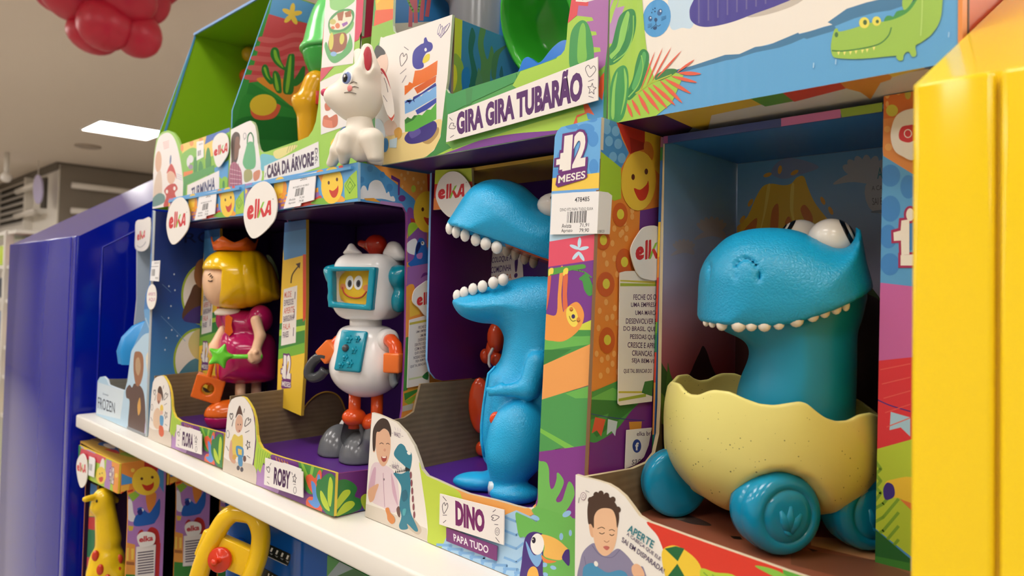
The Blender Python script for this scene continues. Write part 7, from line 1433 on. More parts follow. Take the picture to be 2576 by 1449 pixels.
def big_box():
    Y = .432; F0 = PY(Y); zb = ZB; XL = F0.at(1531, 150).x+.0005; XR = -.0876; zt = zb+.24; Pf = lambda x, z: px((x, Y, z))
    t = thing('toy_box', 'large blue and white carton with a printed crocodile, topmost at the right', 'toy box', ((XL+XR)/2, .53, zb))
    m_ = MB(); f = Face(m_, F0, 'flute'); out = [Pf(XL, zb), Pf(XL, zt), Pf(XR, zt), Pf(XR, zb)]
    f.board('#62aade', out, .004, '#b7a283', KR)
    f.p('#f1ebe0', (1600, -300), (2330, -300), (2330, -20), (2282, 2), (2232, 20), (2180, 30), (2140, 42), (2110, 52), (2088, 57), (2094, 62), (2070, 68), (2040, 78), (2010, 85), (1980, 100), (1932, 112), (1900, 120), (1860, 136), (1826, 138), (1790, 152), (1740, 166), (1700, 176), (1600, 240))
    f.p('#477fa8', (1690, 178), (1740, 166), (1824, 138), (1860, 136), (1900, 118), (1932, 114), (2008, 82), (2011, 86), (2094, 62), (2082, 56), (2130, 22), (2180, 6), (2232, -6), (2290, -26), (2330, -34), (2330, -6), (2280, 12), (2240, 26), (2200, 32), (2150, 46), (2100, 66), (2104, 76), (2030, 98), (2022, 96), (1990, 110), (1960, 120), (1930, 126), (1900, 132), (1850, 148), (1826, 152), (1760, 170), (1700, 186))
    # purple disc in perspective, pale glow print
    f.s('#c6dff2', (1690, -40), (1745, -60), (1745, 60), (1715, 70), (1688, 72), (1680, 20)); f.s('#c9c0b4', (1880, 40), (1990, -20), (2050, -60), (2020, 0), (1940, 34)); f.s('#4a4398', (1735, 40), (1740, 10), (1780, -40), (1900, -80), (2010, -60), (2000, -10), (1960, 12), (1900, 34), (1840, 56), (1790, 67), (1760, 66), (1742, 56))
    for i in range(8): f.l('#6a639f', 4, (1758+i*24, -10-i*8), (1758+i*24, 58-i*7), sm=False)
    f.c('#4f9fdc', 1652, 46, 35, 48, 12); f.c('#2b5f96', 1660, 31, 6, 9, 20); f.c('#2b5f96', 1636, 47, 5, 7); f.c('#e8f0f6', 1662, 28, 2, 2.6); f.c('#e8f0f6', 1637, 45, 1.7, 2.2); f.c('#1f4a7a', 1650, 50, 4, 5); f.l('#1f4a7a', 1.5, (1650, 54), (1650, 62), (1643, 68), (1638, 72)); f.l('#1f4a7a', 1.5, (1650, 62), (1656, 66), (1662, 62)); f.s('#1f4a7a', (1643, 70), (1652, 66), (1652, 73), (1646, 75)); f.c('#1f4a7a', 1648, 21, 1.6, 2); f.c('#1f4a7a', 1648, 29, 1.6, 2); f.c('#1f4a7a', 1640, 32, 1.4, 1.8); f.c('#1f4a7a', 1643, 24, 1.3, 1.7)
    for i in range(3): f.l('#2b5f96', .9, (1664, 44+i*4), (1676, 40+i*3), sm=False); f.l('#2b5f96', .9, (1640, 60+i*3), (1630, 62+i*4), sm=False)
    # cactus garden on the left
    f.p('#a6d04e', (1525, -200), (1614, -200), (1616, 0), (1622, 80), (1630, 150), (1648, 200), (1690, 178), (1720, 190), (1690, 260), (1640, 300), (1525, 330))
    f.p('#b98fc0', (1528, 60), (1533, 20), (1545, -20), (1560, -10), (1552, 20), (1572, 15), (1560, 50), (1546, 90), (1540, 110), (1530, 110)); f.s('#a6d04e', (1534, 30), (1550, -10), (1556, 0), (1545, 30), (1536, 60))
    dk, lt = '#2f8a48', '#8fcf62'
    f.s(dk, (1528, 130), (1540, 110), (1550, 70), (1560, 40), (1580, 24), (1596, 26), (1601, 50), (1598, 80), (1588, 110), (1570, 140), (1548, 160), (1530, 162)); f.s(lt, (1534, 140), (1552, 118), (1562, 70), (1576, 32), (1584, 34), (1582, 70), (1568, 110), (1546, 148)); f.l(dk, 2.5, (1540, 150), (1566, 120), (1578, 80), (1586, 36)); f.l(lt, 3, (1544, 156), (1576, 130), (1592, 90), (1594, 40))
    f.s(dk, (1575, 240), (1592, 200), (1600, 160), (1610, 130), (1622, 124), (1632, 135), (1632, 160), (1622, 200), (1605, 232), (1584, 252)); f.s('#57b060', (1590, 220), (1606, 170), (1618, 132), (1626, 140), (1618, 180), (1602, 222)); f.l(lt, 3, (1582, 244), (1606, 214), (1618, 170), (1614, 140))
    f.s('#3f9a52', (1534, 300), (1536, 220), (1548, 180), (1566, 165), (1578, 172), (1582, 200), (1580, 245), (1566, 300)); f.s(lt, (1538, 290), (1542, 220), (1554, 180), (1548, 230), (1546, 295)); f.s(lt, (1562, 290), (1572, 230), (1570, 172), (1578, 200), (1574, 250)); f.p('#57a94a', (1522, 310), (1530, 100), (1536, 200), (1536, 310)); f.p('#8fcf52', (1526, 300), (1530, 140), (1533, 220), (1532, 300))
    co = '#e5654c'; st = (1604, 234)
    f.s('#3f7f4a', (1650, 190), (1680, 174), (1704, 176), (1690, 190), (1655, 204)); f.l('#b4c440', 3, (1600, 235), (1640, 208), (1690, 188), sm=False)
    for a, b, w in (((1612, 228), (1648, 130), 4), ((1626, 218), (1668, 120), 4), ((1640, 206), (1690, 118), 4), ((1652, 198), (1715, 128), 5), ((1704, 182), (1748, 150), 6), ((1706, 184), (1765, 186), 10), ((1690, 192), (1755, 208), 9), ((1672, 198), (1740, 236), 10), ((1660, 202), (1718, 260), 10), ((1642, 212), (1700, 266), 10), ((1630, 218), (1680, 274), 10), ((1616, 224), (1660, 280), 10), ((1606, 236), (1634, 288), 10), ((1590, 250), (1612, 292), 9), ((1578, 260), (1592, 296), 8)):
        mx, my = (a[0]+b[0])/2, (a[1]+b[1])/2; d = math.hypot(b[0]-a[0], b[1]-a[1]); nx, ny = -(b[1]-a[1])/d*w/2, (b[0]-a[0])/d*w/2; f.s(co, a, (mx+nx, my+ny), b, (mx-nx, my-ny), k=3)
    # crocodile
    g = '#9fc854'; gd = '#4a9a4e'
    f.s(gd, (2226, 56), (2230, 42), (2240, 40), (2248, 42), (2256, 30), (2268, 26), (2276, 24), (2288, 12), (2300, 2), (2312, -20), (2330, -20), (2300, 40), (2260, 60)); f.s(g, (2270, 10), (2276, -10), (2300, -10), (2292, 10), (2276, 26))
    f.s(g, (2091, 122), (2093, 100), (2098, 80), (2102, 73), (2108, 73), (2112, 80), (2140, 74), (2165, 66), (2190, 58), (2230, 54), (2262, 44), (2290, 26), (2312, -10), (2320, -60), (2372, -60), (2372, 0), (2366, 50), (2346, 85), (2320, 106), (2304, 116), (2306, 135), (2302, 143), (2294, 142), (2288, 132), (2280, 132), (2274, 140), (2272, 151), (2262, 153), (2255, 145), (2252, 141), (2200, 146), (2150, 149), (2110, 147), (2096, 142), k=4)
    f.l('#4a8a4a', 3.2, (2094, 128), (2120, 129), (2160, 124), (2195, 117), (2218, 108), (2236, 90), (2243, 70))
    for i, (u, v) in enumerate(((2110, 131), (2125, 131), (2140, 130), (2154, 128), (2170, 126), (2182, 124), (2199, 119))): f.p('#f2e884', (u-3, v), (u+4, v-1), (u, v+9))
    f.c('#ece25e', 2175, 58, 13, 14); f.c('#4a6a3a', 2177, 57, 5, 6.5); f.c('#ece25e', 2206, 54, 11, 12); f.c('#4a6a3a', 2208, 55, 4, 4.5); f.c('#4a7a4a', 2105, 88, 4.5, 6.5); f.l('#bfe07a', 3, (2322, -40), (2320, 40), (2317, 90))
    for u, v in ((2048, 165), (2104, 156), (2388, 88)): f.l('#a8d4f0', 3, (u, v-6), (u-1, v+6), sm=False)
    m_.build('front_panel', t)
    # underside with its colour blocks
    m_ = MB(); BP = PZ(zb); f = Face(m_, BP); bd = [Pf(XL+.0005, zb), Pf(XR-.0005, zb), px((XR-.0005, .64, zb)), px((XL+.0005, .64, zb))]
    m_.box((XL+.0005, Y+.0045, zb), (XR-.0005, .64, zb+.004), C('#d8d2cc')); f.area(bd); f.layer = 1
    f.p('#4a1f5a', (1500, 320), (1655, 280), (1745, 318), (1660, 420), (1560, 420)); f.p('#e0b93c', (1655, 282), (1875, 236), (1920, 262), (1790, 290), (1780, 330), (1740, 320)); f.p('#5f9a3a', (1872, 240), (1958, 222), (2000, 254), (1925, 268)); f.p('#d9482c', (1956, 224), (2105, 193), (2130, 222), (1998, 256)); f.p('#e8963c', (2100, 196), (2216, 170), (2246, 190), (2240, 200), (2215, 208), (2190, 250), (2165, 232), (2128, 222)); f.p('#f0cf4a', (2214, 172), (2330, 150), (2335, 168), (2246, 194)); f.p('#3a6fa8', (2322, 152), (2420, 130), (2420, 190), (2326, 172))
    f.layer = 0
    m_.build('bottom_panel', t)
    def slab(name, lo, hi, mat): m_ = MB(); m_.box(lo, hi, mat); return m_.build(name, t)
    slab('left_side', (XL, Y+.0045, zb+.0042), (XL+.004, .64, zt), C('#62aade')); slab('back_panel', (XL, .6405, zb), (XR, .644, zt), C(KR, 'kraft')); slab('right_side', (XR-.004, Y+.0045, zb+.0042), (XR, .64, zt), C('#d9603a')); slab('top_panel', (XL+.004, Y+.0045, zt-.004), (XR-.0045, .64, zt), C('#62aade'))
    m_ = MB(); m_.box((XR-.0015, Y-.0008, zb), (XR+.0006, Y+.010, zt), C('#e8924a')); m_.box((XR+.0001, Y+.011, zb), (XR+.0008, Y+.0145, zt), C('#5a3a2a', 'paper')); m_.build('corner_fold', t)
big_box()
# ------------------------------------------------------------------ pale blue doll box at the left end
def doll_box():
    F0 = PY(.38); XR = -1.0978; XL = F0.at(241.6, 1041).x; Pf = lambda x, z: px((x, .38, z)); zt = .105
    t = thing('toy_box', 'pale blue and navy doll box at the left end of the white shelf', 'toy box', ((XL+XR)/2, .47, ZS))
    m_ = MB(); f = Face(m_, F0); out = [Pf(XL, ZS+.0008), (245.5, 958.6), (251.4, 948.7), (261, 946.8), (269, 954.6), (273, 968), (290, 975), (314, 983), (320, 960), (330, 885), (345, 852), (365, 806), (362, 780), (366, 740), (376, 712), (380, 600), (383, 529), Pf(XR, zt), Pf(XR, ZS+.0008)]
    f.board('#b4d6ec', out, .003, '#dbe8f2', KR)
    f.p('#d6e6f0', (242, 960), (320, 985), (325, 1060), (242, 1040)); f.p('#3f66b0', (372, 520), (430, 515), (420, 640), (372, 650)); f.p('#4a82c4', (360, 640), (430, 630), (420, 790), (355, 800)); f.p('#6aa6da', (350, 780), (430, 770), (420, 900), (330, 900)); f.s('#b9d8ee', (310, 1000), (325, 900), (350, 855), (372, 838), (400, 850), (410, 1000), (410, 1120), (310, 1090)); f.l('#a9cbe8', 3, (366, 800), (384, 850), (390, 880))
    # plain winter picture: brown fir and lilac ice spire
    f.s('#5a4038', (317, 980), (326, 968), (332, 975), (338, 965), (352, 970), (362, 990), (366, 1040), (362, 1095), (330, 1080), (322, 1070), (326, 1010), (318, 1000)); f.s('#9c6a4a', (338, 890), (346, 884), (356, 888), (361, 905), (360, 940), (352, 968), (342, 968), (336, 930)); f.s('#b89a78', (342, 905), (350, 900), (354, 925), (348, 945), (341, 930)); f.s('#d9a450', (346, 1020), (352, 1000), (354, 1030), (348, 1045))
    f.s('#e6e0cc', (367, 905), (374, 884), (386, 882), (394, 900), (392, 940), (388, 980), (376, 960)); f.s('#c6bce0', (370, 950), (384, 940), (392, 960), (390, 1060), (392, 1110), (364, 1100), (372, 1010)); f.s('#e9e4f2', (378, 960), (386, 970), (384, 1050), (376, 1080))
    f.p('#8a8f96', (320, 1072), (392, 1102), (392, 1115), (318, 1085))
    f.t('#2a3a56', 'FROZEN', (246.5, 998), (289, 1013), (289, 1040), (246.5, 1027), .0); f.t('#4a6a8a', 'Disney', (259, 988), (273, 992), (273, 998), (259, 994))
    f.t('#e8eef6', 'FALA E CANTA', (402, 535), (402, 612), (388, 614), (388, 537), .01); f.l('#dfe8f2', 5, (388, 628), (404, 626), sm=False); f.l('#dfe8f2', 3.5, (388, 640), (404, 638), sm=False); f.l('#dfe8f2', 3.5, (388, 648), (404, 646), sm=False)
    m_.build('front_panel', t)
    sheet('price_sticker', t, F0, '#f1f1f3', [(382, 657), (402, 655), (399, 708), (377, 706)], lambda f: (f.bars('#333338', (382, 677), (391, 677), (390, 694), (381, 694), 6, 3), f.t('#333338', '250531', (388, 660), (400, 659), (400, 663), (388, 664)), f.l('#555560', 1, (380, 671), (398, 670), sm=False), f.t('#333338', '99,90', (391, 697), (398, 697), (397, 704), (390, 703))), .0008, .0026)
    sheet('round_sticker', t, F0, '#f1ede7', ell(381, 747, 12, 32, 3), lambda f: (f.t('#b44a8a', 'APERTE', (373, 736), (391, 736), (391, 744), (373, 744)), f.t('#b44a8a', 'AQUI', (374, 749), (390, 749), (389, 759), (374, 759)), f.s('#8a3a80', (366, 772), (378, 780), (392, 770), (388, 784), (374, 788))), .0008, .0026)
    # printed right side
    m_ = MB(); sky = ramp_mat('printed_navy', [(0, '#7fb0d8'), (.3, '#3f86c4'), (.6, '#1a4a9a'), (1, '#0f1a62')], ZS, zt, ZS+Z0); S = [(XR, y, z) for y, z in ((.3835, ZS+.001), (.60, ZS+.001), (.60, zt), (.3835, zt))]
    m_.prism(S, (-.003, 0, 0), sky, C('#d9e2ea', 'paper'), C(KR, 'kraft')); f = Face(m_, PX(XR)); f.area([px(p) for p in S])
    for u, v, r, r2 in ((512, 740, 56, 78), (498, 905, 62, 80)): f.c('#9cba3c', u, v, r, r2, 4, 40); f.c('#e9e6e2', u, v, r-5, r2-6, 4, 40)
    f.s('#5a3c2e', (458, 800), (478, 740), (492, 715), (520, 730), (560, 700), (560, 810), (500, 812)); f.s('#3f2f78', (462, 800), (500, 770), (560, 780), (560, 815), (480, 812)); f.s('#9c6a4a', (488, 690), (496, 660), (515, 650), (540, 660), (540, 710), (510, 725), (494, 715))
    f.s('#4f86a0', (446, 952), (470, 915), (500, 900), (540, 910), (560, 980), (470, 980)); f.s('#d9c98a', (474, 870), (480, 845), (500, 828), (530, 840), (540, 880), (520, 905), (490, 900))
    f.t('#0c1240', 'FROZEN', (436, 590), (640, 571), (640, 607), (436, 612), .0)
    for u, v in ((438, 690), (425, 720), (430, 770), (424, 800), (432, 830), (446, 845), (418, 850), (415, 880), (440, 730)): f.c('#c6dcf2', u, v, 1.8, 2.4)
    f.l('#6f9fd4', 1.2, (405, 795), (440, 830), (466, 858), sm=False); f.l('#6f9fd4', 1, (408, 715), (430, 735), sm=False); m_.build('right_side', t)
    TP = PY(.440); m_ = MB(); P = logo_shape([(342, 557), (360, 552), (378, 549), (377, 600), (372, 622), (360, 632), (346, 630), (339, 620), (340, 590)], 3); f = Face(m_, TP, 'paper'); f.board('#eeeae4', P, .001, '#e2ddd6', '#e2ddd6'); f.logo((345, 583), (366, 577), (364, 600), (345, 606)); f.l('#8a8a90', 1.2, (345, 618), (352, 622), (361, 617), (367, 608)); m_.build('logo_tag', t)
    def slab(name, lo, hi, mat): m_ = MB(); m_.box(lo, hi, mat); return m_.build(name, t)
    xl2 = TP.at(338, 760).x
    m_ = MB(); pl = PX(xl2); m_.prism([(xl2, y, z) for y, z in ((.440, zt-.005), (.444, -.03), (.440, -.10), (.448, -.15), (.60, -.15), (.60, zt-.005))], (-.003, 0, 0), C('#bccbdc'), C('#e9edf2', 'paper')); m_.build('left_side', t)
    m_ = MB(); m_.prism([(XL+.003, y, z) for y, z in ((.384, ZS+.001), (.384, -.165), (.44, -.168), (.47, -.15), (.60, -.15), (.60, ZS+.001))], (-.003, 0, 0), C('#a39a86', 'kraft')); m_.build('low_side', t)
    slab('back_panel', (XL, .601, ZS+.001), (XR, .604, zt), C('#6f94c4')); slab('tray_floor', (XL+.004, .384, ZS+.001), (XR-.004, .60, ZS+.004), C('#8fb6dc')); slab('top_panel', (xl2+.001, .475, zt-.003), (XR-.0035, .60, zt), C('#2f4f9a'))
    # doll inside: only the gauze skirt and some hair show
    o = PY(.425).at(378, 880); d = thing('toy_doll', 'blue gauze skirted doll poking out of the navy doll box', 'toy doll', (o.x, o.y, ZS+.0042)); zf = ZS+.0042; fr = Frame((o.x+.012, o.y, 0)); zs = fr.l(345, 905)[1]
    m_ = MB(); n = 40; V = []; prof = [(.015, zs+.062), (.030, zs+.054), (.044, zs+.036), (.050, zs+.014), (.047, zs-.006)]
    for r, z in prof: V += [fr.w(r*(1+.05*math.sin(9*2*math.pi*i/n))*math.cos(2*math.pi*i/n), r*.62*(1+.05*math.sin(9*2*math.pi*i/n))*math.sin(2*math.pi*i/n), z) for i in range(n)]
    m_.add(V, [[j*n+i, j*n+(i+1) % n, (j+1)*n+(i+1) % n, (j+1)*n+i] for j in range(4) for i in range(n)], C('#1f8fd8', 'satin'), True); m_.build('skirt', d)
    m_ = MB(); m_.lathe(fr.w(.004, 0, zs+.060), (.25, .0, 1), [(.014, 0), (.012, .02), (.016, .04), (.015, .05), (.006, .056), (.005, .062)], C('#6fb6e0', 'fabric'), 20); m_.build('bodice', d)
    m_ = MB(); hz = fr.l(375, 640)[1]; m_.ball(fr.w(.024, 0, max(hz, zs+.14)), (.020, .020, .022), C('#e9c4a4', 'satin'), n=20); h = m_.build('head', d)
    m_ = MB(); m_.ball(fr.w(.028, .006, max(hz, zs+.14)+.003), (.022, .020, .024), C('#e6d474', 'satin'), n=20); m_.build('hair', h)
    m_ = MB(); m_.tube([fr.w(.010, 0, zs+.112), fr.w(.022, 0, max(hz, zs+.14)-.015)], .005, C('#e9c4a4', 'satin'), 10); m_.build('neck', d)
    for s_ in (-1, 1): m_ = MB(); m_.tube([fr.w(.010*s_, 0, zf+.0002), fr.w(.010*s_, 0, zs+.03)], .006, C('#e9c4a4', 'satin'), 10); m_.build('leg', d)
doll_box()

# ------------------------------------------------------------------ lower shelf: boxed giraffes and a steering wheel toy
ZL = ZS-.42
YL = .365
FLo = PY(YL); A0 = FLo.at(193, 1117).x; A1 = FLo.at(300.4, 1167.4).x; ZH1 = FLo.at(300.4, 1167.4).z; ZH0 = FLo.at(295.6, 1242).z
DYG = .0704
GL = ['front box with a yellow giraffe beside the blue display unit on the lower shelf', 'second giraffe box from the aisle, right behind the front one on the lower shelf', 'third giraffe box from the aisle, at the back of the lower shelf']
def giraffe_box(i):
    dy = DYG*i; dx = 0; sh = (0, dy, 0); F0 = PY(YL, sh)
    XL, XR = A0+.0064, A1; zt = ZH1; yb = YL+.066; pxs = lambda x, y, z: px((x, y, z))
    t = thing('toy_box', GL[i], 'toy box', ((XL+XR)/2, YL+dy+.03, ZL), 'giraffe boxes on the lower shelf')
    m_ = MB(); f = Face(m_, F0)
    f.board('#a9cf3c', [(198, 1119.5), (300.4, 1167.4), (295.6, 1242), (222, 1206), (195, 1192)], .003, '#e8c93a', KR)
    f.p('#3f8f4a', (190, 1110), (204, 1120), (202, 1150), (190, 1170)); f.p('#d94a5a', (204, 1128), (270, 1150), (255, 1168), (244, 1164), (230, 1160), (200, 1148)); f.p('#b8a0d0', (203, 1118), (240, 1134), (240, 1142), (203, 1126)); f.c('#f2d24a', 217, 1127, 7, 4); f.s('#efeae6', (250, 1175), (256, 1155), (262, 1158), (262, 1195), (250, 1190)); f.p('#b07fc0', (268, 1155), (282, 1160), (276, 1232), (262, 1225)); f.p('#ef9a3c', (281, 1160), (302, 1168), (297, 1243), (284, 1236))
    f.c('#f4d44a', 254, 1196, 13, 22); f.c('#5b2a1e', 251, 1192, 1.2, 2); f.c('#5b2a1e', 257, 1190, 1.2, 2); f.s('#cf3b24', (249, 1202), (259, 1200), (258, 1210), (252, 1212))
    f.t('#6d2c78', '+12', (275, 1172), (289, 1174), (286, 1220), (274, 1214), .12); f.t('#f4efe8', '+12', (276, 1174), (288, 1176), (285, 1218), (275, 1212), .04); f.c('#f4cf4a', 293, 1196, 4, 6)
    m_.build('header_panel', t)
    sheet('logo_tag', t, F0, '#f1ede7', logo_shape([(207, 1141), (215, 1150), (219, 1170), (219, 1195), (215, 1217), (204, 1227), (197, 1212), (192, 1180), (195, 1155)], 4), lambda f: f.logo((193, 1162), (216, 1166), (216, 1193), (194, 1184)), .001, .004)
    sheet('price_sticker', t, F0, '#f1f1f3', [(224, 1148), (236, 1152), (239, 1158), (236, 1201), (222, 1195)], lambda f: f.bars('#44444a', (225, 1166), (234, 1169), (232, 1186), (224, 1182), 6, 5), .0008, .0026)
    # right side: header part and printed column
    m_ = MB(); SD = PX(XR, sh); f = Face(m_, SD); ys = SD.p.x
    T = lambda y, z: px((A1, y, z)); ycol = PX(XR).at(322, 1245).y; yend = YL+.0675
    S = [T(YL+.0035, zt), T(yend, zt), T(yend, ZL+.001), T(YL+.0035, ZL+.001), T(YL+.0035, ZL+.05), T(ycol-.006, ZL+.06), T(ycol, ZL+.09), (322, 1300), (322, 1245), (320, 1232), T(YL+.0035, ZH0)]
    f.board('#b07fc0', S, .003, '#e8963c', '#2a1038', 'card')
    f.p('#e8923c', (295, 1160), (365, 1150), (372, 1200), (330, 1245), (295, 1245)); f.p('#4f93cf', (299, 1188), (338, 1205), (338, 1215), (298, 1222)); f.q('#efb84a', (300, 1224), (326, 1218), (322, 1240), (300, 1238)); f.c('#f4d45a', 334, 1183, 5, 5); f.p('#c62f2a', (364, 1150), (400, 1170), (390, 1200), (362, 1190)); f.p('#4f93cf', (398, 1176), (412, 1180), (412, 1240), (400, 1220)); f.p('#cf3a2a', (296, 1240), (335, 1231), (334, 1236), (296, 1245))
    f.p('#8fb83c', (322, 1245), (340, 1236), (352, 1245), (334, 1262)); f.s('#e9e6ec', (322, 1258), (332, 1262), (336, 1290), (345, 1308), (330, 1312), (320, 1300)); f.s('#e08a3c', (368, 1240), (392, 1240), (390, 1270), (380, 1292), (370, 1275)); f.s('#2a62b8', (336, 1320), (340, 1300), (350, 1290), (345, 1280), (356, 1276), (366, 1285), (376, 1290), (390, 1270), (402, 1255), (402, 1290), (392, 1310), (384, 1318), (350, 1324)); f.c('#f0f0f4', 358, 1283, 3.5, 4); f.s('#1f2a78', (345, 1286), (356, 1280), (358, 1292), (350, 1296))
    f.p('#e0c04a', (322, 1322), (336, 1324), (332, 1340), (324, 1336)); f.p('#b07fc0', (318, 1336), (402, 1330), (402, 1370), (318, 1372)); f.s('#c0302c', (346, 1345), (356, 1332), (366, 1340), (380, 1326), (398, 1336), (402, 1370), (390, 1380), (350, 1370))
    f.p('#e8a04a', (316, 1364), (340, 1370), (340, 1449), (314, 1449)); f.q('#f4cf5a', (318, 1378), (324, 1378), (323, 1410), (317, 1410)); f.q('#f4cf5a', (330, 1380), (337, 1380), (336, 1408), (330, 1408)); f.q('#a8683a', (316, 1412), (338, 1414), (338, 1422), (316, 1420)); f.p('#3f8a3c', (312, 1444), (400, 1450), (400, 1600), (312, 1600)); f.p('#c0302c', (392, 1368), (404, 1366), (400, 1450), (390, 1450))
    f.sun(367, 1210, 35, 36, 8)
    m_.build('right_side', t)
    if i < 3:
        sheet('side_logo_tag', t, SD, '#f1ede7', logo_shape([(345, 1352), (355, 1340), (372, 1338), (388, 1343), (391, 1356), (385, 1370), (368, 1376), (352, 1374)], 4), lambda f: f.t('#c6303a', 'elka', (350, 1350), (386, 1346), (385, 1360), (350, 1365), .04), .001, .003)
        sheet('text_label', t, SD, '#efe8e2', [(343, 1376), (392, 1370), (388, 1452), (340, 1456)], lambda f: [f.l('#4a3a50', 3, (347, 1391+k*6.6), (386, 1386+k*6.6), sm=False) for k in range(9)], .0007, .002)
    # top, back, inner side, post, floor
    m_ = MB(); f = Face(m_, PZ(zt, sh)); bd = [px(p) for p in ((A0, YL+.0005, zt), (A1, YL+.0005, zt), (A1, yb, zt), (A0, yb, zt))]; m_.box((XL, YL+.0035+dy, zt-.003), (XR-.0032, yb+dy, zt), C('#c8a03a')); f.area(bd)
    f.p('#8a6a3a', (215, 1100), (300, 1130), (300, 1120), (230, 1095)); f.s('#3f6aa8', (246, 1118), (270, 1125), (300, 1140), (290, 1120), (262, 1112)); f.s('#c0302c', (262, 1130), (300, 1142), (290, 1132)); f.c('#e8e0d8', 275, 1122, 16, 5, 15); f.s('#8fb03c', (300, 1142), (330, 1150), (350, 1148), (320, 1138)); m_.build('top_panel', t)
    def slab(name, lo, hi, mat): m_ = MB(); m_.box(lo, hi, mat); return m_.build(name, t)
    slab('back_panel', (XL, yb-.002+dy, ZL+.001), (XR-.0032, yb+dy, zt-.0032), C('#2c1038')); slab('tray_floor', (XL+.003, YL+.0035+dy, ZL+.001), (XR-.0035, yb-.0022+dy, ZL+.004), C('#4a2070'))
    m_ = MB(); m_.prism([(XL+.003, y+dy, z) for y, z in ((YL+.0035, zt-.004), (yb-.0022, zt-.004), (yb-.0022, ZL+.001), (YL+.0035, ZL+.001), (YL+.0035, ZL+.06), (ycol, ZL+.09), (ycol, ZH0), (YL+.0035, ZH0))], (-.003, 0, 0), C('#2c1038'), C('#e8963c', 'paper')); m_.build('left_side', t)
    m_ = MB(); f = Face(m_, PY(ycol, sh)); f.board('#2f7a4a', [(228, 1215), (244, 1222), (240, 1330), (233, 1449), (228, 1520), (214, 1520), (222, 1330)], .003, '#c8a03a', KR); f.p('#4f8fd0', (220, 1210), (250, 1225), (248, 1250), (220, 1240)); f.p('#e8b84a', (220, 1275), (250, 1275), (246, 1300), (220, 1298)); f.p('#c63a2a', (218, 1300), (250, 1302), (246, 1335), (218, 1330)); f.p('#c04a4a', (214, 1400), (240, 1405), (238, 1430), (214, 1425)); f.p('#e8b84a', (214, 1430), (240, 1432), (238, 1449), (212, 1449)); m_.build('inner_post', t)
    return t, dx
def giraffe(dx, first):
    o = PX(-1.238).at(262, 1330); zf = ZL+.0042; fr = Frame((o.x, o.y, 0)); q = lambda u, v, y=0: (fr.l(u, v+13, y)[0], y, fr.l(u, v+13, y)[1])
    t = thing('toy_giraffe', 'yellow plastic giraffe with red spots in the box beside the blue display unit', 'toy giraffe', (o.x, o.y, zf)); Y1 = C('#f0c81e', 'gloss'); RD = C('#d8442a', 'gloss')
    m_ = MB()
    def fg(p):
        d = smin(d_cap(p, q(258, 1238), q(246, 1262, -.004), .0135, .0110), d_cap(p, q(262, 1240), q(273, 1345), .0130, .0185), .008)
        d = smin(d, d_cap(p, q(234, 1238, -.010), q(215, 1243, -.016), .0050, .0048), .004); d = smin(d, d_cap(p, q(282, 1238, .006), q(294, 1246, .010), .006, .004), .004)
        d = smin(d, d_ell(p, (q(268, 1420)[0], 0, q(268, 1410)[2]), (.026, .0235, .040)), .006)
        for x, y in ((-.016, -.010), (.016, -.010), (-.016, .010), (.016, .010)): d = smin(d, d_cap(p, (q(268, 1420)[0]+x, y, q(268, 1425)[2]), (q(268, 1420)[0]+x*1.2, y*1.2, zf+.012), .012, .011), .008)
        return np.maximum(d, -(p[2]-zf-.0003))
    c = q(262, 1330); top = q(258, 1200)[2]; mould(m_, fr, fg, (c[0]-.05, -.042, zf-.004), (c[0]+.05, .042, top), .0028, Y1); m_.build('body', t)
    for u, v, y in ((240, 1385, -.016), (252, 1420, -.022), (300, 1395, -.014), (298, 1425, -.018), (270, 1445, -.023)):
        x, _, z = q(u, v, y); m_ = MB(); m_.ball(fr.w(x, y, z), (.0052, .0035, .0085), RD, fr.ax(), 14); m_.build('spot', t)
    m_ = MB(); x, _, z = q(243, 1255, -.016); m_.ball(fr.w(x, -.014, z+.004), (.0018, .0016, .0024), C('#2a1c18', 'gloss'), n=10); m_.build('eye', t)
    return t
GB = [giraffe_box(i) for i in range(3)]
g1 = giraffe(0, True)
for i, lb in ((1, 'yellow giraffe hidden in the second giraffe box, behind the shelf edge'),): pass
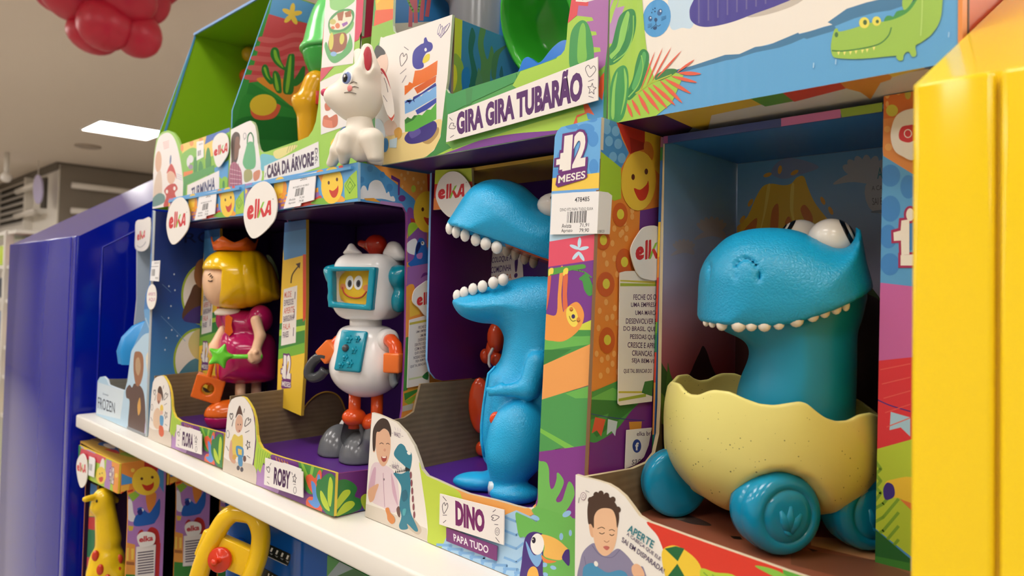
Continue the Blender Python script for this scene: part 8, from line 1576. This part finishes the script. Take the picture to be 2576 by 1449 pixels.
# steering wheel toy
def wheel_toy():
    Y0 = .360; o = PY(Y0).at(556, 1395); zf = ZL+.0013; t = thing('toy_steering_wheel', 'blue toy dashboard with a big yellow steering wheel and red horn knob', 'toy dashboard', (o.x+.1, o.y+.05, zf))
    YW, BD, RD = C('#eec21a', 'gloss'), C('#0f57b0', 'gloss'), C('#da3a1e', 'gloss')
    pl = Plane((o.x, Y0+.004, o.z), (.62, -.78, .12)); P = [pl.at(u, v) for u, v in smooth([(609, 1290), (640, 1300), (656, 1340), (652, 1390), (636, 1440), (608, 1500), (568, 1560), (530, 1580), (500, 1550), (494, 1490), (506, 1430), (530, 1370), (560, 1315), (585, 1292)], 4)]
    m_ = MB(); m_.tube(P, .0105, YW, 14, closed=True); m_.build('wheel_rim', t)
    hub = pl.at(566, 1392); n = pl.n; ux = (pl.at(600, 1408)-pl.at(525, 1375)).normalized(); uz = n.cross(ux)
    m_ = MB(); m_.rbox(hub-n*.006, (ux, uz, n), (.034, .0155, .008), .003, YW); m_.build('spoke', t)
    m_ = MB(); k = pl.at(561, 1404)+n*.002; m_.lathe(k, n, [(.010, 0), (.0135, .003), (.0140, .006), (.0125, .0085), (.004, .007), (.0025, .016), (.004, .018), (.001, .0195)], RD, 26); m_.build('horn_knob', t)
    m_ = MB(); m_.tube([hub-n*.012, hub-n*.05], .010, BD, 14); m_.build('column', t)
    # dashboard body: rounded block behind the wheel
    fr = Frame(((pl.at(690, 1400)-n*.050).x, (pl.at(690, 1400)-n*.050).y, 0), a=(.83, .55, 0)); z1 = fr.l(660, 1322)[1]; m_ = MB()
    top = ZS-.0235-.006; zc = (top+zf)/2; hx = .088
    mould(m_, fr, lambda p: smin(d_box(p, (.006, .004, zc), (hx, .022, (top-zf)/2-.002), .016), d_box(p, (.060, .0, zc-.01), (.045, .030, (top-zf)/2-.012), .020), .012), (-.10, -.05, zf-.004), (.125, .05, top+.006), .0032, BD); m_.build('dashboard', t)
    for (a, b, c, d) in (((640, 1352), (735, 1396), (724, 1424), (628, 1378)), ((655, 1425), (720, 1460), (712, 1490), (648, 1455))):
        q4 = [fr.P(u, v, -.0185) for u, v in (a, b, c, d)]; m_ = MB(); m_.prism(q4, fr.b*.004, C('#1c2024', 'gloss'))
        Lp = lambda x, y: (q4[0]*(1-x)+q4[1]*x)*(1-y)+(q4[3]*(1-x)+q4[2]*x)*y
        for k in range(5):
            x = .34+k*.14; m_.add([Lp(x, .15)-fr.b*.0006, Lp(x+.045, .15)-fr.b*.0006, Lp(x+.045, .5)-fr.b*.0006, Lp(x, .5)-fr.b*.0006], [[0, 1, 2, 3]], C('#e9e6dc'))
            m_.add([Lp(x, .62)-fr.b*.0006, Lp(x+.09, .60)-fr.b*.0006, Lp(x+.07, .74)-fr.b*.0006], [[0, 1, 2]], C('#9a9a98'))
        m_.add([Lp(.02, .93)-fr.b*.0006, Lp(.98, .93)-fr.b*.0006, Lp(.98, 1)-fr.b*.0006, Lp(.02, 1)-fr.b*.0006], [[0, 1, 2, 3]], C('#b9bcc0')); m_.build('gauge_panel', t)
wheel_toy()
# green box beside the dashboard
def green_box():
    F0 = PY(.40); a = F0.at(830, 1430); t = thing('toy_box', 'green and grey toy box right of the blue dashboard on the lower shelf', 'toy box', (a.x+.08, .46, ZL)); x0, x1 = F0.at(822, 1449).x, F0.at(925, 1449).x; zt = ZS-.05
    m_ = MB(); m_.box((x0, .40, ZL+.0005), (x1, .56, zt), C('#2f7a3a')); f = Face(m_, F0); f.area([px((x0, .40, zt)), px((x1, .40, zt)), px((x1, .40, ZL)), px((x0, .40, ZL))]); f.p('#2f7a3a', (780, 1380), (1100, 1380), (1100, 1700), (780, 1700)); f.p('#7f9098', (824, 1449), (858, 1408), (900, 1425), (848, 1449), (840, 1500), (800, 1500)); f.p('#1d5a2a', (848, 1449), (890, 1432), (920, 1449), (920, 1520), (850, 1520)); m_.build('carton', t)
green_box()

# ------------------------------------------------------------------ store rack far behind at the left edge
RP = PY(.95); xr = RP.at(31, 900).x
t = thing('store_rack', 'white metal store rack at the far left edge behind the blue unit', 'rack', (xr-.8, 1.15, FL)); WM = C('#dcd8d0', 'satin')
for x in (RP.at(14, 800).x, xr-1.7):
    for y in (.95, 1.35): m_ = MB(); m_.box((x-.025, y-.02, FL), (x+.025, y+.02, RP.at(14, 582).z), WM); m_.build('upright', t)
xu = RP.at(14, 800).x; zr_ = [RP.at(10, v).z for v in (584, 668, 752, 868, 942, 1040, 1250)]
for z in zr_: m_ = MB(); m_.box((xr-1.7, .94, z-.02), (xr+.02, 1.36, z), WM); m_.build('shelf', t)
cols = [('#c23a2e', 'red'), ('#2a3a4a', 'dark blue'), ('#7a4a3a', 'brown'), ('#3a6a9a', 'blue'), ('#d8b08a', 'beige'), ('#e2c22e', 'yellow'), ('#b8cf3c', 'lime')]
rows = ['top', 'second', 'third', 'fourth', 'fifth', 'sixth']
for r in range(6):
    z = zr_[r+1]; h = zr_[r]-z-.05
    for k in range(3):
        c, nm = cols[(r*2+k*3) % 7] if r < 3 else cols[(4 + (r+k) % 3)]
        x = xr-.03-k*.24; m_ = MB(); m_.rbox((x-.10, 1.10, z+h*.42+.001), ((1, 0, 0), (0, 1, 0), (0, 0, 1)), (.10, .12, h*.42), .012, C(c, 'card')); m_.build('carton', None, '%s carton on the %s shelf of the far rack, %s from the right' % (nm, rows[r], ('first', 'second', 'third')[k]) , 'carton', 'cartons on the far rack')
